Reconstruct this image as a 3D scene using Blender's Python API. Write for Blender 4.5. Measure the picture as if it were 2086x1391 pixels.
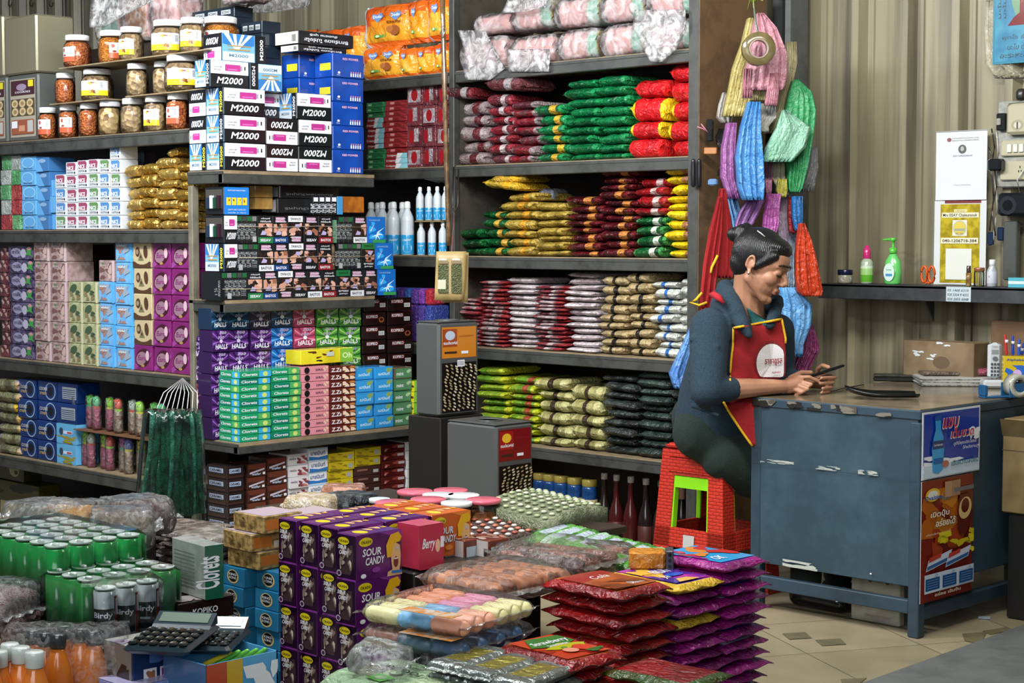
import bpy, math, random
from mathutils import Vector, Matrix, Euler, noise
for o in list(bpy.data.objects): bpy.data.objects.remove(o)
SC = bpy.context.scene
COL = SC.collection
PI = math.pi
# ---------------------------------------------------------------- camera (frame 2086 x 1391)
FPX, HZ, CAMH = 3500.0, 480.0, 1.3
YAW = math.radians(45.35)
PITCH = math.atan((695.5-HZ)/FPX)
F0 = Vector((-math.cos(YAW), math.sin(YAW), 0)); RT = Vector((math.sin(YAW), math.cos(YAW), 0))
FW = F0*math.cos(PITCH)+Vector((0, 0, -math.sin(PITCH))); UP = RT.cross(FW)
cam = bpy.data.objects.new('camera', bpy.data.cameras.new('camera')); COL.objects.link(cam)
cam.location = (0, 0, CAMH)
cam.matrix_world = Matrix.Translation((0, 0, CAMH)) @ Matrix((RT, UP, -FW)).transposed().to_4x4()
cam.data.sensor_width = 36.0; cam.data.lens = FPX/2086*36; cam.data.clip_start = .05
SC.camera = cam
# ---------------------------------------------------------------- view and light
SC.view_settings.view_transform = 'Standard'; SC.view_settings.look = 'None'
SC.view_settings.exposure = 0.0; SC.view_settings.gamma = 1.0; SC.view_settings.use_curve_mapping = False
W = bpy.data.worlds.new('world'); SC.world = W; W.use_nodes = True
W.node_tree.nodes['Background'].inputs[0].default_value = (.78, .86, 1, 1)
W.node_tree.nodes['Background'].inputs[1].default_value = .22
def area(name, loc, target, sx, sy, power, col=(1, 1, 1)):
 l = bpy.data.lights.new(name, 'AREA'); l.shape = 'RECTANGLE'; l.size = sx; l.size_y = sy; l.energy = power; l.color = col
 o = bpy.data.objects.new(name, l); COL.objects.link(o); o.location = loc
 o.rotation_euler = (Vector(target)-Vector(loc)).to_track_quat('-Z', 'Y').to_euler(); return o
# strip lamps of the shop, above and in front of the shelves (outside the frame)
area('tube_light', (-4.2, 3.0, 2.75), (-5.2, 4.4, 1.0), 1.3, .18, 84, (.95, .98, 1))
area('tube_light', (-2.4, 3.6, 2.8), (-3.2, 5.0, .9), 1.3, .18, 66, (1, .97, .92))
area('tube_light', (-3.6, 1.8, 2.85), (-4.2, 3.4, .6), 1.3, .25, 78, (.97, .98, 1))
area('tube_light', (-6.2, 2.8, 2.75), (-6.6, 4.2, 1.0), 1.3, .18, 60, (.93, .97, 1))
area('front_area_light', (-.9, -.6, 2.1), (-4.6, 4.4, .9), 2.6, 1.6, 80, (.93, .97, 1))  # unseen broad area light from behind the camera, aimed at the shelf fronts
# ---------------------------------------------------------------- pixel -> place on a plane
def ray(px, py): return FW+RT*((px-1043)/FPX)+UP*((695.5-py)/FPX)
def onX(px, py, X): r = ray(px, py); return Vector((0, 0, CAMH))+r*(X/r.x)
def onY(px, py, Y): r = ray(px, py); return Vector((0, 0, CAMH))+r*(Y/r.y)
def onZ(px, py, Z): r = ray(px, py); return Vector((0, 0, CAMH))+r*((Z-CAMH)/r.z)
def at(px, py, d): return Vector((0, 0, CAMH))+ray(px, py)*d
# ---------------------------------------------------------------- materials
def lin(h):
 h = h.lstrip('#'); c = [int(h[i:i+2], 16)/255 for i in (0, 2, 4)]
 return tuple(x/12.92 if x <= .04045 else ((x+.055)/1.055)**2.4 for x in c)
_mats = {}
def mat(hexc, kind='paper', hex2=None, scale=30.0):
 """one procedural material per colour and kind of surface"""
 key = (hexc, kind, hex2, scale)
 if key in _mats: return _mats[key]
 m = bpy.data.materials.new('%s_%s' % (kind, hexc)); m.use_nodes = True; _mats[key] = m
 nt = m.node_tree; N = nt.nodes; L = nt.links; b = N['Principled BSDF']
 c = lin(hexc)+(1,); b.inputs['Base Color'].default_value = c
 def tex(nm, sc, **k):
  t = N.new(nm); t.inputs['Scale'].default_value = sc
  for a, v in k.items():
   if a in t.inputs: t.inputs[a].default_value = v
  tc = N.new('ShaderNodeNewGeometry') if kind in ('film', 'foil', 'poly', 'wrap') else N.new('ShaderNodeTexCoord')
  L.new(tc.outputs['Position' if kind in ('film', 'foil', 'poly', 'wrap') else 'Object'], t.inputs['Vector']); return t
 def bump(src, s, dist=.002):
  n = N.new('ShaderNodeBump'); n.inputs['Strength'].default_value = s; n.inputs['Distance'].default_value = dist
  L.new(src, n.inputs['Height']); L.new(n.outputs[0], b.inputs['Normal'])
 def two(src, lo=.4, hi=.6, c2=None):
  r = N.new('ShaderNodeValToRGB'); r.color_ramp.elements[0].position = lo; r.color_ramp.elements[1].position = hi
  r.color_ramp.elements[0].color = c; r.color_ramp.elements[1].color = (lin(c2 or hex2)+(1,))
  L.new(src, r.inputs[0]); L.new(r.outputs[0], b.inputs['Base Color']); return r
 R = 'Roughness'
 if kind == 'paper':
  b.inputs[R].default_value = .45
  if hex2: two(tex('ShaderNodeTexNoise', scale).outputs[0])
 elif kind == 'gloss':
  b.inputs[R].default_value = .16
  if hex2: two(tex('ShaderNodeTexNoise', scale).outputs[0])
 elif kind == 'film':      # crinkled glossy packing film
  b.inputs[R].default_value = .17
  t = tex('ShaderNodeTexNoise', scale*1.5, Detail=4.0, Distortion=1.6); bump(t.outputs[0], 1.0, .016)
  if hex2: two(tex('ShaderNodeTexNoise', scale*.5).outputs[0], .45, .6)
 elif kind == 'metal':
  b.inputs['Metallic'].default_value = .5; b.inputs[R].default_value = .3
  bump(tex('ShaderNodeTexNoise', 9, Detail=2.0).outputs[0], .25, .004)
 elif kind == 'foil':
  b.inputs['Metallic'].default_value = .75; b.inputs[R].default_value = .28
  bump(tex('ShaderNodeTexNoise', scale, Detail=3.0, Distortion=1.0).outputs[0], 1.0, .012)
 elif kind == 'cloth':
  b.inputs[R].default_value = .95
  t = tex('ShaderNodeTexNoise', 260, Detail=2.0); bump(t.outputs[0], .5, .002)
  if hex2: two(tex('ShaderNodeTexNoise', 300).outputs[0])
 elif kind == 'skin':
  b.inputs[R].default_value = .5; b.inputs['Subsurface Weight'].default_value = .12
  b.inputs['Subsurface Radius'].default_value = (.01, .004, .002)
  two(tex('ShaderNodeTexNoise', 14, Detail=4.0).outputs[0], .3, .75, hex2 or hexc)
 elif kind == 'hair':
  b.inputs[R].default_value = .38
  t = tex('ShaderNodeTexWave', 70, Distortion=3.0, Detail=2.0); bump(t.outputs[0], .7, .002)
 elif kind == 'clear':     # thin clear plastic
  t = N.new('ShaderNodeBsdfTransparent'); t.inputs[0].default_value = lin(hexc)+(1,)
  g = N.new('ShaderNodeBsdfGlossy'); g.inputs['Roughness'].default_value = .12
  fr = N.new('ShaderNodeFresnel'); fr.inputs[0].default_value = 1.35
  x = N.new('ShaderNodeMixShader'); L.new(fr.outputs[0], x.inputs[0]); L.new(t.outputs[0], x.inputs[1]); L.new(g.outputs[0], x.inputs[2])
  L.new(x.outputs[0], N['Material Output'].inputs[0])
 elif kind == 'wrap':      # crinkled, slightly milky wrapping
  t = N.new('ShaderNodeBsdfTransparent'); g = N.new('ShaderNodeBsdfGlossy'); g.inputs['Roughness'].default_value = .18
  d = N.new('ShaderNodeBsdfDiffuse'); d.inputs[0].default_value = c
  nz = tex('ShaderNodeTexNoise', scale, Detail=4.0, Distortion=2.0)
  bp = N.new('ShaderNodeBump'); bp.inputs['Strength'].default_value = 1; bp.inputs['Distance'].default_value = .007
  L.new(nz.outputs[0], bp.inputs['Height']); L.new(bp.outputs[0], g.inputs['Normal'])
  mr = N.new('ShaderNodeMapRange'); mr.inputs[1].default_value = .42; mr.inputs[2].default_value = .75
  mr.inputs[3].default_value = .12*float(hex2 or .45); mr.inputs[4].default_value = float(hex2 or .45); L.new(nz.outputs[0], mr.inputs[0])
  a = N.new('ShaderNodeMixShader'); L.new(mr.outputs[0], a.inputs[0]); L.new(t.outputs[0], a.inputs[1]); L.new(d.outputs[0], a.inputs[2])
  fr = N.new('ShaderNodeFresnel'); fr.inputs[0].default_value = 1.27; L.new(bp.outputs[0], fr.inputs[1])
  x = N.new('ShaderNodeMixShader'); L.new(fr.outputs[0], x.inputs[0]); L.new(a.outputs[0], x.inputs[1]); L.new(g.outputs[0], x.inputs[2])
  L.new(x.outputs[0], N['Material Output'].inputs[0])
 elif kind == 'poly':      # thin tinted polythene: lets some light through
  b.inputs[R].default_value = .3
  tr = N.new('ShaderNodeBsdfTranslucent'); tr.inputs[0].default_value = c
  x = N.new('ShaderNodeMixShader'); x.inputs[0].default_value = .25
  L.new(b.outputs[0], x.inputs[1]); L.new(tr.outputs[0], x.inputs[2]); L.new(x.outputs[0], N['Material Output'].inputs[0])
  bump(tex('ShaderNodeTexNoise', scale, Detail=3.0, Distortion=1.5).outputs[0], 1.0, .014)
  if hex2: two(tex('ShaderNodeTexNoise', scale*.3).outputs[0], .4, .65)
 elif kind == 'crumb':     # snacks and nuts behind plastic
  b.inputs[R].default_value = .6
  t = tex('ShaderNodeTexVoronoi', scale); two(t.outputs['Color'], .2, .8); bump(t.outputs[0], 1.0, .01)
 elif kind == 'dirt':      # painted or dusty surface with wear
  b.inputs[R].default_value = .5
  t = tex('ShaderNodeTexNoise', scale, Detail=6.0, Roughness=.7); two(t.outputs[0], .45, .7); bump(t.outputs[0], .15)
 return m
def gl(a, b=None, s=30.0): return mat('#'+a, 'gloss', '#'+b if b else None, s)
# ---------------------------------------------------------------- mesh builder
_txt = {}
def text_geo(s, bold=False):
 """outline geometry of a piece of writing, height of a capital = 1, lower left at 0"""
 k = (s, bold)
 if k in _txt: return _txt[k]
 cu = bpy.data.curves.new('lettering', 'FONT'); cu.body = s; cu.resolution_u = 2; cu.size = 1
 if bold: cu.offset = .022
 o = bpy.data.objects.new('lettering', cu); COL.objects.link(o)
 me = bpy.data.meshes.new_from_object(o.evaluated_get(bpy.context.evaluated_depsgraph_get()))
 V = [(v.co.x, v.co.y) for v in me.vertices]; Fc = [tuple(p.vertices) for p in me.polygons]
 bpy.data.objects.remove(o); bpy.data.curves.remove(cu); bpy.data.meshes.remove(me)
 if not V: V = [(0, 0), (1, 0), (1, 1)]; Fc = [(0, 1, 2)]
 x0 = min(v[0] for v in V); x1 = max(v[0] for v in V); y0 = min(v[1] for v in V); y1 = max(v[1] for v in V)
 h = max(y1-y0, .3)
 V = [((x-x0)/h, (y-y0)/h) for x, y in V]; _txt[k] = (V, Fc, (x1-x0)/h); return _txt[k]
class MB:
 def __init__(s): s.v = []; s.f = []; s.m = []; s.s = []; s.mats = []; s.lay = {}
 def mi(s, m):
  if m not in s.mats: s.mats.append(m)
  return s.mats.index(m)
 def add(s, vs, fs, m, smooth=False, M=None):
  b = len(s.v); i = s.mi(m) if not isinstance(m, list) else None
  s.v += [tuple(M @ Vector(v)) for v in vs] if M is not None else [tuple(v) for v in vs]
  for k, f in enumerate(fs):
   s.f.append(tuple(b+j for j in f)); s.m.append(i if i is not None else s.mi(m[k])); s.s.append(smooth)
 def box(s, x0, x1, y0, y1, z0, z1, m, M=None):
  vs = [(x0, y0, z0), (x1, y0, z0), (x1, y1, z0), (x0, y1, z0), (x0, y0, z1), (x1, y0, z1), (x1, y1, z1), (x0, y1, z1)]
  s.add(vs, [(0, 3, 2, 1), (4, 5, 6, 7), (0, 1, 5, 4), (1, 2, 6, 5), (2, 3, 7, 6), (3, 0, 4, 7)], m, False, M)
 def bbox(s, x0, x1, y0, y1, z0, z1, m, r=.004, M=None):
  """box with chamfered vertical and horizontal edges"""
  P = [(x0+r, y0, 0), (x1-r, y0, 0), (x1, y0+r, 0), (x1, y1-r, 0), (x1-r, y1, 0), (x0+r, y1, 0), (x0, y1-r, 0), (x0, y0+r, 0)]
  cx, cy = (x0+x1)/2, (y0+y1)/2
  def ring(z, ins): return [(px+(ins if px < cx else -ins), py+(ins if py < cy else -ins), z) for px, py, _ in P]
  V = ring(z0, r)+ring(z0+r, 0)+ring(z1-r, 0)+ring(z1, r); Fs = [tuple(range(7, -1, -1)), tuple(range(24, 32))]
  for k in range(3):
   for i in range(8): Fs.append((k*8+i, k*8+(i+1) % 8, k*8+8+(i+1) % 8, k*8+8+i))
  s.add(V, Fs, m, False, M)
 def lathe(s, prof, m, n=20, M=None, smooth=True, cap=True):
  """prof: [(r, z)] or [(r, z, material of the band below)]"""
  V = []; Fs = []; ms = []
  for p in prof:
   for i in range(n): a = 2*PI*i/n; V.append((p[0]*math.cos(a), p[0]*math.sin(a), p[1]))
  for k in range(len(prof)-1):
   mm = prof[k+1][2] if len(prof[k+1]) > 2 else m
   for i in range(n): Fs.append((k*n+i, k*n+(i+1) % n, k*n+n+(i+1) % n, k*n+n+i)); ms.append(mm)
  if cap:
   Fs.append(tuple(range(n-1, -1, -1))); ms.append(m)
   Fs.append(tuple((len(prof)-1)*n+i for i in range(n))); ms.append(prof[-1][2] if len(prof[-1]) > 2 else m)
  s.add(V, Fs, ms, smooth, M)
 def tube(s, pts, r, m, n=8, closed=False):
  pts = [Vector(p) for p in pts]; R = r if isinstance(r, (list, tuple)) else [r]*len(pts); V = []; Fs = []
  up = Vector((0, 0, 1))
  for i, p in enumerate(pts):
   a = pts[max(i-1, 0)] if not closed else pts[i-1]; b = pts[min(i+1, len(pts)-1)] if not closed else pts[(i+1) % len(pts)]
   t = (b-a).normalized(); u = t.cross(up)
   if u.length < .05: u = t.cross(Vector((1, 0, 0)))
   u.normalize(); w = u.cross(t)
   for k in range(n): an = 2*PI*k/n; V.append(p+(u*math.cos(an)+w*math.sin(an))*R[i])
  L = len(pts)
  for i in range(L if closed else L-1):
   for k in range(n): j = (i+1) % L; Fs.append((i*n+k, j*n+k, j*n+(k+1) % n, i*n+(k+1) % n))
  if not closed: Fs += [tuple(range(n)), tuple((L-1)*n+k for k in range(n-1, -1, -1))]
  s.add(V, Fs, m, True)
 def ball(s, c, r, m, nu=12, nv=8, M=None):
  rx, ry, rz = (r, r, r) if not isinstance(r, (tuple, list)) else r; V = [(c[0], c[1], c[2]+rz)]; Fs = []
  for j in range(1, nv):
   t = PI*j/nv
   for i in range(nu): a = 2*PI*i/nu; V.append((c[0]+rx*math.sin(t)*math.cos(a), c[1]+ry*math.sin(t)*math.sin(a), c[2]+rz*math.cos(t)))
  V.append((c[0], c[1], c[2]-rz)); e = len(V)-1
  for i in range(nu): Fs.append((0, 1+i, 1+(i+1) % nu)); Fs.append((e, e-nu+(i+1) % nu, e-nu+i))
  for j in range(nv-2):
   for i in range(nu): a = 1+j*nu; Fs.append((a+i, a+nu+i, a+nu+(i+1) % nu, a+(i+1) % nu))
  s.add(V, Fs, m, True, M)
 def cap(s, a, b, ra, rb, m, n=12):
  """tapered capsule"""
  a = Vector(a); b = Vector(b); d = b-a; L = d.length or 1e-6; q = d.to_track_quat('Z', 'Y').to_matrix().to_4x4(); pr = []
  for k in range(5): t = -PI/2+k*PI/8; pr.append((max(ra*math.cos(t), 1e-4), ra*math.sin(t)))
  for k in range(5): t = k*PI/8; pr.append((max(rb*math.cos(t), 1e-4), L+rb*math.sin(t)))
  s.lathe(pr, m, n, Matrix.Translation(a) @ q)
 # --- printing on the faces of a box w x d x h standing on z = 0
 def frame(s, w, d, h):
  s.fr = {'F': ((-w/2, -d/2, 0), (1, 0, 0), (0, 0, 1), (0, -1, 0), w, h), 'R': ((w/2, -d/2, 0), (0, 1, 0), (0, 0, 1), (1, 0, 0), d, h),
    'T': ((-w/2, -d/2, h), (1, 0, 0), (0, 1, 0), (0, 0, 1), w, d), 'B': ((-w/2, d/2, 0), (1, 0, 0), (0, -1, 0), (0, 0, -1), w, d),
    'S': ((w/2, -d/2, h), (0, 1, 0), (-1, 0, 0), (0, 0, 1), d, w)}
 def custom(s, key, o, u, v, w, h):
  u = Vector(u).normalized(); v = Vector(v).normalized(); s.fr = getattr(s, 'fr', {}); s.fr[key] = (tuple(o), tuple(u), tuple(v), tuple(u.cross(v)), w, h)
 def pp(s, face, pts, m, fs=None, flip=False):
  o, u, v, n, w, h = s.fr[face]; s.lay[face] = s.lay.get(face, 0)+1; e = .0004+.00022*s.lay[face]
  o, u, v, n = Vector(o), Vector(u), Vector(v), Vector(n)
  if flip: pts = [(1-a, 1-b) for a, b in pts]
  s.add([o+u*(a*w)+v*(b*h)+n*e for a, b in pts], fs or [tuple(range(len(pts)))], m)
 def rect(s, face, a0, b0, a1, b1, m, flip=False): s.pp(face, [(a0, b0), (a1, b0), (a1, b1), (a0, b1)], m, None, flip)
 def ell(s, face, a, b, ra, rb, m, n=18, rot=0, flip=False):
  w, h = s.fr[face][4:]; c, q = math.cos(rot), math.sin(rot)
  P = []
  for i in range(n):
   t = 2*PI*i/n; x = ra*w*math.cos(t); y = rb*h*math.sin(t); P.append((a+(x*c-y*q)/w, b+(x*q+y*c)/h))
  s.pp(face, P, m, None, flip)
 def write(s, face, t, a, b, hh, m, wmax=None, bold=False, shear=0, flip=False, center=False, rot=0):
  """lettering: lower left at (a, b), height hh, all as shares of the face"""
  o, u, v, n, w, h = s.fr[face]; V, Fs, tw = text_geo(t, bold); sy = hh*h; sx = sy
  if wmax: sx = wmax*(w if rot == 0 else h)/tw
  if rot == 90:   # reads upwards
   P = [(a+(-y*sy)/w, b+(x*sx)/h) for x, y in V]
  else:
   ox = -tw*sx/2 if center else 0
   P = [(a+(ox+x*sx+y*shear*sy)/w, b+y*sy/h) for x, y in V]
  s.pp(face, P, m, Fs, flip)
 def blobs(s, face, seed, cols, n=6, reg=(0, 0, 1, 1), size=.25, flip=False):
  rg = random.Random(seed); w, h = s.fr[face][4:]
  for k in range(n):
   a = rg.uniform(reg[0], reg[2]); b = rg.uniform(reg[1], reg[3]); r = size*rg.uniform(.5, 1); ph = rg.random()*6; P = []
   for i in range(9):
    t = 2*PI*i/9; q = r*(1+.35*math.sin(2*t+ph)+.2*math.sin(3*t+ph*2))
    P.append((min(max(a+q*math.cos(t)*(reg[2]-reg[0]), reg[0]), reg[2]), min(max(b+q*math.sin(t)*(reg[3]-reg[1]), reg[1]), reg[3])))
   s.pp(face, P, rg.choice(cols), None, flip)
 def mesh(s, name):
  me = bpy.data.meshes.new(name); me.from_pydata(s.v, [], s.f)
  for m in s.mats: me.materials.append(m)
  me.polygons.foreach_set('material_index', s.m); me.polygons.foreach_set('use_smooth', s.s); me.update(); return me
 def build(s, name, parent=None, loc=None, rz=0):
  return put(name, s.mesh(name), loc or (0, 0, 0), rz, parent)
def put(name, me, loc=(0, 0, 0), rz=0, parent=None, scale=None, rot=None):
 o = bpy.data.objects.new(name, me); COL.objects.link(o); o.location = loc; o.rotation_euler = rot or (0, 0, rz)
 if scale: o.scale = scale
 if parent: o.parent = parent
 return o
USED = {}
def tag(o, label, cat, group=None, kind=None):
 if not group and kind != 'structure':
  if label in USED: print('LABEL REPEATED:', label)
  USED[label] = 1
 n = len(label.replace(',', '').split())
 if not 4 <= n <= 16: print('LABEL LENGTH', n, label)
 o['label'] = label; o['category'] = cat
 if group: o['group'] = group
 if kind: o['kind'] = kind
 return o
def thing(name, label, cat, loc=(0, 0, 0), rz=0, group=None, rot=None):
 return tag(put(name, None, loc, rz, None, None, rot), label, cat, group)
def struct(o): o['kind'] = 'structure'; return o
def dup(root, loc, rz=0, label=None, scale=None, rot=None):
 r = root.copy(); COL.objects.link(r); r.location = loc; r.rotation_euler = rot or (0, 0, rz)
 if scale: r.scale = scale
 if label: r['label'] = label; USED[label] = 1
 for ch in root.children:
  c = ch.copy(); COL.objects.link(c); c.parent = r
  for g in ch.children: d = g.copy(); COL.objects.link(d); d.parent = c
 return r
ORD = ['bottom', 'second', 'third', 'fourth', 'fifth', 'sixth', 'seventh', 'eighth', 'ninth', 'tenth', 'eleventh', 'twelfth', 'thirteenth', 'fourteenth', 'fifteenth', 'sixteenth']
def lvl(i, n):
 if n == 1: return ''
 return 'lowest' if i == 0 else 'topmost' if i == n-1 else ORD[i]+' up'
RG = random.Random(7)
# ---------------------------------------------------------------- soft packets
_pouch = {}
def SN(s): return math.sin(s*PI/2)
def pouch_mesh(seed, mats, puff=.9, seam=.06, nu=20, nv=10, art=None):
 """unit packet 1 x 1 x 1 (x: seal to seal): pillow with two sealed ends. mats = (body, band, spot); art(u, v, top) -> index"""
 key = (seed, tuple(m.name for m in mats), puff, seam, art)
 if key in _pouch: return _pouch[key]
 b = MB(); rg = random.Random(seed*31+5); ph = [rg.uniform(0, 6.3) for _ in range(8)]; pw = rg.uniform(7, 14)
 def z(u, v, top):
  a = max(0, 1-abs(u)**pw)**.36; c = max(0, 1-abs(v)**6)**.5; t = a*c
  wr = .10*math.sin(5*u+ph[0]+2*v)*math.sin(3*v+ph[1])+.06*math.sin(11*u+ph[2])*math.cos(5*v+ph[3])+.05*math.sin(17*v+7*u+ph[4])
  return .5+(1 if top else -1)*(.5*t*puff+wr*t*.55)+.05*math.sin(2.2*u+ph[5])*(.4+.6*abs(u))
 V = []; Fs = []; ms = []
 for top in (1, 0):
  for i in range(nu+1):
   for j in range(nv+1):
    u = SN(-1+2*i/nu); v = SN(-1+2*j/nv); edge = 1-.035*math.sin(7*v+ph[6])*abs(u)**6
    inw = 1-.07*(1-abs(u)**2)*abs(v)**4*0
    V.append((u*(.5-seam)*edge, v*.5*inw*(1-.05*abs(u)**5+.02*math.sin(9*u+ph[7])), z(u, v, top)))
  o = (nu+1)*(nv+1)*(0 if top else 1)
  for i in range(nu):
   for j in range(nv):
    q = (o+i*(nv+1)+j, o+(i+1)*(nv+1)+j, o+(i+1)*(nv+1)+j+1, o+i*(nv+1)+j+1)
    Fs.append(q if top else q[::-1]); u = SN(-1+2*(i+.5)/nu); v = SN(-1+2*(j+.5)/nv)
    ms.append(mats[min(art(u, v, top) if art else (1 if abs(u) > .86 else 0), len(mats)-1)])
 b.add(V, Fs, ms, True)
 for sgn in (-1, 1):   # sealed ends
  V = []; Fs = []
  for j in range(nv*2+1):
   v = -1+2*j/(nv*2); z0 = z(sgn, v, 1)
   for k in range(3):
    x = sgn*((.5-seam)+seam*k/2*(1+.15*math.sin(8*v+ph[6]))); zz = z0+(.02*math.sin(14*v+ph[2])-.10*sgn*math.sin(ph[3]))*k+(.012 if j % 2 else -.012)*(k == 2)
    V += [(x, v*.47, zz+.012), (x, v*.47, zz-.012)]
  for j in range(nv*2):
   for k in range(2):
    p = j*6+k*2; q = p+6; Fs += [(p, p+2, q+2, q), (p+1, q+1, q+3, p+3)]
   Fs.append((j*6+4, j*6+5, j*6+11, j*6+10))
  b.add(V, Fs, mats[min(1, len(mats)-1)], False)
 lo = min(v[2] for v in b.v); hi = max(v[2] for v in b.v); b.v = [(x, y, min(max(((q-lo)/(hi-lo)-.5)*1.38+.5, .0+.012*math.sin(40*x)), 1-.012*math.sin(35*x))) for x, y, q in b.v]
 _pouch[key] = b.mesh('packet'); return _pouch[key]
def art_ends(u, v, t): return 1 if abs(u) > .8 else 0
def art_patch(u, v, t): return 2 if (abs(u) < .14 and v < -.55) else (1 if abs(u) > .86 else 0)
def art_side(u, v, t): return 2 if (.15 < u < .6 and v < -.1) else (1 if abs(u) > .8 else 0)
def art_top(u, v, t): return 2 if (t and abs(u) < .6 and abs(v) < .6) else (1 if (u > .5) else 0)
def art_band(u, v, t): return 1 if u > .55 or u < -.75 else (2 if -.2 < u < .15 else 0)
def bag_stack(px0, px1, pytop, n, zb, plane, mats, name, desc, where, cat, group, depth=.26, art=None, puff=.9, jit=1.0, axis='Y', back=.0, gap=.002, over=0, nmats=None):
 """a column of packets lying on a shelf; axis 'Y': shelf front is a plane of constant y, 'X': of constant x"""
 pl = plane+back if axis == 'Y' else plane-back
 fn = onY if axis == 'Y' else onX
 a = fn(px0, 480, pl); c = fn(px1, 480, pl); top = fn((px0+px1)/2, pytop, pl).z; w = (c-a).length; h = (top-zb)/n
 mid = (a+c)/2; out = []; hs = [RG.uniform(.78, 1.22) for _ in range(n)]; k = h*n/sum(hs); hs = [q*k for q in hs]; z0 = zb-h
 for i in range(n):
  h = hs[i]; z0 = zb+sum(hs[:i])
  mm = nmats(i) if nmats else mats
  me = pouch_mesh(RG.randint(0, 9), mm, puff, .05, art=art)
  sc = (w*RG.uniform(.9, 1.1), depth*RG.uniform(.94, 1.0), (h-gap)*1.0)
  dx = RG.uniform(-.014, .014)*jit; dy = RG.uniform(0, .035)*jit; rz = RG.uniform(-.09, .09)*jit
  loc = (mid.x+dx, pl+depth/2+dy+.006, z0+.001) if axis == 'Y' else (pl-depth/2-dy-.006, mid.y+dx, z0+.001)
  if axis == 'X': rz += PI/2
  rz += PI if RG.random() < .5 and art is None else 0
  o = put(name, me, loc, 0, None, sc, (RG.uniform(-.01, .01)*jit, RG.uniform(-.03, .03)*jit, rz))
  o.data.name = name
  lv = lvl(i, n); tag(o, ('%s, %s %s' % (desc, (lv+' in') if lv else 'in', where)).replace('in on', 'on'), cat, group); out.append(o)
 return out
# ---------------------------------------------------------------- cartons
def carton(w, d, h, m, art=None, open_top=False):
 b = MB(); r = min(w, d, h)*.03
 b.bbox(-w/2, w/2, -d/2, d/2, 0, h, m, r); b.frame(w, d, h)
 if art: art(b)
 return b.mesh('carton')
def stack_geo(px0, px1, pytop, n, zb, plane, axis):
 fn = onY if axis == 'Y' else onX
 a = fn(px0, 480, plane); c = fn(px1, 480, plane); top = fn((px0+px1)/2, pytop, plane).z
 return a, c, (c-a).length, (top-zb)/n
def box_stack(px0, px1, pytop, n, zb, plane, m, art, name, desc, where, cat, group, depth=.12, axis='Y', back=0, jit=1.0, gap=.0015, label=None, skip=(), start=0, arts=None, tot=None):
 """a column of equal cartons; returns the objects. arts(i) may give another print per level"""
 pl = plane+back if axis == 'Y' else plane-back
 a, c, w, h = stack_geo(px0, px1, pytop, n, zb, pl, axis); mid = (a+c)/2; memo = {}; out = []
 for i in range(n):
  if i in skip: continue
  A, mm = (arts(i) if arts else (art, m)); k = (id(A), mm.name)
  if k not in memo: memo[k] = carton(w-.003, depth, h-gap, mm, A) if axis == 'Y' else carton(depth, w-.003, h-gap, mm, A)
  dy = RG.uniform(0, .012)*jit; rz = RG.uniform(-.03, .03)*jit; dx = RG.uniform(-.0012, .0012)*jit
  loc = (mid.x+dx, pl+depth/2+.004+dy, zb+h*i+.0008) if axis == 'Y' else (pl-depth/2-.004-dy, mid.y+dx, zb+h*i+.0008)
  o = put(name, memo[k], loc, rz)
  lv = lvl(i+start, tot or n); tag(o, ('%s, %s %s' % (desc, (lv+' in') if lv else 'in', where)), cat, group); out.append(o)
 return out
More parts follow.
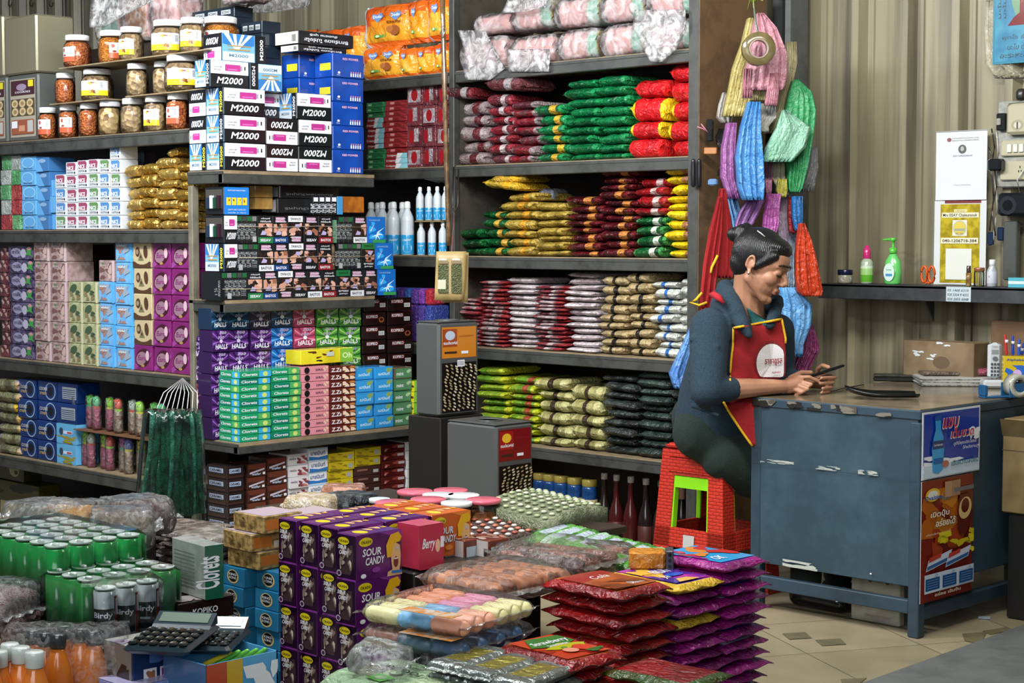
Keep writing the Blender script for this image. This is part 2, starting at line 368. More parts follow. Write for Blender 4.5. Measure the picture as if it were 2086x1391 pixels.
# ================================================================ the room
YM, YW, YB, XE, XM, YL = 5.23, 5.92, 5.70, -4.155, -5.68, 4.12
M_steel = mat('#3c3d3a', 'dirt', '#252623', 12); M_board = mat('#8a7a60', 'dirt', '#6b5c48', 9); M_ply = mat('#241a13', 'dirt', '#17110c', 6)
M_post = mat('#6b5137', 'dirt', '#4b3828', 10)
def shell():
 b = MB(); b.box(-11, 1.5, -1.5, 6.5, -.1, 0, None or floor_mat()); struct(b.build('floor'))
 # walkway of grey concrete beside the tiles
 p = [onZ(1763, 1391, 0), onZ(2086, 1274, 0)]; d = (p[1]-p[0]).normalized(); a = p[0]-d*3; c = p[1]+d*2.2
 nrm = Vector((d.y, -d.x, 0)); b = MB(); q = [a, c, c+nrm*3, a+nrm*3]
 b.add([(v.x, v.y, .004) for v in q]+[(v.x, v.y, -.01) for v in q], [(3, 2, 1, 0), (0, 1, 5, 4)], mat('#5b5f5c', 'dirt', '#4a4e4c', 5)); o = b.build('floor_walkway'); struct(o)
 # dark inset tiles
 b = MB()
 for pts in ([(1593, 1290), (1640, 1287), (1654, 1299), (1608, 1302)], [(1660, 1303), (1712, 1300), (1724, 1312), (1675, 1315)], [(1960, 1290), (2010, 1287), (1998, 1312), (1965, 1305)], [(1712, 1383), (1766, 1380), (1752, 1391), (1715, 1391)], [(2000, 1285), (2050, 1277), (2060, 1283), (2018, 1292)]):
  v = [onZ(x, y, .002) for x, y in pts]; b.add(v, [(0, 1, 2, 3) if (v[1]-v[0]).cross(v[2]-v[1]).z > 0 else (3, 2, 1, 0)], mat('#5f583f', 'dirt', '#4f4936', 20))
 struct(b.build('floor_inlay'))
 # corrugated sheet wall
 b = MB(); V = []; Fs = []; x = -11.0; prof = []
 while x < 1.2:
  prof += [(x, .0), (x+.105, .0), (x+.122, -.04), (x+.155, -.04), (x+.175, 0), (x+.19, 0), (x+.194, -.008), (x+.205, -.008), (x+.209, 0)]; x += .225
 for i, (px, dy) in enumerate(prof): V += [(px, YW+dy, 0), (px, YW+dy, 3.2)]
 for i in range(len(prof)-1): Fs.append((2*i, 2*i+2, 2*i+3, 2*i+1))
 b.add(V, Fs, wall_mat()); b.box(-11, 1.2, YW+.02, YW+.06, 0, 3.2, M_ply); struct(b.build('wall_back'))
 b = MB(); b.box(-11, 1.5, -1.5, 6.5, 3.2, 3.3, mat('#8c8a80')); struct(b.build('ceiling'))
 b = MB(); b.box(onY(1571, 400, 5.72).x, onY(1590, 400, 5.72).x, 5.72, 5.78, 0, 3.2, mat('#17191a', 'dirt', '#202324', 8)); struct(b.build('trim_1'))
 b = MB(); b.box(onY(1591, 400, 5.74).x, onY(1607, 400, 5.74).x, 5.74, 5.86, 0, 3.2, mat('#5e625f', 'dirt', '#454947', 8)); struct(b.build('trim_2'))
def floor_mat():
 m = bpy.data.materials.new('floor_tiles'); m.use_nodes = True; N = m.node_tree.nodes; L = m.node_tree.links; b = N['Principled BSDF']
 tc = N.new('ShaderNodeTexCoord'); mp = N.new('ShaderNodeMapping'); mp.inputs['Rotation'].default_value = (0, 0, .5); L.new(tc.outputs['Object'], mp.inputs[0])
 t = N.new('ShaderNodeTexBrick'); t.offset = 0; t.inputs['Scale'].default_value = 1; t.inputs['Brick Width'].default_value = .4; t.inputs['Row Height'].default_value = .4
 t.inputs['Mortar Size'].default_value = .0022; t.inputs['Color1'].default_value = lin('#a3977a')+(1,); t.inputs['Color2'].default_value = lin('#94886a')+(1,); t.inputs['Mortar'].default_value = lin('#5e563f')+(1,)
 L.new(mp.outputs[0], t.inputs['Vector']); n = N.new('ShaderNodeTexNoise'); n.inputs['Scale'].default_value = 5; n.inputs['Detail'].default_value = 6; L.new(tc.outputs['Object'], n.inputs[0])
 mx = N.new('ShaderNodeMix'); mx.data_type = 'RGBA'; mx.blend_type = 'MULTIPLY'; mx.inputs[0].default_value = .55
 L.new(t.outputs[0], mx.inputs[6]); L.new(n.outputs[0], mx.inputs[7]); L.new(mx.outputs[2], b.inputs['Base Color']); b.inputs['Roughness'].default_value = .3; return m
def wall_mat():
 m = bpy.data.materials.new('wall_sheet'); m.use_nodes = True; N = m.node_tree.nodes; L = m.node_tree.links; b = N['Principled BSDF']
 tc = N.new('ShaderNodeTexCoord'); mp = N.new('ShaderNodeMapping'); mp.inputs['Scale'].default_value = (14, 1, .5); L.new(tc.outputs['Object'], mp.inputs[0])
 n = N.new('ShaderNodeTexNoise'); n.inputs['Scale'].default_value = 1.3; n.inputs['Detail'].default_value = 8; L.new(mp.outputs[0], n.inputs[0])
 r = N.new('ShaderNodeValToRGB'); r.color_ramp.elements[0].position = .28; r.color_ramp.elements[1].position = .62
 r.color_ramp.elements[0].color = lin('#37322a')+(1,); r.color_ramp.elements[1].color = lin('#8a846a')+(1,)
 L.new(n.outputs[0], r.inputs[0]); L.new(r.outputs[0], b.inputs['Base Color']); b.inputs['Roughness'].default_value = .38; return m
shell()
def shelf_board(name, label, x0, x1, y0, y1, z, front, group=None, nose=.038, extra=None):
 """plywood board with its top at z, on a steel angle along the front"""
 t = thing(name, label, 'shelf', ((x0+x1)/2, (y0+y1)/2, z-.05), 0, group); cx, cy, cz = t.location
 b = MB(); b.box(x0-cx, x1-cx, y0-cy+.006, y1-cy, z-.014-cz, z-cz, M_board)
 for e in (extra or []): b.box(e[0]-cx, e[1]-cx, e[2]-cy, e[3]-cy, z-.014-cz, z-cz, M_board)
 b.build('board', t)
 b = MB()
 if 'F' in front: b.bbox(x0-cx, x1-cx, y0-cy, y0-cy+.03, z-.014-nose-cz, z-.0145-cz, M_steel, .003); b.box(x0-cx, x1-cx, y0-cy-.002, y0-cy+.004, z-.016-cz, z-.004-cz, M_steel)
 if 'R' in front: b.bbox(x1-cx-.03, x1-cx+.001, y0-cy, y1-cy, z-.0145-nose-cz, z-.0148-cz, M_steel, .003)
 b.build('edge_rail', t); return t
SZ = {'S0': onY(1417, 97, YM).z, 'S1': onY(1417, 317, YM).z, 'S2': onY(1417, 527, YM).z, 'S3': onY(1371, 733, YM).z, 'S4': onY(1354, 941, YM).z,
      'L1': onY(376, 262, YL).z, 'L2': onY(376, 467, YL).z, 'L3': onY(370, 765, YL).z, 'L4': onY(282, 975, YL).z,
      'M1': onX(457, 346, XM).z, 'M2': onX(459, 612, XM).z}
XM3 = -5.595; SZ['M3'] = onX(483, 904, XM3).z; SZ['M4'] = onX(430, 1088, XM).z
XD = onY(921, 400, YM).x     # divider of the main run
def shelves():
 nm = {'S0': 'top', 'S1': 'second', 'S2': 'third', 'S3': 'fourth', 'S4': 'lowest'}
 held = {'S0': 'pink tissue bags', 'S1': 'green and red packets', 'S2': 'gold and maroon packets', 'S3': 'sugar bags', 'S4': 'black coffee bags'}
 for k in nm: shelf_board('shelf_board', 'grey edged shelf under the %s, %s shelf beside the woman' % (held[k], nm[k]), XD+.02, XE-.03, YM, YB-.05, SZ[k], 'F', None)
 for k, h in (('S0', 'orange biscuit packs'), ('S1', 'toothpaste boxes'), ('S2', 'white bleach bottles'), ('S3', 'purple wrapped packets')):
  shelf_board('shelf_board', 'narrow grey edged corner shelf under the %s' % h, -6.75, XD-.02, YM, YB-.05, SZ[k], 'F', None)
 for k, h in (('L1', 'snack jars'), ('L2', 'boxed soap and gold packs'), ('L3', 'wafer and purple pie boxes'), ('L4', 'blue boxes and jelly bags')):
  shelf_board('shelf_board', 'long grey left hand shelf under the %s' % h, -8.6, -5.94 if k != 'L4' else -6.0, YL, 4.57, SZ[k], 'F', None, .045)
 yn = 4.10
 shelf_board('shelf_board', 'grey edged corner shelf under the black and white lighter boxes', -5.925, XM, yn, 4.90, SZ['M1'], 'FR', None, .04, [(-6.3, -5.925, 4.6, 4.9)])
 shelf_board('shelf_board', 'grey edged corner shelf under the cigarette packets', -5.925, XM, yn, 4.90, SZ['M2'], 'FR', None, .036, [(-6.3, -5.925, 4.6, 4.9)])
 shelf_board('shelf_board', 'dark corner shelf under the chewing gum and sweet boxes', -5.925, XM3, yn, 5.13, SZ['M3'], 'FR', None, .03, [(-6.3, -5.925, 4.6, 5.13)])
 shelf_board('shelf_board', 'lowest corner shelf under the brown and yellow wafer boxes', -5.925, XM+.04, yn-.03, 5.10, SZ['M4'], 'FR', None, .03, [(-6.3, -5.925, 4.6, 5.1)])
 for key, x, y, w, h, m, lab in (('a', XE-.028, YM-.004, .05, 2.9, M_steel, 'thin steel post at the front of the brown shelf end'), ('b', XD, YM-.004, .032, 2.9, M_steel, 'thin steel post dividing the main shelves beside the bamboo pole'),
                         ('c', -5.905, 4.098, .03, SZ['M1']-.06, mat('#6f6a5a', 'dirt', '#4f4b40', 10), 'grey post where the left shelves meet the corner shelves'),
                         ('d', XM3-.03, 5.135, .05, SZ['M3']-.03, M_steel, 'steel post below the gum shelf beside the tall tin')):
  b = MB(); b.bbox(-w/2, w/2, 0, .035, 0, h, m, .003); o = b.build('shelf_post', None, (x, y, .0)); tag(o, lab, 'post')
 b = MB(); b.box(XE-.025, XE, YM+.0, YB-.045, 0, 2.9, M_post); struct(b.build('wall_shelf_end'))
 b = MB(); b.box(XD-.012, XD+.012, YM+.033, YB-.045, 0, 2.9, mat('#45423a', 'dirt', '#2b2a25', 10)); struct(b.build('wall_shelf_divider'))
 b = MB(); b.box(-7.2, XE-.03, YB-.045, YB-.036, 0, 2.2, M_ply); struct(b.build('wall_shelf_back'))
 b = MB(); b.box(-8.8, -6.32, 4.575, 4.59, 0, SZ['L1']-.0, M_ply); struct(b.build('wall_left_shelf_back'))
 b = MB(); b.box(-6.33, -6.315, 4.6, 5.2, 0, SZ['M1']+.3, M_ply); struct(b.build('wall_corner_shelf_back'))
shelves()
# ================================================================ the counter
def counter():
 P1 = onZ(1538, 808, .74); P2 = onZ(1869, 838, .74); x0, x1, y0, y1 = P1.x, P2.x, (P1.y+P2.y)/2, YW-.08
 t = thing('counter', 'blue-grey painted metal counter with drink posters on its corner', 'counter', ((x0+x1)/2, (y0+y1)/2, 0)); cx, cy = t.location[:2]
 x0 -= cx; x1 -= cx; y0 -= cy; y1 -= cy; P = mat('#273b46', 'dirt', '#364d59', 3); PD = mat('#283b48', 'dirt', '#1c2a34', 6); wh = mat('#a9aca3', 'paper')
 zb = .165
 b = MB(); b.bbox(x0, x1, y0, y1, .708, .74, PD, .004); b.frame(1, 1, 1)
 b.box(x0+.008, x1-.008, y0+.008, y1-.008, .74, .7425, gl('82755f', '655a49', 5))
 b.custom('rim', (x0, y0, .708), (1, 0, 0), (0, 0, 1), x1-x0, .032); rg = random.Random(3)
 for k in range(9):
  a = rg.random()*.9; b.blobs('rim', k, [mat('#6b685d'), mat('#4a443a'), mat('#1c1a18'), mat('#1c1a18')], 3, (a, .1, a+.1, .9), .5)
 b.build('worktop', t)
 b = MB(); b.bbox(x0+.012, x1-.012, y0+.004, y0+.016, zb, .712, P, .002); b.custom('p', (x0+.012, y0+.004, zb), (1, 0, 0), (0, 0, 1), x1-x0-.024, .545)
 for a0, a1, s in ((.01, .26, 5), (.40, .56, 9), (.66, .78, 4)):
  zc = .655-.0*a0
  b.blobs('p', int(s*7), [wh, mat('#8d9592')], 10, (a0, zc-.014, a1, zc+.014), .22)
 b.blobs('p', 77, [wh], 6, (.2, .005, .42, .05), .4); b.blobs('p', 8, [mat('#cfd2c8')], 1, (.74, .03, .76, .05), .7)
 b.rect('p', 0, .64, 1, .643, PD)
 b.build('front_panel', t)
 b = MB(); b.bbox(x1-.016, x1-.004, y0+.012, y1-.01, zb, .712, P, .002); b.build('side_panel', t)
 for x, y in ((x0, y0), (x1-.04, y0), (x0, y1-.04), (x1-.04, y1-.04)):
  b = MB(); b.bbox(x, x+.04, y, y+.04, .001, .70, PD, .003); b.build('leg', t)
 b = MB(); b.bbox(x0+.04, x1-.04, y0+.004, y0+.034, .075, .12, PD, .003); b.build('rail', t)
 b = MB(); b.bbox(x1-.034, x1-.004, y0+.04, y1-.04, .055, .10, PD, .003); b.build('rail', t)
 # posters on the right hand side
 X = x1+cx; W_ = gl('e4e7ea')
 def sheet(name, label, pl, w, h, art, wpx):
  a = onX(pl[0], pl[1], X); o = MB(); o.box(0, .0012, 0, w, -h, 0, W_); o.custom('p', (.0012, 0, -h), (0, 1, 0), (0, 0, 1), w, h); art(o)
  q = o.build(name, None, (X+.0012, max(a.y, y0+cy+.006), a.z)); tag(q, label, 'poster'); return q
 def art1(o):
  B = gl('123a9c'); R_ = gl('c3323f'); T = gl('2f9bd6'); Wt = gl('eef2f6')
  o.rect('p', .02, .2, .98, .97, B); o.blobs('p', 4, [Wt], 14, (.02, .03, .98, .34), .16); o.rect('p', .02, .02, .98, .2, gl('c9dbe8'))
  o.blobs('p', 9, [Wt], 5, (.78, .5, .98, .8), .3)
  o.pp('p', [(.16, .10), (.14, .45), (.17, .62), (.2, .72), (.19, .88), (.29, .88), (.29, .72), (.33, .62), (.35, .45), (.33, .12), (.25, .07)], T); o.rect('p', .185, .86, .295, .93, gl('1c4f9e'))
  o.rect('p', .15, .44, .34, .56, gl('123a6c')); o.write('p', 'Lactasoy', .17, .47, .05, Wt, .15); o.rect('p', .17, .22, .33, .30, mat('#1c62a8')); o.ell('p', .37, .2, .06, .05, mat('#b5705a'))
  for k in range(3): o.write('p', ('แซบ', 'เต็มขวด', 'เต็มขวด')[min(k, 1)], (.30, .44)[min(k, 1)]+.004, (.72, .56)[min(k, 1)]-.004, .17, mat('#5a0f1a') if k == 2 else Wt, (.28, .42)[min(k, 1)], True, .2) if k < 2 else 0
  o.write('p', 'แซบ', .31, .73, .15, R_, .26, True, .2); o.write('p', 'เต็มขวด', .45, .57, .15, R_, .40, True, .2)
  o.write('p', 'ดูดีมีคุณประโยชน์', .50, .44, .07, Wt, .40, False, .2); o.write('p', 'ให้พลังงานสูง', .66, .36, .07, Wt, .30, False, .2); o.write('p', 'เติมความสดชื่น', .46, .15, .09, mat('#2b7a86'), .48, True, .2)
 def art2(o):
  o.rect('p', 0, 0, 1, 1, gl('7a2415')); o.blobs('p', 3, [gl('b5601a'), gl('c77a1e')], 8, (0, .52, .7, .92), .35); o.blobs('p', 5, [gl('a3401a')], 5, (.2, .25, .9, .6), .3)
  o.ell('p', .2, .88, .14, .055, gl('e0b02a')); o.ell('p', .2, .88, .10, .035, gl('dfe0d0')); o.write('p', 'Ovaltine', .04, .84, .035, mat('#1c55a8'), .34, True, .1)
  o.blobs('p', 12, [mat('#8a8579'), mat('#6e6a62')], 5, (.35, .82, .66, .92), .3); o.rect('p', .42, .84, .56, .97, mat('#b08a6a')); o.rect('p', .56, .84, .72, .97, mat('#a07a5c')); o.rect('p', .6, .87, .99, .905, mat('#6c6a68'))
  o.pp('p', [(.68, .55), (.66, .72), (.72, .84), (.92, .84), (.97, .72), (.9, .55), (.84, .5), (.74, .5)], gl('5a1a10')); o.ell('p', .82, .72, .13, .09, gl('d9b878'), rot=.4); o.ell('p', .82, .74, .08, .06, gl('5a1a10'), rot=.4)
  for tx, a, bq, ww in (('เปิดปุ๊บ', .14, .68, .36), ('อร่อยได้', .24, .61, .38)):
   o.write('p', tx, a-.005, bq-.003, .075, mat('#5a1a10'), ww+.02, True, .15); o.write('p', tx, a, bq, .065, mat('#efe6cc'), ww, True, .15)
  o.write('p', 'เครื่องดื่มช็อกโกแลตปรุงสำเร็จ', .06, .545, .022, mat('#efe0d0'), .48, False, .1)
  o.blobs('p', 21, [gl('c7b51c'), gl('d8c824'), gl('a59a16')], 12, (.28, .34, .99, .56), .16)
  for a in (.05, .42):
   o.pp('p', [(a, .26), (a+.45, .31), (a+.5, .40), (a+.05, .35)], mat('#c9cfe0')); o.pp('p', [(a+.02, .27), (a+.44, .315), (a+.46, .345), (a+.03, .30)], mat('#2b5f96')); o.pp('p', [(a+.05, .33), (a+.28, .355), (a+.3, .39), (a+.07, .37)], mat('#b83a2c'))
  o.rect('p', .02, .08, .98, .235, gl('c9d4e2'))
  for a in (0, 1, 2):
   o.rect('p', .04+.32*a, .1, .31+.32*a, .2, gl('1d4f86'))
   for q in range(4): o.rect('p', .07+.32*a, .118+.02*q, .28+.32*a, .123+.02*q, mat('#6f93bd'))
   o.ell('p', .24+.32*a, .22, .03, .012, mat('#9fb4c8'))
  o.write('p', 'อร่อย เข้มข้น', .2, .045, .03, mat('#d9c9b0'), .5, True)
 a = onX(1872, 842, X); bq = onX(1990, 822, X); c = onX(1872, 980, X)
 sheet('drink_poster', 'blue and white soy milk poster with a bottle, taped to the counter', (1871, 842), bq.y-a.y, a.z-c.z, art1, 0)
 d = onX(1975, 960, X); e = onX(1872, 1228, X)
 sheet('malt_drink_poster', 'torn brown and yellow malt drink poster below the blue one', (1871, 983), d.y-a.y, c.z-e.z, art2, 0)
 return X, y0+cy
CX1, CY0 = counter()
# ================================================================ packets on the main shelves
def film(h, h2=None, s=26): return mat(h, 'film', h2, s)
def main_goods():
 B = 'packet'
 green = (film('#0d6b3c', '#08502c'), film('#1f8a4f'), film('#c9a23a')); redp = (film('#c4161c', '#a80f14'), film('#d81f22'), film('#e3c020'))
 # second shelf
 gr = (film('#7c6a68', '#a39797'), film('#8f7f80'), film('#5a2026')); dr = (film('#7a1a26', '#5a3238'), film('#92303a'), film('#b9a9aa'))
 bag_stack(918, 985, 205, 5, SZ['S1'], YM, gr, 'coffee_packet', 'greyish clear wrapped coffee packet', 'the pile beside the divider post', B, 'grey wrapped coffee packets', art=art_side, back=.02)
 bag_stack(985, 1033, 190, 7, SZ['S1'], YM, dr, 'coffee_packet', 'dark red coffee packet', 'the left dark red pile', B, 'dark red coffee packets', art=art_side, back=.02)
 bag_stack(1033, 1082, 205, 7, SZ['S1'], YM, (dr[0], gr[1], dr[2]), 'coffee_packet', 'dark red coffee packet with a pale end', 'the right dark red pile', B, 'dark red coffee packets', art=art_ends, back=.02)
 for k, (a, c, top, n) in enumerate(((1082, 1140, 212, 6), (1140, 1205, 160, 9), (1205, 1268, 152, 9))):
  bag_stack(a, c, top, n, SZ['S1'], YM, green, 'coffee_packet', 'shiny green packet', 'the %s green pile, second shelf' % ('left', 'middle', 'right')[k], B, 'green packets on the second shelf', art=art_ends if k else art_side, back=.02)
 redn = lambda i: (redp[0], redp[2] if i in (1, 2) else redp[1], redp[2])
 bag_stack(1270, 1342, 162, 4, SZ['S1'], YM, redp, 'snack_packet', 'fat shiny red packet with yellow seals', 'the left red pile, second shelf', B, 'red packets on the second shelf', nmats=redn, art=art_ends, back=.02, puff=1)
 bag_stack(1347, 1416, 128, 5, SZ['S1'], YM, redp, 'snack_packet', 'fat shiny red packet with yellow seals', 'the right red pile, second shelf', B, 'red packets on the second shelf', nmats=redn, art=art_ends, back=.02, puff=1)
 # third shelf
 dg = (film('#0b4d24', '#063417'), film('#12602f'), film('#c79a3a')); gold = (film('#a38a3c', '#7c6726'), film('#b59a48'), film('#c9912b')); mar = (film('#4f1018', '#330a10'), film('#641a20'), film('#b97a3c'))
 yel = (film('#d9bd16', '#b99a10'), film('#e0c92c'), film('#9c6a4a')); rd = (film('#8f1218', '#6e0c12'), film('#a8282c'), film('#c0a8a4'))
 T3 = 'third shelf'
 bag_stack(925, 972, 466, 3, SZ['S2'], YM, dg, 'seasoning_packet', 'dark green packet', 'the leftmost short pile, third shelf', B, 'dark green packets on the third shelf', art=art_ends, back=.02)
 bag_stack(972, 1022, 430, 5, SZ['S2'], YM, dg, 'seasoning_packet', 'dark green packet', 'the pile against the gold packets', B, 'dark green packets on the third shelf', art=art_side, back=.03)
 bag_stack(1018, 1080, 392, 7, SZ['S2'], YM, gold, 'seasoning_packet', 'olive gold packet', 'the left gold pile, third shelf', B, 'gold packets on the third shelf', art=art_side, back=.02)
 bag_stack(1080, 1142, 412, 7, SZ['S2'], YM, gold, 'seasoning_packet', 'olive gold packet', 'the right gold pile, third shelf', B, 'gold packets on the third shelf', art=art_ends, back=.02)
 bag_stack(1142, 1212, 400, 8, SZ['S2'], YM, mar, 'seasoning_packet', 'maroon packet', 'the left maroon pile, third shelf', B, 'maroon packets on the third shelf', art=art_side, back=.02)
 bag_stack(1212, 1282, 342, 11, SZ['S2'], YM, mar, 'seasoning_packet', 'maroon packet', 'the right maroon pile, third shelf', B, 'maroon packets on the third shelf', art=art_side, back=.02)
 bag_stack(1284, 1346, 440, 4, SZ['S2'], YM, (dg[0], film('#3c8a46'), film('#c9cfc0')), 'noodle_packet', 'bright green packet with pale print', 'the pile left of the yellow', B, 'green packets under the red ones', art=art_side, back=.02)
 zr = onY(1315, 440, YM+.02).z
 bag_stack(1284, 1346, 362, 4, zr+.001, YM, rd, 'noodle_packet', 'crimson packet', 'the pile above green packets', B, 'crimson packets on the third shelf', art=art_side, back=.02)
 bag_stack(1346, 1416, 335, 10, SZ['S2'], YM, yel, 'noodle_packet', 'yellow packet', 'the yellow pile, third shelf', B, 'yellow packets on the third shelf', art=art_side, back=.02)
 # fourth shelf
 red = (film('#8d4048', '#b9a3a4'), film('#a33a3e'), film('#cdbfc0')); wh = (film('#cfc6c6', '#a8989a'), film('#bdb2b4'), film('#a35a60'))
 lad = ['outermost left', 'second', 'third', 'fourth']
 bag_stack(928, 966, 608, 12, SZ['S3'], YM, red, 'salt_packet', 'thin red and white packet', 'the red pile behind the tall tin', B, 'thin red and white packets', art=art_ends, back=.02)
 bag_stack(966, 1020, 572, 16, SZ['S3'], YM, red, 'salt_packet', 'thin red and white packet', 'the red pile right of the tall tin', B, 'thin red and white packets', art=art_band, back=.02)
 bag_stack(1020, 1078, 566, 13, SZ['S3'], YM, wh, 'salt_packet', 'white packet', 'the left white pile, fourth shelf', B, 'white packets on the fourth shelf', art=art_ends, back=.02)
 bag_stack(1078, 1142, 582, 17, SZ['S3'], YM, red, 'salt_packet', 'thin red and white packet', 'the middle red pile, fourth shelf', B, 'thin red and white packets', art=art_band, back=.02)
 bag_stack(1142, 1206, 556, 13, SZ['S3'], YM, wh, 'salt_packet', 'white packet', 'the right white pile, fourth shelf', B, 'white packets on the fourth shelf', art=art_ends, back=.02)
 bei = (film('#a8946c', '#93805a'), film('#b59f76'), film('#1c1a18')); ws = (film('#c9ccc2', '#b6b8ae'), film('#d8dad2'), film('#2a62a8'))
 bag_stack(1214, 1268, 562, 9, SZ['S3'], YM, bei, 'brown_sugar_bag', 'tan sugar bag with a small black square', 'the left tan pile', 'bag', 'tan sugar bags', art=art_patch, back=.02, puff=1, depth=.22)
 bag_stack(1268, 1322, 556, 9, SZ['S3'], YM, bei, 'brown_sugar_bag', 'tan sugar bag with a small black square', 'the right tan pile', 'bag', 'tan sugar bags', art=art_patch, back=.02, puff=1, depth=.22)
 bag_stack(1322, 1376, 574, 9, SZ['S3'], YM, ws, 'white_sugar_bag', 'plump white sugar bag', 'the left white sugar pile', 'bag', 'white sugar bags', art=art_patch, back=.02, puff=1, depth=.22)
 bag_stack(1376, 1419, 566, 9, SZ['S3'], YM, ws, 'white_sugar_bag', 'plump white sugar bag', 'the right white sugar pile behind the woman', 'bag', 'white sugar bags', art=art_patch, back=.02, puff=1, depth=.22)
 # lowest shelf
 gy = (film('#5f8a22', '#8aa02a'), film('#b9bd2a'), film('#9c4a30')); pc = (film('#9c9660', '#7f7a4a'), film('#b5b078'), film('#33241a')); bk = (film('#1f2422', '#3a3f3d'), film('#2c302e'), film('#686a68')); bg = (film('#24302c', '#3c4a44'), film('#303c38'), film('#7c807c'))
 bag_stack(962, 1024, 748, 9, SZ['S4']+.0, YM, gy, 'coffee_packet', 'thin lime green packet', 'the left lime pile behind the tins', B, 'lime green packets', art=art_ends, back=.02)
 bag_stack(1024, 1084, 768, 9, SZ['S4']+.0, YM, gy, 'coffee_packet', 'thin lime green packet', 'the right lime pile, lowest shelf', B, 'lime green packets', art=art_side, back=.02)
 bag_stack(1084, 1150, 772, 6, SZ['S4'], YM, pc, 'coffee_packet', 'pale olive packet with a dark print', 'the left olive pile', B, 'pale olive coffee packets', art=art_band, back=.02, puff=1)
 bag_stack(1150, 1216, 788, 5, SZ['S4'], YM, pc, 'coffee_packet', 'pale olive packet with a dark print', 'the right olive pile', B, 'pale olive coffee packets', art=art_band, back=.02, puff=1)
 bag_stack(1218, 1290, 764, 9, SZ['S4'], YM, bk, 'coffee_packet', 'black foil packet', 'the left black pile, lowest shelf', B, 'black packets on the lowest shelf', art=art_ends, back=.02)
 bag_stack(1290, 1358, 757, 10, SZ['S4'], YM, bg, 'coffee_packet', 'greenish black foil packet', 'the middle black pile, lowest shelf', B, 'black packets on the lowest shelf', art=art_ends, back=.02)
 bag_stack(1358, 1412, 800, 8, SZ['S4'], YM, bk, 'coffee_packet', 'black foil packet', 'the black pile behind the woman\'s back', B, 'black packets on the lowest shelf', art=art_ends, back=.02)
main_goods()
# loose packets lying on top of the piles
def loose(px, py, plane, w, d, h, mats, name, label, cat='packet', art=art_side, rz=0, tilt=0, axis='Y', back=.1, puff=1, grp=None, seed=2):
 p = onY(px, py, plane+back) if axis == 'Y' else onX(px, py, plane-back)
 o = put(name, pouch_mesh(seed, mats, puff, .06, art=art), (p.x, p.y, p.z), 0, None, (w, d, h), (0, tilt, rz)); return tag(o, label, cat, grp)
loose(962, 203, YM, .15, .22, .05, (film('#5a1a20', '#3c2a2c'), film('#7a2a30'), film('#999090')), 'coffee_packet', 'dark crumpled packet on top of the grey wrapped coffee pile', tilt=.05, rz=.2)
loose(1060, 186, YM, .24, .22, .055, (film('#5c2a30', '#4a4042'), film('#6b3a40'), film('#999090')), 'coffee_packet', 'smoky wrapped packet on top of the dark red piles', rz=-.1, tilt=.05)
loose(1053, 386, YM, .22, .22, .036, (film('#b59a30', '#8c7420'), film('#c9a02a'), film('#d09a20')), 'seasoning_packet', 'bright gold packet on top of the left gold pile', tilt=.1)
loose(1060, 374, YM, .2, .2, .036, (film('#b08a28'), film('#8c7420'), film('#d9a020')), 'seasoning_packet', 'yellow gold packet with a flared end, topmost of the gold ones', tilt=-.05, rz=.2)
loose(1128, 408, YM, .08, .16, .05, (film('#8f95a8', '#5c6270'), film('#a0a6b4'), film('#707788')), 'snack_packet', 'pale grey blue packet behind the gold ones', rz=.3, back=.22)
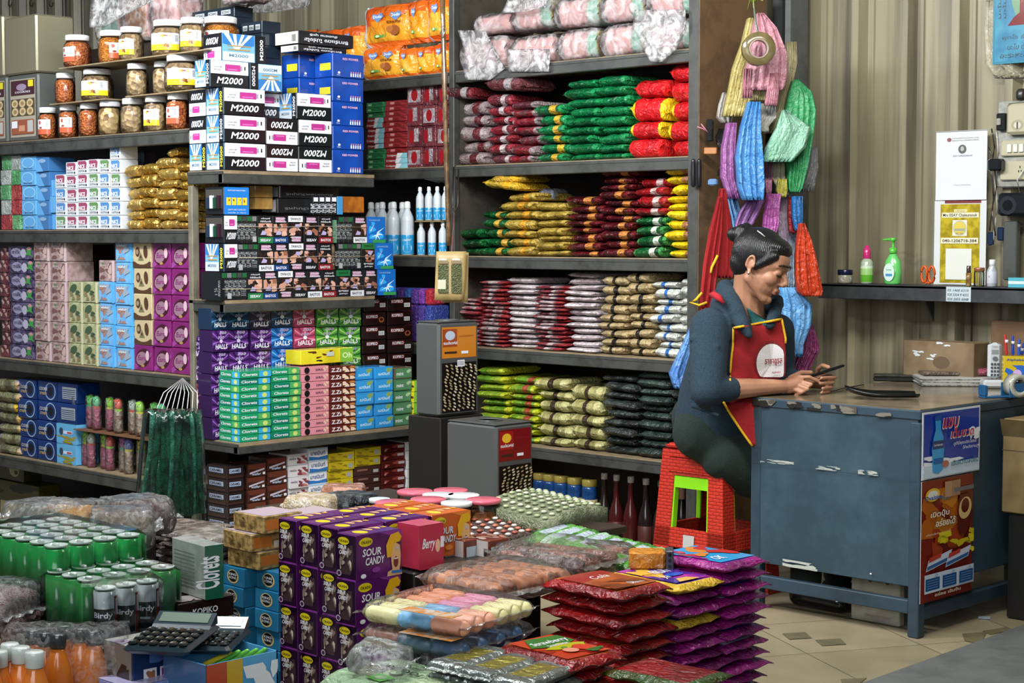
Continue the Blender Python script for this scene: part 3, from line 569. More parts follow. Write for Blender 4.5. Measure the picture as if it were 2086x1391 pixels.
# ---------------- translucent bags of tissue on the top shelf
def tissue():
 pk = mat('#b0807c', 'cloth', '#c49a98'); gn = mat('#5f8f7c', 'cloth', '#86ab9a'); wr = mat('#ddd8d8', 'wrap', '.62', 14); yl = mat('#a89a4a', 'film')
 def bagt(px0, px1, py0, py1, base, label, right, sc=.20, tilt=0):
  a = onY(px0, (py0+py1)/2, YM+.02); c = onY(px1, (py0+py1)/2, YM+.02); h = onY(px0, py0, YM+.02).z-onY(px0, py1, YM+.02).z; w = c.x-a.x
  z0 = base; t = thing('tissue_bag', label, 'bag', ((a.x+c.x)/2, YM+.02+sc/2, z0), tilt, None)
  q = put('tissue_pack', pouch_mesh(3, (pk if not right else pk, pk, pk), 1, .02), (-w*.12 if right else 0, 0, .004), 0, t, (w*(.6 if right else .84), sc*.8, h*.9))
  if right: put('green_pack', pouch_mesh(1, (gn, yl, gn), 1, .02), (w*.31, 0, .004), 0, t, (w*.26, sc*.8, h*.88))
  o = put('plastic_wrap', pouch_mesh(4, (wr, wr, wr), 1.1, .05), (0, 0, 0), 0, t, (w*1.02, sc, h)); return t
 z0 = SZ['S0']
 LOW = ((930, 1028, 92, 156, 0), (1032, 1126, 82, 140, 0), (1130, 1213, 68, 130, 1), (1217, 1306, 58, 122, 1), (1310, 1414, 50, 112, 1))
 for k, (a, c, y0, y1, r) in enumerate(LOW):
  bagt(a, c, y0, y1, z0+.002, 'lower pink tissue bag on the top shelf, %s from the post' % ('first', 'second', 'third', 'fourth', 'fifth')[k], r)
 for k, (a, c, y0, y1, r) in enumerate(((960, 1035, 48, 90, 0), (1035, 1122, 22, 82, 1), (1122, 1215, 8, 68, 1), (1215, 1310, 0, 58, 1), (1310, 1414, -14, 50, 1))):
  zz = z0+onY(a, y0+0, YM).z-onY(a, y1, YM).z
  lowh = .012+max(onY(q[0], q[2], YM+.02).z-onY(q[0], q[3], YM+.02).z for q in LOW[max(k-1, 0):k+2])
  bagt(a, c, y0, y1, z0+lowh, 'upper pink and green tissue bag, %s in the top row' % ('leftmost', 'second', 'third', 'fourth', 'rightmost')[k], r, tilt=.03*(-1)**k)
 # hanging flaps of bag handles over the shelf edge
 wf = mat('#d5d2d2', 'wrap', '.8', 22)
 for k, (rows, lab) in enumerate((([(62, 935, 990), (100, 948, 1010), (140, 946, 1030), (163, 950, 1000)], 'milky plastic bag end drooping over the shelf edge beside the post'),
                      ([(100, 1035, 1122), (125, 1036, 1122), (146, 1038, 1120)], 'milky bag handle drooping below the second tissue bag'),
                      ([(-5, 1038, 1125), (15, 1030, 1115), (26, 1024, 1060)], 'crumpled white plastic flap on the upper left tissue bags'),
                      ([(20, 1296, 1398), (60, 1290, 1400), (70, 1300, 1395), (100, 1312, 1380), (126, 1325, 1350)], 'large milky bag end hanging over the rightmost tissue bags'))):
  o = sheet_px('bag_flap', rows, 0, .004, wf, plane=YM-.006-.004*k, pleat=.006); tag(o, lab, 'bag')
def sheet_px(name, rows, d, th, m, plane=None, pleat=.01, n=10, parent=None, seed=1, fr=6, mats=None, lean=0):
 """thin sheet or folded wad with real thickness; rows = (py, px left, px right) at camera depth d or on plane y"""
 b = MB(); V = []; rg = random.Random(seed); ph = rg.random()*6; R = len(rows)
 if True:
  rr = []
  for k in range(R-1):
   for s in range(3): f = s/3; rr.append(tuple(rows[k][i]*(1-f)+rows[k+1][i]*f for i in range(3)))
  rr.append(rows[-1]); rows = rr
 nrm = Vector((0, -1, 0)) if plane is not None else -F0
 for side in (0, 1):
  for r, (y, x0, x1) in enumerate(rows):
   for i in range(n+1):
    x = x0+(x1-x0)*i/n
    p = onY(x, y, plane) if plane is not None else at(x, y, d+lean*r/len(rows))
    off = pleat*math.sin(fr*i/n*PI+ph+.25*r)*.5+pleat*.5*math.sin(2.7*fr*i/n*PI+ph*2)
    edge = .5 if i in (0, n) else 1
    V.append(p+nrm*(off+(th*edge if side == 0 else 0)))
 Rr = len(rows); S = Rr*(n+1); Fs = []; ms = []
 for r in range(Rr-1):
  for i in range(n):
   a = r*(n+1)+i; Fs.append((a, a+n+1, a+n+2, a+1)); Fs.append((S+a, S+a+1, S+a+n+2, S+a+n+1))
   mm = m if not mats else mats[(i*len(mats))//n]; ms += [mm, mm]
 for i in range(n): a = i; Fs.append((a, a+1, S+a+1, S+a)); a = (Rr-1)*(n+1)+i; Fs.append((a, S+a, S+a+1, a+1)); ms += [m, m]
 for r in range(Rr-1): a = r*(n+1); Fs.append((a, S+a, S+a+n+1, a+n+1)); a += n; Fs.append((a, a+n+1, S+a+n+1, S+a)); ms += [m, m]
 c = sum(V, Vector())/len(V); c.z = min(v.z for v in V)
 b.add([v-c for v in V], Fs, ms, True); return b.build(name, parent, c)
tissue()
# ---------------- glass bottles and cans on the floor under the main shelves
def bottle(prof, m, name, h, capm=None, capz=None, lab=None, n=16):
 t = put(name, None); b = MB(); b.lathe(prof, m, n); b.build('glass', t)
 if capm: b = MB(); b.lathe(capz, capm, n); b.build('bottle_cap', t)
 for (r, z0, z1, lm) in (lab or []): b = MB(); b.lathe([(r, z0), (r+.0006, z0+.001), (r+.0006, z1-.001), (r, z1)], lm, n, cap=False); b.build('label', t)
 return t
def floor_bottles():
 dk = gl('1d1413'); dk2 = gl('3c1212'); wc = gl('a9a59e'); rc = gl('8c1c18')
 pr = [(.030, 0), (.033, .01), (.033, .13), (.028, .165), (.013, .215), (.0115, .285), (.0125, .29)]
 for k, px in enumerate((1231, 1256, 1285, 1316, 1346)):
  p = onY(px, 1000, YM+.10); t = bottle(pr, dk2 if k in (1, 2) else dk, 'sauce_bottle', .3, wc if k != 4 else gl('3f6a5a'), [(.014, .288), (.014, .312), (.012, .314)], [(.0335, .04, .12, mat('#47201c'))] if k % 2 else [])
  t.location = (p.x, p.y, 0); tag(t, 'dark sauce bottle on the floor, %s from the left' % ('first', 'second', 'third', 'fourth', 'fifth')[k], 'bottle', 'dark sauce bottles under the shelf')
 for k, px in enumerate((1370, 1392, 1414)):
  p = onY(px, 1010, YM+.16); t = bottle(pr, dk, 'sauce_bottle', .3, (gl('c9a62c'), wc, gl('7a7456'))[k], [(.014, .288), (.014, .312), (.012, .314)], [(.0125, .225, .28, (mat('#b98a72'), mat('#8e8a84'), mat('#6f6a55'))[k])])
  t.location = (p.x, p.y+.06, 0); tag(t, 'dark bottle with a %s neck seen through the red stool' % ('tan', 'pale grey', 'olive')[k] if k else 'dark bottle with a yellow cap left of the red stool', 'bottle', 'bottles behind the stool')
 cr = gl('b5a684', '9c8a5c', 60); bl = gl('1a3f73', '123058', 40); gd = gl('8a7a3a')
 for k, px in enumerate((1100, 1120, 1143, 1170, 1200)):
  p = onY(px, 960, YM+.09); t = put('spread_jar', None); b = MB(); b.lathe([(.030, 0), (.033, .008), (.033, .10), (.031, .11)], bl, 18); b.build('jar_body', t)
  b = MB(); b.lathe([(.0336, .02), (.0342, .021), (.0342, .055), (.0336, .056)], cr, 18, cap=False); b.build('label', t)
  b = MB(); b.lathe([(.031, .11), (.033, .112), (.033, .135), (.030, .139)], gd, 18); b.build('lid', t)
  t.location = (p.x, p.y, 0); tag(t, 'blue jar with cream label, %s in the lower row' % ('leftmost', 'second', 'third', 'fourth', 'rightmost')[k], 'jar', 'blue jars under the shelf')
  u = dup(t, (p.x, p.y+.004, .141)); tag(u, 'blue jar stacked on the %s lower jar' % ('leftmost', 'second', 'third', 'fourth', 'rightmost')[k], 'jar', 'blue jars under the shelf')
floor_bottles()
# ---------------- the narrow corner bay left of the divider post
def corner_bay():
 R1 = mat('#8c2a2c'); G1 = mat('#2f7a4a'); Wt = mat('#d8d8d8'); TQ = mat('#7fb8c4')
 def tp(b): # toothpaste carton end
  b.rect('F', .5, 0, 1, 1, TQ); b.pp('F', [(.45, 0), (.6, 0), (.75, 1), (.5, 1)], Wt); b.write('F', 'Colgate', .05, .3, .4, Wt, .42, True)
 def tpg(b): b.rect('F', .1, .3, .3, .7, mat('#9cc0a0')); b.blobs('F', 3, [mat('#1f5f38')], 3, (.3, .1, 1, .9), .3)
 def tpr(b): b.rect('F', .2, .3, .38, .75, mat('#c98a88')); b.blobs('F', 3, [mat('#6e1c20')], 4, (.4, .1, 1, .9), .3)
 z = SZ['S1']
 box_stack(745, 780, 208, 13, z, YM, G1, None, 'toothpaste_box', 'green and red toothpaste box', 'the left toothpaste column', 'box', 'toothpaste boxes', .2, 'Y', .03, arts=lambda i: (tp, R1) if 3 < i < 10 else (tpg, G1))
 box_stack(782, 828, 204, 13, z, YM, R1, None, 'toothpaste_box', 'red toothpaste box', 'the right toothpaste column', 'box', 'toothpaste boxes', .2, 'Y', .03, arts=lambda i: (tp, R1) if i < 3 else (tpr, R1))
 TB = mat('#6b3238', 'film', '#4e2228', 20); ov = gl('8c1c22'); gy = mat('#a89ca0', 'film', '#8c7c80', 30)
 def tis(b): b.rect('F', .45, .25, .75, .9, gy); b.ell('F', .3, .5, .17, .35, ov)
 def tis2(b): b.rect('F', .1, .15, .9, .85, gy); b.ell('F', .5, .5, .2, .3, ov)
 for k, (a, c) in enumerate(((826, 858), (858, 888), (888, 917))):
  box_stack(a, c, 172, 4, z, YM, TB, tis, 'tissue_box', 'clear wrapped dark red tissue pack', 'the %s tissue column beside the post' % ('left', 'middle', 'right')[k], 'box', 'dark red tissue packs', .12, 'Y', .03, arts=lambda i, k=k: (tis2 if (i+k) % 3 == 0 else tis, TB))
 # orange biscuit packs on the top shelf
 og = mat('#d9641a', 'film', '#c24a12', 12); yo = mat('#dd8a1c', 'film', '#e0a030', 10); wt = mat('#cfd4d8', 'film'); bl = gl('6c8fc0'); gn = gl('5c9c4a'); br = gl('9c5a30')
 def pack(px0, px1, py0, py1, lab, base=None, back=.02, wide=False):
  a = onY(px0, (py0+py1)/2, YM+back); c = onY(px1, (py0+py1)/2, YM+back); h = onY(px0, py0, YM+back).z-onY(px0, py1, YM+back).z; w = c.x-a.x; d = .13
  z0 = base if base is not None else onY((px0+px1)/2, py1, YM+back).z
  b = MB(); nu, nv = 14, 10
  V = []; Fs = []; ms = []
  for side in (-1, 1):
   for i in range(nu+1):
    for j in range(nv+1):
     u = -1+2*i/nu; v = -1+2*j/nv; pf = (max(0, 1-abs(u)**4)**.5)*(max(0, 1-abs(v)**5)**.5)
     V.append((u*w/2*(1-.03*abs(v)), side*(d/2)*(.12+.88*pf)+.006*math.sin(6*u+4*v), h/2+v*h/2))
   o = (side > 0)*(nu+1)*(nv+1)
   for i in range(nu):
    for j in range(nv):
     q = (o+i*(nv+1)+j, o+(i+1)*(nv+1)+j, o+(i+1)*(nv+1)+j+1, o+i*(nv+1)+j+1); Fs.append(q if side < 0 else q[::-1])
     u = -1+2*(i+.5)/nu; v = -1+2*(j+.5)/nv; ms.append(wt if u < -.78 else yo if (v < .25+.3*u and v > -.75) else og)
  S = (nu+1)*(nv+1)
  for j in range(nv): Fs.append((j, S+j, S+j+1, j+1)); e = nu*(nv+1)+j; Fs.append((e, e+1, S+e+1, S+e)); ms += [wt, og]
  for i in range(nu): e = i*(nv+1); Fs.append((e, e+nv+1, S+e+nv+1, S+e)); e += nv; Fs.append((e, S+e, S+e+nv+1, e+nv+1)); ms += [og, og]
  b.add(V, Fs, ms, True); b.custom('F', (-w/2, -d/2-.002, 0), (1, 0, 0), (0, 0, 1), w, h)
  for uu in ((.42, .8) if wide else (.45,)):
   b.pp('F', [(uu-.1, .78), (uu-.13, .7), (uu, .56), (uu+.13, .7), (uu+.08, .8), (uu, .75)], bl); b.write('F', 'Dodo', uu-.09, .67, .07, gl('e8ecf4'), .18, True)
  b.rect('F', .35, .2, .6, .27, gn); b.ell('F', .42, .235, .04, .03, mat('#cfe0b0'))
  if wide: b.ell('F', .78, .34, .1, .12, br); b.ell('F', .68, .38, .07, .08, gl('b8713c')); b.write('F', 'Daily', .62, .5, .08, gl('7a3c1a'), .3, True)
  o = b.build('biscuit_pack', None, ((a.x+c.x)/2, YM+back+d/2, z0+.001)); tag(o, lab, 'pack', None)
 zt = SZ['S0']
 low = [(728, 806, 98, 166, True), (806, 842, 98, 158, False), (842, 876, 92, 152, False), (876, 915, 84, 148, False)]
 for k, (a, c, y0, y1, wd) in enumerate(low): pack(a, c, y0, y1, 'orange biscuit pack on the shelf, %s of the lower row' % ('first', 'second', 'third', 'fourth')[k], zt, .02, wd)
 for k, (a, c, y0, y1, wd) in enumerate([(592, 628, 25, 105, False), (628, 690, 30, 105, False), (690, 730, 22, 100, False), (730, 826, 12, 96, True), (826, 862, 0, 88, False), (862, 915, -8, 84, False)]):
  pack(a, c, y0, y1, 'orange biscuit pack, %s of the upper row' % ('leftmost', 'second', 'third', 'fourth', 'fifth', 'rightmost')[k], zt+.150 if k > 2 else zt+.086, .02, wd)
 b = MB(); b.box(0, .40, 0, .2, 0, .082, mat('#2e2219')); o = b.build('storage_box', None, (onY(590, 100, YM+.02).x-.02, YM+.02, SZ['S0']+.001)); tag(o, 'plain dark brown carton under the left orange biscuit packs', 'box')
 # orange packs right of the post
 for k, (a, c, y0, y1) in enumerate(((926, 958, 60, 150), (958, 1000, 2, 58))): pass
 # bleach bottles on third shelf
 wb = gl('c4cdd2'); bb = gl('2c8fc4'); db = gl('17508f')
 def bleach(h):
  t = put('bleach_bottle', None); r = .034*h/.27; f = h/.27
  b = MB(); b.lathe([(r*.95, 0), (r, .006), (r, .17*f), (r*.93, .19*f), (r*.6, .215*f), (r*.42, .225*f), (r*.42, .235*f)], wb, 16); b.build('bottle_body', t)
  b = MB(); b.lathe([(r*1.01, .004), (r*1.02, .02*f), (r*1.02, .10*f), (r*1.01, .101*f)], bb, 16, cap=False)
  M = None
  b.custom('L', (r*.2, -r*1.0, .03*f), (.75, .66, 0), (0, 0, 1), r*1.3, .07*f)
  b.build('label', t)
  b = MB(); b.custom('L', (.0+r*.05, -r*1.32, .02*f), (.7071, .7071, 0), (0, 0, 1), r*1.7, .08*f)
  V, Fs, tw = text_geo('Haiter', True); s = r*1.25/tw; c0 = -PI/4
  P = []
  for x, y in V: a2 = c0+(x/tw-.5)*1.35; P.append((r*1.035*math.cos(a2), r*1.035*math.sin(a2), .068*f+y*s+x*s*.12))
  b = MB(); b.add(P, Fs, wb); V2 = [(r*1.03*math.cos(c0+.75*math.cos(q)), r*1.03*math.sin(c0+.75*math.cos(q)), .035*f+.022*f*math.sin(q)) for q in [i*PI/6 for i in range(12)]]
  b.add(V2, [tuple(range(12))], gl('a8c6d8')); b.build('lettering', t)
  b = MB(); b.lathe([(r*.48, .235*f), (r*.5, .237*f), (r*.44, .265*f), (r*.25, .27*f)], gl('dfe3e4'), 14); b.build('bottle_cap', t); return t
 big = bleach(.245); small = bleach(.152); z2 = SZ['S2']; first = {0: True, 1: True}
 def put_b(k, px, yb, back, lab, z=None, grp=None):
  p = onY(px, 450, YM+back); src = small if k else big; loc = (p.x, p.y, z if z is not None else z2+.001)
  if first[k]: first[k] = False; src.location = loc; tag(src, lab, 'bottle', grp)
  else: tag(dup(src, loc), lab, 'bottle', grp)
 nm = ['leftmost', 'second', 'third', 'fourth', 'fifth']
 for i, px in enumerate((756, 779, 802, 830)): put_b(0, px, 0, .05, 'tall white and blue bleach bottle, %s in the front row' % nm[i], grp='tall bleach bottles')
 for i, px in enumerate((770, 797, 820)): put_b(0, px, 0, .13, 'tall bleach bottle in the row behind, %s of three' % nm[i], grp='tall bleach bottles')
 for i, px in enumerate((858, 880, 902)): put_b(1, px, 0, .05, 'small bleach bottle standing on the shelf, %s of three' % nm[i], grp='small bleach bottles')
 zc = onY(880, 452, YM+.03).z
 b = MB(); b.box(0, .17, 0, .14, 0, .006, mat('#8a7a58')); o = b.build('cardboard_sheet', None, (onY(845, 450, YM+.02).x, YM+.02, zc)); tag(o, 'cardboard sheet between the two rows of small bottles', 'cardboard')
 for i, px in enumerate((856, 874, 891, 908)): put_b(1, px, 0, .05, 'small bleach bottle on the cardboard, %s of four' % nm[i], zc+.0075, 'small bleach bottles')
 b = MB(); zz = zc+.17; 
 for i in range(5):
  p = onY(862+12*i, 375, YM+.05); b = MB(); b.lathe([(.014, 0), (.022, .01), (.024, .10), (.018, .12)], gl('c9d0d2'), 14, Matrix.Rotation(1.35, 4, 'X'))
  o = b.build('bleach_bottle', None, (p.x, YM+.16, zz+.026)); tag(o, 'white bottle lying on top of the small bottles, %s of five' % nm[i], 'bottle', 'white bottles lying down')
 # fourth shelf: wrapped rolls in the corner
 cs = ['#4a3c8c', '#3a4a9c', '#5a3a8c', '#2f5aa8', '#5a3a8c', '#7a3c9c', '#b52c3c', '#4a2c7c']
 for lv_, (y0, zb) in enumerate(((598, SZ['S3']),)):
  for i in range(7):
   c = film(cs[i], None, 40); p0 = onY(783+14*i, 600, YM+.02); w = .04
   b = MB(); b.bbox(-w/2, w/2, 0, .12, 0, .17, film(cs[(i+3) % 8], None, 40), .006); o = b.build('wrapped_bundle', None, (p0.x, YM+.03, SZ['S3']+.001)); tag(o, 'tall lower wrapped bundle, %s from the coffee sweet boxes' % ORD[i+1] if i else 'tall lower wrapped bundle right beside the coffee sweet boxes', 'bundle', 'lower purple bundles')
   b = MB(); b.bbox(-w/2, w/2, 0, .10, 0, .075, c, .008); b.frame(w, .1, .075); o = b.build('wrapped_bundle', None, (p0.x, YM+.03, SZ['S3']+.172)); tag(o, 'shiny %s wrapped bundle, %s of the row under the bleach' % ('red' if i == 6 else 'purple and blue', ('leftmost', 'second', 'third', 'fourth', 'fifth', 'sixth', 'last')[i]), 'bundle', 'purple and blue bundles')
corner_bay()
# ================================================================ the corner shelves: lighters, cigarettes, sweets
BK = gl('15171a'); WH = gl('d5d6dc'); MG = gl('a8327e'); GD = gl('9c8450'); LB = gl('6aa3cf'); DB = gl('2f6fae')
def m_side(f, flip=False, s=1):
 """half white with a lighter, half black with large writing"""
 def art(b):
  b.rect(f, .012, .5, .988, .985, WH, flip); b.rect(f, .012, .015, .988, .5, BK, flip)
  b.write(f, 'M2000', .16, .14, .25, WH, .66, True, .28, flip)
  b.rect(f, .38, .62, .78, .86, MG, flip); b.rect(f, .78, .66, .83, .82, gl('8f8f9c'), flip); b.rect(f, .44, .66, .70, .70, gl('c968a8'), flip)
  b.rect(f, .88, .68, .91, .82, BK, flip); b.write(f, 'BUTANE', .1, .62, .05, mat('#3a3a48'), .16, False, 0, flip); b.write(f, 'LIGHTER', .1, .72, .05, mat('#3a3a48'), .2, False, 0, flip)
 return art
def m_end(f, flip=False, yel=False):
 def art(b):
  b.rect(f, .01, .01, .99, .99, LB, flip)
  b.pp(f, [(.02, .98), (.74, .98), (.74, .6), (.4, .5), (.02, .62)], DB, None, flip)
  for a, c in ((.05, .16), (.25, .33), (.45, .52), (.6, .7)): b.pp(f, [(a, .98), (c, .98), (.36+(.1*(a-.3)), .45), (.32+(.1*(a-.3)), .45)], WH, None, flip)
  b.rect(f, .02, .02, .74, .34, gl('b9c3cc'), flip); b.rect(f, .14, .40, .64, .45, GD, flip); b.rect(f, .12, .54, .66, .58, GD, flip)
  b.write(f, 'M2000', .16, .16, .11, mat('#5c7a90'), .44, True, 0, flip)
  b.rect(f, .75, .01, .99, .99, BK, flip); b.write(f, 'M2000', .94, .12, .15, gl('d9d23c') if yel else WH, .74, True, 0, flip, rot=90) if not flip else b.write(f, 'M2000', .94, .12, .15, WH, .74, True, 0, True, rot=90)
 return art
def both(*arts):
 def art(b):
  for a in arts: a(b)
 return art
def lighters():
 z = SZ['M1']+.001; x1 = XM+.004
 Y = [onX(px, 300, x1).y for px in (470, 542, 608, 677)]; h = (onX(470, 231, x1).z-onX(470, 343, x1).z)/2
 def bx(xa, xb, ya, yb, k, art, label, hh=None, rz=0, dz=0, grp='lighter cartons'):
  o = put('lighter_carton', carton(xb-xa-.002, yb-ya-.002, (hh or h)-.001, BK, art), ((xa+xb)/2, (ya+yb)/2, z+h*k+dz), rz); tag(o, label, 'box', None); return o
 y0 = 4.106; xm = (x1-.24, x1-.12, x1)
 W_ = ['bottom', 'second', 'third']
 fa = [(m_end('F', False, True), m_end('F', False, True)), (m_side('F', True), m_end('F')), (m_side('F', True), m_end('F', False, True))]
 ra = [[m_side('R'), m_side('R', True), m_side('R', True)], [m_side('R'), m_side('R', True), m_side('R')], [m_side('R'), None, m_side('R')]]
 for k in range(3):
  bx(xm[0], xm[1], y0, y0+.13, k, fa[k][0], '%s lighter carton in the %s row, at the left end' % ('black and white' if k else 'blue', W_[k]))
  bx(xm[1]+.001, xm[2], y0, Y[1]-.001, k, both(fa[k][1], ra[k][0]), 'lighter carton on the shelf corner in the %s row' % W_[k])
  if k < 2: bx(xm[1]+.001, xm[2], Y[1], Y[2]-.001, k, ra[k][1], 'lighter carton printed upside down in the middle of the %s row' % W_[k])
  if k < 2: bx(xm[1]+.001, xm[2], Y[2], Y[3]-.001, k, ra[k][2], 'lighter carton beside the blue cartons in the %s row' % W_[k])
 bx(xm[1]+.001, xm[2], Y[2]-.008, Y[3]-.004, 2, both(m_end('F'), m_side('R')), 'lighter carton with a blue end, third row beside the blue cartons')
 bx(xm[1]-.11, xm[2]-.115, Y[1]+.01, Y[2], 2, m_side('R'), 'lighter carton set back between the third row cartons')
 bx(xm[1]-.015, xm[2]-.03, Y[0]-.075, Y[1]-.06, 3, both(m_end('F'), m_side('R')), 'lighter carton in the fourth row, blue end to the left')
 bx(xm[1]-.03, xm[2]-.04, Y[1]-.05, Y[2]-.05, 3, m_end('R', True), 'lighter carton standing in the fourth row with its pale end forward')
 bx(xm[1]-.06, xm[2]-.05, Y[0]+.0, Y[1]+.04, 4, both(m_side('F', True), m_end('R')), 'topmost lighter carton, black side to the left and blue end forward', h*1.03, -.03)
 # blue lighter cartons
 U = gl('1546a0', '103c90', 8)
 def ub(b):
  b.write('R', 'RED POWER', .32, .74, .09, gl('d9a8b8'), .5, True); b.ell('R', .2, .2, .04, .05, WH)
  b.write('R', 'Dino', .14, .08, .05, WH, .1)
  for i in range(5): b.rect('R', .56+.07*i, .06, .60+.07*i, .2, WH); b.ell('R', .585+.07*i, .24, .02, .03, mat('#c98090'))
  b.rect('F', .3, .3, .9, .6, gl('c9bf2a'))
 hb = (onX(710, 110, x1).z-z)/5
 for c, (pa, pb, bk) in enumerate(((677, 742, 0), (609, 674, .13))):
  ya = onX(pa, 230, x1-bk).y; yb = onX(pb, 230, x1-bk).y
  for k in range(5):
   o = put('lighter_carton', carton(.12, yb-ya-.003, hb-.001, U, ub), (x1-.06-bk-RG.uniform(0, .006), (ya+yb)/2+.002+RG.uniform(-.002, .002), z+hb*k), 0)
   tag(o, 'blue lighter carton, %s in the %s blue column' % (lvl(k, 5), ('right', 'left rear')[c]), 'box', 'blue lighter cartons')
 def blk(b):
  b.write('R', 'ซิการ์แดง โปร่งใส', .1, .5, .3, WH, .8, True, 0, True); b.write('R', 'อันตราย บุหรี่', .3, .12, .24, WH, .5, True, 0, True); b.rect('F', .02, .05, .98, .95, mat('#c9c6bc'))
  for i in range(9): b.rect('F', .72+.022*i, .2, .73+.022*i, .75, BK)
 zt = z+hb*5; ya = onX(592, 85, x1-.1).y
 o = put('cigarette_carton', carton(.16, .30, .055, BK, blk), (x1-.14, ya+.16, zt+.032)); tag(o, 'long black carton with white end lying on top of the blue cartons', 'box')
 o = put('cigarette_carton', carton(.12, .26, .028, BK, blk), (x1-.12, ya+.14, zt+.001)); tag(o, 'thin black carton between the blue cartons and the long black one', 'box')
lighters()
FL = gl('b98a76'); FL2 = gl('8c5a48'); PK = gl('a87a94'); HR_ = gl('2a1c18')
def cigs():
 z = SZ['M2']+.001; x1 = XM+.0
 hr = (onX(600, 435, x1).z-onX(600, 603, x1).z)/3
 def front(v):
  band = ('#1d6b3a', '#c9ccd2', '#d5d6da', '#7a1c22', '#15171a', '#14386c')[v % 6]
  def art(b):
   f = 'R'; fl = v % 4 == 2
   b.blobs(f, v+1, [FL, FL2, FL, gl('c9a08e'), HR_], 9, (.05, .26, .95, .72), .3, fl); b.ell(f, .42, .6, .12, .06, HR_, 10, .3, fl); b.pp(f, [(.15, .3), (.5, .3), (.55, .4), (.3, .47)], gl('a49ac0'), None, fl)
   b.rect(f, 0, .0, 1, .22, mat(band, 'gloss'), fl); b.write(f, ('SEEAV', 'BASTOS', 'SOVANG', 'BASTOS')[v % 4], .14, .06, .10, WH if v in (0, 3, 4, 5) else BK, .7, True, 0, fl)
   if v % 3: b.rect(f, .15, .76, .75, .95, PK, fl)
   b.write(f, 'ควันบุหรี่', .2, .86, .07, WH, .6, True, 0, fl); b.write(f, 'ทำให้เป็นมะเร็ง', .14, .76, .07, WH, .72, True, 0, fl)
  return art
 def spine(v):
  def art(b):
   b.rect('R', .1, .1, .9, .75, gl('22262a')); b.write('R', 'ทำให้ตาย', .8, .15, .5, mat('#8f9292'), .55, False, rot=90)
   b.rect('R', .05, .8, .95, .97, mat(('#1c5a34', '#6b6f70', '#1c5a34', '#3a3d3d')[v % 4], 'gloss'))
   if v % 3 == 1: b.rect('R', .1, .05, .9, .25, mat('#9a9c9c'))
  return art
 FR_ = [carton(.024, .076, hr-.002, BK, front(v)) for v in range(8)]; SP = [carton(.05, .0245, hr-.002, BK, spine(v)) for v in range(4)]
 def blu(b):
  b.rect('R', 0, 0, 1, 1, gl('1560b0')); b.blobs('R', 4, [gl('2f9be0')], 5, (.1, .15, .9, .8), .3)
  b.pp('R', [(.5, .3), (.55, .42), (.95, .6), (.6, .38), (.9, .3), (.6, .3), (.7, .1), (.55, .24), (.45, .08), (.46, .26), (.2, .2), (.42, .3)], gl('bfe4f6')); b.ell('R', .54, .3, .08, .04, WH)
  b.rect('R', .3, 0, 1, .12, gl('2f8a4a')); b.write('R', 'CHANGE', .1, .84, .06, gl('8fc0e8'), .6, False); b.pp('R', [(.15, .45), (.35, .68), (.38, .7), (.2, .44)], WH)
 BL = carton(.05, .105, hr-.002, gl('123f86'), blu)
 rows = [['F2M', 's5', 'f0', 'f5', 'f2', 'f4', 'f1', 'f3', 'f6', 'f7', 'f4'], ['F2M', 'g3', 's5', 'f1', 'f5', 'f1', 'f4', 'f3', 't', 's5', 'f6'], ['F2M', 'g3', 's6', 'f0', 'f5', 'f2', 'f4', 'f7', 'e', 's4', 'f1']]
 fy = [onX(p, 560, x1).y for p in (497, 526, 554, 582, 610, 640, 668, 697, 726)]
 yb0 = onX(748, 560, x1).y
 pxs = {0: [('s', 452, 5)]+[('f', 497+28.3*i, v) for i, v in enumerate((0, 5, 2, 4, 1, 3, 6, 7, 4))],
           1: [('s', 486, 4)]+[('f', 527+28*i, v) for i, v in enumerate((1, 5, 2, 4, 3))]+[('t', 668, 0), ('s', 681, 5), ('f', 726, 6)],
           2: [('s', 484, 4)]+[('f', p, v) for p, v in ((526, 0), (554, 5), (580, 2), (620, 4), (649, 3))]+[('e', 672, 0), ('s', 684, 3), ('f', 716, 1)]}
 rn = ['bottom', 'middle', 'top']; cnt = 0
 for r, items in pxs.items():
  y = onX(items[0][1], 560, x1).y
  fi = si = 0
  for kd, px, v in items:
   yy = max(y, onX(px, 560, x1).y)
   if kd == 'f':
    fi += 1; o = put('cigarette_packet', FR_[v], (x1-.013, yy+.0385, z+hr*r)); y = yy+.0775
    tag(o, 'cigarette packet with a warning photo, %s facing forward in the %s row' % (('first', 'second', 'third', 'fourth', 'fifth', 'sixth', 'seventh', 'eighth', 'ninth')[fi-1], rn[r]), 'packet', 'cigarette packets facing forward')
   elif kd == 's':
    for i in range(v):
     si += 1; o = put('cigarette_packet', SP[(i+r) % 4], (x1-.028, yy+.0125+.0252*i, z+hr*r)); tag(o, 'dark cigarette packet edge on, %s narrow side in the %s row' % (('first', 'second', 'third', 'fourth', 'fifth', 'sixth', 'seventh', 'eighth', 'ninth', 'tenth')[si-1], rn[r]), 'packet', 'cigarette packets seen edge on')
    y = yy+.0252*v
   elif kd == 't':
    b = MB(); b.lathe([(.015, 0), (.017, .002), (.017, hr-.02), (.012, hr-.005)], mat('#7c6a48', 'paper', '#5c4c34', 40), 14); o = b.build('tobacco_roll', None, (x1-.03, yy+.018, z+hr*r)); tag(o, 'tan paper roll standing between the cigarette packets', 'roll'); y = yy+.036
   else:
    o = put('cigarette_packet', carton(.03, .034, hr*.85, gl('5c8a6a')), (x1-.03, yy+.018, z+hr*r)); tag(o, 'pale green slim packet in the top cigarette row', 'packet'); y = yy+.036
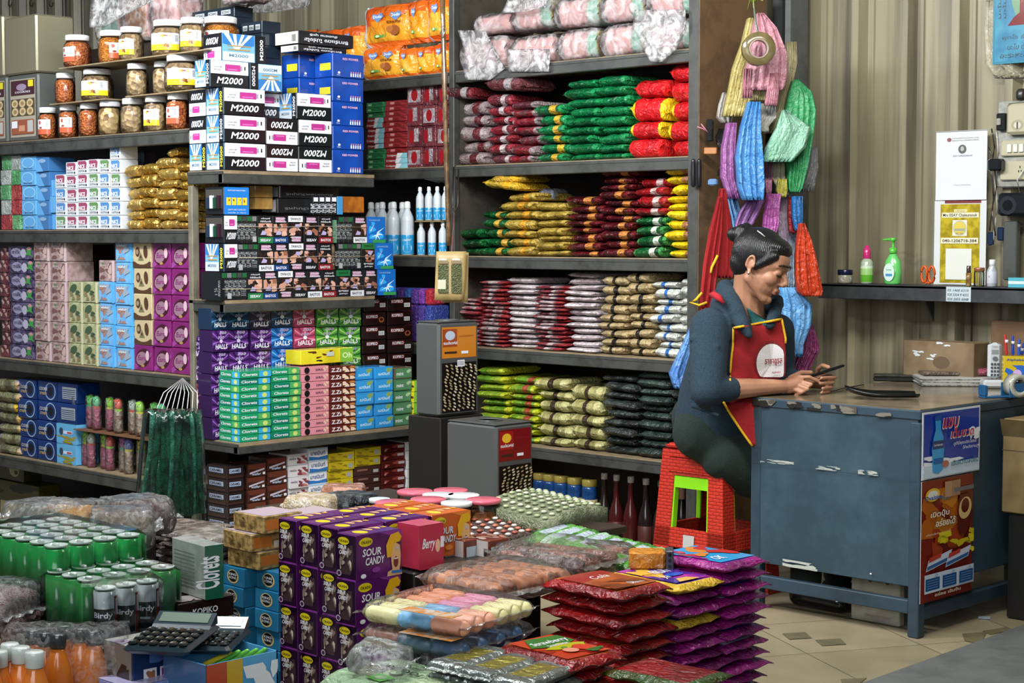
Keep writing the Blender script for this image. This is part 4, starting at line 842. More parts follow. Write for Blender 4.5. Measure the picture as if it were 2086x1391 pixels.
  o = put('cigarette_packet', BL, (x1-.026, max(y, yb0)+.053, z+hr*r)); tag(o, 'bright blue cigarette packet ending the %s row' % rn[r], 'packet')
  b = MB(); ya, yb = onX(items[0][1], 560, x1).y, max(y, yb0); b.tube([(0, 0, 0), (.0005, (yb-ya)*.3, -.004), (.0005, (yb-ya)*.6, .002), (0, yb-ya, -.003)], .0012, mat('#a89a8a'), 6)
  o = b.build('rubber_band', None, (x1+.004, ya, z+hr*(r+.5)+.012*(r-1))); tag(o, 'thin string stretched across the %s row of cigarette packets' % rn[r], 'string')
 # lighter cartons at the left end
 hh = hr; ym = 4.106; ye = onX(486, 560, x1).y-.003
 for k in range(4):
  if k < 2: art = both(m_end('F', False, True), m_side('R')) if k else m_end('F', False, True)
  elif k == 2: art = m_side('R')
  else:
   def art(b):
    b.rect('R', .01, .01, .99, .99, gl('1f6fc0'))
    for i in range(4): b.rect('R', .1+.21*i, .35, .28+.21*i, .62, gl('d9b82c')); b.blobs('R', i, [mat('#7a2a1c')], 1, (.14+.21*i, .42, .24+.21*i, .56), .5)
    b.write('R', 'MATCHES INDUSTRIES', .15, .85, .05, WH, .7); b.write('R', 'SAFETY FIRST CLASS LTD', .15, .16, .05, WH, .7); b.write('R', 'made in laos', .15, .06, .04, WH, .7)
  yb = ye if k in (1, 2) else (ym+.055 if k == 0 else ye+.06); 
  if k == 0: yb = onX(450, 560, x1).y-.002
  o = put('lighter_carton', carton(.13, yb-ym, hh-.002, BK, art), (x1-.067, (ym+yb)/2, z+hh*k)); tag(o, ('bottom lighter carton left of the cigarettes, blue end showing', 'second lighter carton left of the cigarettes, with black and white side', 'third carton left of the cigarettes, black below and white above', 'blue matchbox carton with yellow squares, on top at the left')[k], 'box')
  if k > 1:
   b = MB(); b.box(-.056, .056, -.001, 0, .025, hh-.012, mat('#3d3a36')); 
   for i in range(4): b.box(-.04+.024*i, -.022+.024*i, -.012, -.002, .026, .07+.008*(i % 2), mat(('#1c2c44', '#b8bcc0', '#143c2c', '#2c1620')[i], 'gloss'))
   c = b.build('carton_opening', o, (0, -(yb-ym)/2, 0))
 # goods behind
 gb = gl('a8874a', '8c6c38', 20); DK = gl('191b1d')
 def wr(b): b.write('R', 'อันตรายควันบุหรี่', .1, .55, .25, mat('#5c5f60'), .8, True, 0, True); b.rect('F', .1, .1, .9, .9, mat('#7a7c7e'))
 def put2(name, dx, px0, px1, py0, py1, m, art, lab, dep=.12, cat='box'):
  X = x1-dx; a = onX(px0, py1, X); c = onX(px1, py1, X); hh = onX(px0, py0, X).z-a.z
  o = put(name, carton(dep, c.y-a.y, hh, m, art), (X-dep/2, (a.y+c.y)/2, a.z)); tag(o, lab, cat); return o
 zb = SZ['M2']+hr*3
 put2('cigarette_carton', .06, 566, 700, 404, 434, DK, wr, 'black carton with faint white writing behind the cigarettes, lower one')
 put2('cigarette_carton', .06, 570, 690, 378, 403, DK, wr, 'black carton with pale end behind the cigarettes, upper one')
 for k, (a, c) in enumerate(((378, 402), (403, 426))): put2('gold_box', .09, 520, 556, a, c, gb, None, 'small gold box behind the cigarettes, %s' % ('upper', 'lower')[k], .1)
 put2('orange_carton', .04, 690, 742, 400, 433, mat('#a8621c', 'paper', '#8c4c12', 30), None, 'orange carton behind the blue cigarette packets')
 put2('brown_carton', .20, 508, 566, 372, 470, mat('#1c1613'), None, 'dark tall carton in the shadow behind the gold boxes', .08)
 for k in range(5):
  put2('slim_packet', .03, 638+12.4*k, 649+12.4*k, 400, 437, mat(('#15171a', '#15171a', '#1c2024', '#15171a', '#3f87b8')[k], 'gloss'), (lambda b: (b.rect('R', .1, .72, .9, .95, WH), b.write('R', 'SLIMS', .8, .1, .5, WH, .5, False, rot=90))) if k < 4 else None,
             'slim upright packet on top of the cigarettes, %s from the left' % ('first', 'second', 'third', 'fourth', 'fifth')[k], .03, 'packet')
cigs()
def sweets():
 z = SZ['M3']+.001; XB = XM-.075
 cl = {'p': ('#4c2468', '#2c1440', '#8c5cae'), 'b': ('#1c66b4', '#12407c', '#5ca4e0'), 'k': ('#b04068', '#7a2c48', '#d88aa8'), 'g': ('#4c9c34', '#2c5c2c', '#a8cf70'), 'd': ('#2c2038', '#181420', '#5c4a70'), 'n': ('#1c3c5c', '#142840', '#4c7ca8')}  # last two: darker tones, shade painted into the top row of boxes
 def halls(c, f='R', half=False):
  A, B_, C_ = (mat(q, 'gloss') for q in cl[c])
  def art(b):
   b.rect(f, .015, .01, .985, .99, A)
   for i in range(14):
    t = PI*i/7+.2; s = .10
    P = [(.5, .5)]+[(min(max(.5+.7*math.cos(t+q), .02), .98), min(max(.5+.6*math.sin(t+q), .02), .98)) for q in (-s, s)]
    b.pp(f, P, C_ if i % 2 else B_)
   b.ell(f, .5, .5, .09, .09, mat('#c9b4d8' if c in 'pd' else '#d8e4e8', 'gloss'))
   b.rect(f, .015, .01, .985, .1, B_)
   b.write(f, 'HALLS', .16, .14, .22, WH, .7, True, .12)
   b.write(f, 'ลอล', .4, .82, .13, gl('b8a8cc'), .4, True, .1); b.write(f, 'ลอล', .3, .60, .13, gl('b8a8cc'), .36, True, .1)
  return art
 cols = [(430, 466, 'pppppn'), (466, 509, 'pppppn'), (509, 553, 'pppppd'), (554, 599, 'bbbbbn'), (600, 644, 'kkkkkk'), (645, 691, 'gggggg'), (692, 736, 'gggggg')]
 memo = {k: halls(k) for k in cl}
 for j, (a, c, s) in enumerate(cols):
  box_stack(a, c, 628 if j < 3 else 624, 6, z, XB, BK, None, 'sweet_box', {'p': 'purple', 'b': 'blue', 'k': 'pink', 'g': 'green'}[s[0]]+' menthol sweet box', 'the %s sweet column' % ('first', 'second', 'third', 'fourth', 'fifth', 'sixth', 'seventh')[j], 'box', 'menthol sweet boxes', .09, 'X', 0, 1, arts=lambda i, s=s: (memo[s[i]], mat(cl[s[i]][1], 'gloss')))
 # left column faces the other way
 hl = halls('p', 'F'); hk = halls('k', 'F')
 a = onY(387, 700, 4.112); c = onY(431, 700, 4.112); hh = .098
 zt = onY(400, 828, 4.112).z
 for k in range(3):
  o = put('sweet_box', carton(c.x-a.x-.002, .09, hh-.0015, mat(cl['k' if k == 0 else 'p'][1], 'gloss'), hk if k == 0 else hl), ((a.x+c.x)/2, 4.16, zt+hh*k)); tag(o, ('pink sweet box standing above the white rolls at the left post', 'purple sweet box above the pink one at the left post', 'topmost purple sweet box at the left post')[k], 'box')
 for k in range(2):
  b = MB(); pr = [(.018, 0)]; n = 16
  for i in range(n): zz = (zt-z-.004)*i/n; pr += [(.026, zz+.002), (.0235, zz+(zt-z)/n*.9)]
  b.lathe(pr, gl('b5aca0'), 14); o = b.build('roll_pack', None, (a.x+.03+.054*k, 4.145, z)); tag(o, 'white ribbed roll under the pink sweet box, %s one' % ('left', 'right')[k], 'roll', 'white ribbed rolls')
 def kop(b):
  b.rect('R', .02, .03, .98, .97, gl('1c0e0c')); b.rect('R', .14, .58, .66, .88, gl('5c1c18')); b.write('R', 'KOPIKO', .17, .62, .22, WH, .46, True)
  b.rect('R', .68, .3, .92, .6, mat('#c9c9c9')); 
  for i in range(5): b.rect('R', .70+.04*i, .33, .715+.04*i, .57, BK)
 def kop2(b): b.rect('R', .02, .03, .98, .97, gl('1c0e0c')); b.rect('R', .1, .5, .66, .8, gl('5c1c18')); b.write('R', 'KOPIKO', .13, .54, .22, WH, .5, True); b.ell('R', .8, .4, .12, .2, gl('8c4a2c')); b.ell('R', .8, .42, .07, .12, gl('2c120c'))
 box_stack(742, 790, 606, 9, z, XB+.02, BK, None, 'coffee_sweet_box', 'black coffee sweet box', 'the left coffee sweet column', 'box', 'coffee sweet boxes', .11, 'X', arts=lambda i: (kop if i % 4 != 3 else kop2, gl('140a09')))
 box_stack(792, 842, 606, 9, z, XB+.02, BK, None, 'coffee_sweet_box', 'black coffee sweet box', 'the right coffee sweet column', 'box', 'coffee sweet boxes', .11, 'X', arts=lambda i: (kop if i % 3 else kop2, gl('140a09')))
 # chewing gum in front
 T1 = gl('12705a'); T2 = gl('1c8a5c'); T3 = gl('3a9ccf'); LG = gl('4fa05a'); YG = gl('b8c86a')
 def clo(v, f='R'):
  def art(b):
   for g in ((f, 'F') if f == 'R' and v > 3 else (f,)):
    b.rect(g, .0, .08, .62, .92, T1 if v % 2 else T2); b.rect(g, .62, .08, 1, .92, T3 if v % 4 < 2 else LG); b.ell(g, .82, .5, .08, .35, YG); b.write(g, 'Clorets', .06, .3, .42, WH, .5, True, .1)
  return art
 V4 = [clo(i) for i in range(4)]; VC = [clo(4+i) for i in range(4)]
 x1 = XM3-.006; n = 10; yA, yB = 4.112, onX(551, 830, x1).y; zt = onX(490, 757, x1).z; h = (zt-z)/n; me = [carton(.135, yB-yA-.003, h-.001, T2, VC[i]) for i in range(4)]
 for i in range(n):
  o = put('gum_box', me[(0, 0, 2, 2, 0, 1, 0, 2, 1, 0)[i]], (x1-.07-RG.uniform(0, .006), (yA+yB)/2+.004+RG.uniform(-.003, .003), z+h*i), RG.uniform(-.02, .02)); tag(o, 'green chewing gum box, %s in the corner column' % lvl(i, n), 'box', 'green chewing gum boxes')
 box_stack(553, 613, 750, 10, z, x1, T2, None, 'gum_box', 'green chewing gum box', 'the column left of the pink boxes', 'box', 'green chewing gum boxes', .13, 'X', arts=lambda i: (V4[(3, 2, 3, 2, 3, 2, 2, 3, 2, 2)[i]], T2))
 pk = gl('c9828c'); bn = gl('5c1f1c')
 def pink(b): b.rect('R', .28, .05, 1, .95, pk); b.ell('R', .18, .5, .1, .45, gl('1c1818')); b.write('R', 'SIRIUS', .5, .35, .3, gl('3c2438'), .4, True, .1); b.blobs('R', 3, [mat('#d8b09a')], 2, (.8, .1, 1, .9), .4)
 def zz(b): b.rect('R', 0, .05, .48, .95, bn); b.write('R', 'Z.Zs', .05, .2, .55, WH, .4, True, .12); b.blobs('R', 6, [gl('b8783c'), gl('d8c0a8'), gl('6c3420')], 6, (.5, .1, 1, .9), .3)
 def blu(b): b.rect('R', .04, .1, .96, .9, gl('2c8fcf')); b.blobs('R', 5, [gl('7c9c60')], 2, (.5, .4, .95, .9), .5); b.write('R', 'รสมินท์', .15, .3, .25, mat('#bfe0ee'), .65, True, .2)
 def grn(b): b.rect('R', .05, .1, .95, .9, gl('4c7c58')); b.write('R', 'mint', .1, .3, .3, WH, .4, True); b.blobs('R', 5, [mat('#9cb890')], 2, (.5, .2, .95, .8), .3)
 box_stack(615, 670, 746, 9, z, x1, pk, pink, 'gum_box', 'pink chewing gum box', 'the pink column', 'box', 'pink gum boxes', .13, 'X', jit=.3)
 box_stack(671, 724, 745, 9, z, x1, bn, zz, 'wafer_box', 'brown box with white letters and nuts', 'the brown column', 'box', 'brown nut boxes', .13, 'X', jit=.3)
 box_stack(726, 763, 749, 5, z, x1, gl('2c84c4'), blu, 'gum_box', 'sky blue chewing gum box', 'the left blue column', 'box', 'sky blue gum boxes', .12, 'X')
 box_stack(765, 802, 747, 5, z, x1, gl('2c84c4'), blu, 'gum_box', 'sky blue chewing gum box', 'the right blue column', 'box', 'sky blue gum boxes', .12, 'X')
 box_stack(805, 842, 748, 5, z, x1, gl('3c6c4c'), grn, 'gum_box', 'dull green gum box', 'the dull green column', 'box', 'dull green gum boxes', .12, 'X', arts=lambda i: (grn, gl('5c5040') if i == 4 else gl('3c6c4c')))
 lg = gl('7cb43c'); oc = gl('cf6a30')
 def oh(c):
  def art(b):
   b.rect('R', .03, .03, .97, .97, c); b.write('R', 'Oh', .2, .3, .42, gl('cfe8a0') if c is lg else gl('f0b890'), .6, True, 0)
   b.rect('F', 0, 0, 1, 1, gl('cfc020')); b.blobs('F', 1, [mat('#5c1c18')], 2)
  return art
 A1, A2 = oh(lg), oh(oc)
 for j, (a, c) in enumerate(((845, 873), (874, 902))):
  box_stack(a, c, 775, 4, z, x1+.012, lg, None, 'chewy_sweet_box', 'small light green sweet box', 'the %s light green column' % ('left', 'right')[j], 'box', 'light green sweet boxes', .06, 'X', arts=lambda i, j=j: (A2, oc) if (i == 3 and j) else (A1, lg))
 # yellow carton on top
 p = onX(614, 752, x1-.02); q = onX(724, 750, x1-.02); yl = gl('c9b81c', 'd8cc2c', 9)
 def ya(b): b.blobs('R', 2, [gl('5c2818'), BK], 5, (.0, .1, .6, .9), .12); b.rect('R', .74, .02, .99, .98, gl('7cb43c')); b.write('R', 'Oh', .78, .3, .4, gl('d8efb0'), .18, True); b.rect('R', .48, .5, .62, .8, mat('#b8bcb8'))
 o = put('chewy_sweet_carton', carton(.1, q.y-p.y, .06, yl, ya), (x1-.08, (p.y+q.y)/2, max(p.z, onX(640, 745, x1).z+.004)), .03); tag(o, 'yellow open carton with a green end on top of the pink boxes', 'box')
sweets()
def wafers():
 z = SZ['M4']+.001; x1 = XM+.03; dk = gl('241c1c'); bn = gl('4c2c24', '3a201a', 20); lb = gl('a8b8d0')
 def f1(b):
  for g in 'FR': b.rect(g, .1, .45, .8, .8, gl('8f9cb4')); b.write(g, 'CARAMEL', .14, .52, .2, dk, .6, True); b.rect(g, .05, .1, .9, .25, gl('3c2420'))
 def f2(b): b.rect('R', .04, .6, .96, .96, gl('5c3024')); b.pp('R', [(.1, .2), (.9, .5), (.9, .62), (.1, .35)], gl('b0a8b8')); b.write('R', 'wafer', .2, .1, .2, lb, .5, True, .2); b.rect('R', .8, .12, .93, .3, WH)
 def f3(b): b.rect('R', 0, 0, 1, 1, gl('c9c4c8')); b.blobs('R', 3, [gl('7c3c40'), gl('a86a64')], 5, (.45, .1, 1, .8), .3); b.write('R', 'ทองม้วน', .05, .5, .2, mat('#3c3c50'), .35, True)
 def f4(b): b.rect('R', 0, 0, 1, 1, WH); b.pp('R', [(0, 0), (1, .0), (1, .3), (.5, .18), (0, .3)], gl('2c6cae')); b.write('R', 'มายมินท์', .1, .38, .36, gl('1c3c74'), .76, True); b.rect('R', .0, .85, 1, 1, mat('#9cb8d4'))
 def f5(b): b.blobs('R', 3, [mat('#8c7418'), gl('e0d84c')], 4, (0, .1, .7, .9), .2); b.rect('R', .74, .2, .92, .7, mat('#9c9c98')); b.rect('R', .05, .1, .5, .16, mat('#5c5010'))
 def f6(b): b.rect('R', .1, .5, .5, .7, mat('#7c5a50')); b.rect('R', .72, .2, .92, .55, mat('#a8a4a0'))
 def f7(b): b.blobs('R', 5, [gl('8c3c34'), gl('b87c70')], 4, (.1, .1, .9, .9), .25); b.rect('R', .68, .45, .95, .8, mat('#b0a0a0'))
 def f8(b): b.rect('R', 0, 0, 1, 1, gl('c9c6c4')); b.rect('R', .22, .58, .85, .95, gl('d0642c')); b.write('R', 'ก๊ก', .4, .1, .36, gl('1c2c54'), .3, True); b.blobs('R', 8, [mat('#8c4c30')], 2, (.8, .1, 1, .9), .4)
 yA = 4.09; yB = onX(500, 1000, x1).y; zt = onX(470, 950, x1).z; n = 5; h = (zt-z)/n; me = carton(.14, yB-yA-.003, h-.001, dk, f1)
 for i in range(n): o = put('wafer_box', me, (x1-.075, (yA+yB)/2, z+h*i)); tag(o, 'black wafer box, %s in the corner column on the lowest shelf' % lvl(i, n), 'box', 'black wafer boxes')
 ye = gl('c2ae1e', 'b09c18', 20); rd = gl('5c201e', '4a1816', 20)
 for a, c, top, n, m, art, d, w in ((502, 541, 945, 5, bn, f2, 'dark brown wafer box', 'the left brown column'), (543, 584, 932, 5, bn, f2, 'dark brown wafer box', 'the right brown column'), (586, 626, 925, 6, WH, f3, 'white roll biscuit box', 'the white column'), (628, 667, 912, 6, WH, f4, 'white and blue sweet box', 'the white and blue column'),
                                  (669, 722, 922, 7, ye, f5, 'yellow wafer box', 'the left yellow column'), (779, 827, 905, 8, rd, f7, 'dark red biscuit box', 'the dark red column'), (829, 882, 898, 7, WH, f8, 'white and orange biscuit box', 'the column at the right end')):
  box_stack(a, c, top, n, z, x1, m, art, 'wafer_box', d, w, 'box', d+'es', .13, 'X')
 box_stack(724, 777, 912, 7, z, x1, ye, f5, 'wafer_box', 'biscuit box', 'the half yellow, half brown column', 'box', 'yellow and brown biscuit boxes', .13, 'X', arts=lambda i: (f5, ye) if i > 4 else (f6, gl('3c2420')))
wafers()
# ================================================================ the left hand shelves
def jars():
 lidm = gl('d3d5d6'); shell_ = mat('#f2f4f4', 'clear')
 def jar(r, h, content, lab):
  t = put('snack_jar', None); n = 24; c = {'stick': mat('#9c4a22', 'crumb', '#c9783c', 110), 'bean': mat('#a85a14', 'crumb', '#d08a30', 130), 'nut': mat('#6c5238', 'crumb', '#b59a70', 60), 'ring': mat('#7a5c38', 'crumb', '#c9ac78', 45)}[content]
  b = MB(); b.lathe([(r*.80, .003), (r*.93, .012), (r*.95, h*.25), (r*.95, h*.64), (r*.86, h*.74), (r*.7, h*.78)], c, n); b.build('contents', t)
  b = MB(); b.lathe([(r*.84, 0), (r*.98, .010), (r, h*.2), (r, h*.62), (r*.93, h*.72), (r*.78, h*.80), (r*.78, h*.84)], shell_, n); b.build('jar_body', t)
  b = MB(); b.lathe([(r*.84, h*.83), (r*.86, h*.835), (r*.86, h*.985), (r*.82, h)], lidm, n); b.build('lid', t)
  if lab:
   a0, wd = lab[1], lab[2]; up, dn = (gl('c9ccce'), gl('d6c42a')) if lab[0] == 'y' else (gl('bfc2c6'), gl('b8583c'))
   b = MB(); m = 14; zz = [h*.16, h*.32, h*.62]
   for k in range(2):
    V = []; 
    for i in range(m+1):
     a = a0-wd/2+wd*i/m
     for q in (zz[k], zz[k+1]): V.append((r*1.012*math.cos(a), r*1.012*math.sin(a), q))
    b.add(V, [(2*i, 2*i+2, 2*i+3, 2*i+1) for i in range(m)], (dn, up)[k], True)
   def spot(a, z, ra, rz, mm, s=0, n=10): b.add([(r*(1.018+.003*s)*math.cos(a+ra*math.cos(q)), r*(1.018+.003*s)*math.sin(a+ra*math.cos(q)), z+rz*math.sin(q)) for q in [2*PI*i/n for i in range(n)]], [tuple(range(n))], mm)
   if lab[0] == 'y':
    spot(a0, h*.54, .3, h*.05, gl('c9b93c')); spot(a0, h*.55, .16, h*.02, mat('#7a3c2c'), 1)
    for k in range(4): spot(a0+.02+.13*(k-1), h*(.27+.02*(k % 2)), .10, h*.055, mat(('#b08a50', '#8c6434', '#6c3c20', '#c9a468')[k], 'gloss'), k)
    spot(a0-.45, h*.24, .05, h*.02, mat('#8c8c8c'), 1)
   else:
    spot(a0-.35, h*.52, .14, h*.06, gl('a84a38')); spot(a0-.25, h*.36, .18, h*.03, gl('8c3c28'))
   for k in range(5): z = h*(.40+.035*k); aa = a0+wd*.28; b.add([(r*1.02*math.cos(aa+d), r*1.02*math.sin(aa+d), z+q) for d, q in ((-.09, 0), (.09, 0), (.09, .0025), (-.09, .0025))], [(0, 1, 2, 3)], mat('#6c7478'))
   b.build('label', t)
  return t
 A = -PI*.25
 rows = [[(98, 283, .045, .148, 'stick', ('r', A-.3, 1.6)), (140, 281, .045, .15, 'stick', ('r', A-.1, 1.4)), (182, 278, .046, .148, 'stick', None), (225, 276, .052, .15, 'ring', None), (271, 272, .052, .15, 'nut', None), (318, 268, .052, .15, 'nut', ('y', A-.5, 1.9)), (363, 264, .050, .152, 'stick', ('r', A-.4, 1.3))],
   [(133, 206, .046, .138, 'stick', None), (187, 203, .072, .142, 'nut', ('y', A-.1, 2.0)), (280, 192, .048, .14, 'nut', None), (322, 187, .048, .14, 'nut', None), (372, 183, .075, .15, 'nut', ('y', A+.25, 2.1)), (444, 185, .070, .14, 'bean', ('r', A-.2, 1.6))],
   [(158, 130, .062, .145, 'stick', ('r', A-.6, 1.3)), (217, 126, .062, .148, 'bean', ('r', A+.6, 1.2)), (268, 116, .054, .145, 'nut', ('y', A-.5, 1.8)), (332, 108, .075, .155, 'nut', ('y', A, 2.2)), (392, 100, .055, .145, 'nut', ('y', A, 1.8)), (450, 104, .080, .16, 'bean', ('r', A-.3, 1.8))]]
 kinds = {'stick': 'orange sticks', 'bean': 'orange puffs', 'nut': 'brown nuts', 'ring': 'brown rings'}; names = ['leftmost', 'second', 'third', 'fourth', 'fifth', 'sixth', 'seventh']
 z = [SZ['L1']+.001, SZ['L1']+.158, SZ['L1']+.315]
 for r, row in enumerate(rows):
  last = -99
  for i, (px, py, rad, h, c, lab) in enumerate(row):
   back = .06 if r < 2 else .07
   p = onY(px, py, YL+back+rad*0); t = jar(rad*1.0, h, c, lab); x = max(p.x, last+rad*1.0+.003) if i else p.x; last = x+rad
   bk = .215 if (r and i == 5) else back+(.03 if (i % 2 and r) else 0)
   if r and i == 5: x = onY(px, py, YL+bk).x
   t.location = (x, YL+bk, z[r]+.001)
   tag(t, 'snack jar with %s, %s in the %s row of jars' % (kinds[c], names[i], ('bottom', 'middle', 'top')[r]), 'jar')
 cb = mat('#8c7a5c', 'paper', '#7a6a4e', 20)
 for k, (r, p0, p1) in enumerate(((1, 100, 215), (1, 255, 425), (2, 120, 425))):
  a = onY(p0, 180, YL).x; c = onY(p1, 180, YL).x; b = MB(); b.box(0, c-a, 0, .2, 0, .005, cb); o = b.build('cardboard_sheet', None, (a, YL+.0, z[r]-.0055)); tag(o, 'thin cardboard sheet under the %s' % ('two left jars of the middle row', 'right hand jars of the middle row', 'top row of jars')[k], 'cardboard')
jars()
def tins():
 g = mat('#8c8870', 'metal'); st = mat('#6a6c68', 'metal')
 p = onY(2, 270, YL+.02)
 def tin(px0, px1, py0, z, lab, pic):
  a = onY(px0, 200, YL+.03); c = onY(px1, 200, YL+.03); w = c.x-a.x; h = onY((px0+px1)/2, py0, YL+.03).z-z; t = thing('storage_tin', lab, 'tin', ((a.x+c.x)/2, YL+.03+.12, z), 0)
  b = MB(); b.bbox(-w/2, w/2, -.12, .08, 0, h, st if pic else g, .008); b.build('tin_body', t)
  if pic:
   b = MB(); b.custom('P', (-w*.42, -.1215, .02), (1, 0, 0), (0, 0, 1), w*.84, h-.04); P = 'P'
   b.rect(P, 0, 0, 1, 1, gl('9c9484')); b.rect(P, .03, .72, .97, .98, gl('3c1c24')); b.ell(P, .45, .86, .2, .06, mat('#8c7a94')); b.rect(P, .72, .86, .92, .97, gl('d0c424')); b.write(P, 'cookies', .2, .76, .05, WH, .6)
   b.rect(P, .03, .36, .97, .66, gl('4c4030'))
   for k in range(6): b.ell(P, .2+.3*(k % 3), .44+.14*(k//3), .13, .07, gl('b8a47c')); b.ell(P, .2+.3*(k % 3), .44+.14*(k//3), .07, .035, gl('8c7450'))
   b.rect(P, .06, .05, .94, .3, gl('8c4c34')); b.rect(P, .08, .16, .3, .28, WH); b.rect(P, .7, .08, .92, .28, mat('#a8a8a4')); b.rect(P, .36, .1, .6, .2, mat('#b88468'))
   b.build('picture_label', t)
  return t
 z = SZ['L1']+.001
 tin(-30, 14, 158, z, 'tin with a red and brown picture cut by the left frame edge', True); tin(17, 78, 152, z, 'tin with a cookie picture label on its front, left of the jars', True)
 zt = onY(40, 152, YL+.03).z+.002
 tin(-40, 8, 34, zt, 'upper tin cut by the left edge of the frame', False); tin(12, 76, 32, zt, 'plain gold grey tin stacked on the cookie tin', False)
tins()
def top_goods():
 nv = gl('1b2530')
 def art(b):
  for k in range(3): b.rect('F', .08+.31*k, .3, .30+.31*k, .72, mat('#a8acae')); b.write('F', 'KOSHO', .10+.31*k, .38, .25, nv, .18, True)
 for k, (p0, p1, py, n, Y_) in enumerate(((392, 478, 18, 12, YL+.34), (492, 534, 44, 9, YL+.36))):
  a = onY(p0, 100, Y_).x; c = onY(p1, 100, Y_).x; zb = SZ['L1']+.001; h = (onY((p0+p1)/2, py, Y_).z-zb)/n; me = carton(c-a, .10, h-.001, nv, art)
  for i in range(n):
   o = put('medicine_box', me, ((a+c)/2, Y_+.05, zb+h*i)); tag(o, 'navy box with white labels, %s in the %s navy stack' % (lvl(i, n), ('left', 'right')[k]), 'box', 'navy boxes behind the jars')
 b = MB(); b.box(-.36, .36, -.06, .06, 0, .44, M_ply); o = b.build('storage_carton', None, (onY(264, 30, 4.46).x, 4.505, SZ['L1']+.001)); tag(o, 'dark carton behind the jars carrying the pink tissue bags', 'box')
 zt = SZ['L1']+.443; wr = mat('#ddd8d8', 'wrap', '.62', 14); pk = mat('#b0807c', 'cloth', '#c49a98'); gn = mat('#5f8f7c', 'cloth', '#86ab9a'); or_ = mat('#a87444', 'cloth', '#8f6038')
 x = onY(190, 30, 4.40).x
 for k, (w, mm) in enumerate(((.22, gn), (.22, or_), (.22, pk), (.24, pk))):
  t = thing('tissue_bag', 'milky tissue bag above the jars, %s' % ('leftmost and greenish', 'second with an orange pack', 'third with a pink pack', 'rightmost, pink')[k], 'bag', (x+w/2, 4.47, zt), 0)
  put('tissue_pack', pouch_mesh(3, (mm, pk, mm), 1, .02), (0, 0, .01), 0, t, (w*.86, .13, .24)); put('plastic_wrap', pouch_mesh(4, (wr, wr, wr), 1.1, .05), (0, 0, 0), 0, t, (w*1.0, .16, .28)); x += w+.012
  if k == 2: x = onY(470, 30, 4.47).x; zt = onY(435, 18, YL+.34).z+.002
 wf = mat('#d5d2d2', 'wrap', '.8', 22)
 for k, rows in enumerate(([(-4, 480, 640), (14, 490, 630), (26, 510, 560)], [(-6, 190, 330), (30, 188, 260), (56, 186, 215)])):
  o = sheet_px('bag_flap', rows, 0, .004, wf, plane=4.27 if k else YM-.03, pleat=.01); tag(o, 'milky crumpled bag end %s' % ('over the dark carton at the top', 'drooping beside the top left jars')[k], 'bag')
 hook = mat('#2c2c2a', 'metal')
 for k, px in enumerate((16, 60, 100)):
  p = onY(px, 6, YW-.06); b = MB(); pts = [(0, 0, .05)]+[(.022*math.sin(a), 0, .0-.022*math.cos(a)+.0) for a in [PI*1.1*i/8-PI*.55 for i in range(9)]]; b.tube(pts, .003, hook, 6)
  o = b.build('wire_hook', None, (p.x, YW-.045, p.z)); tag(o, 'wire hook on the wall sheet, %s at the top left' % ('first', 'second', 'third')[k], 'hook')
top_goods()
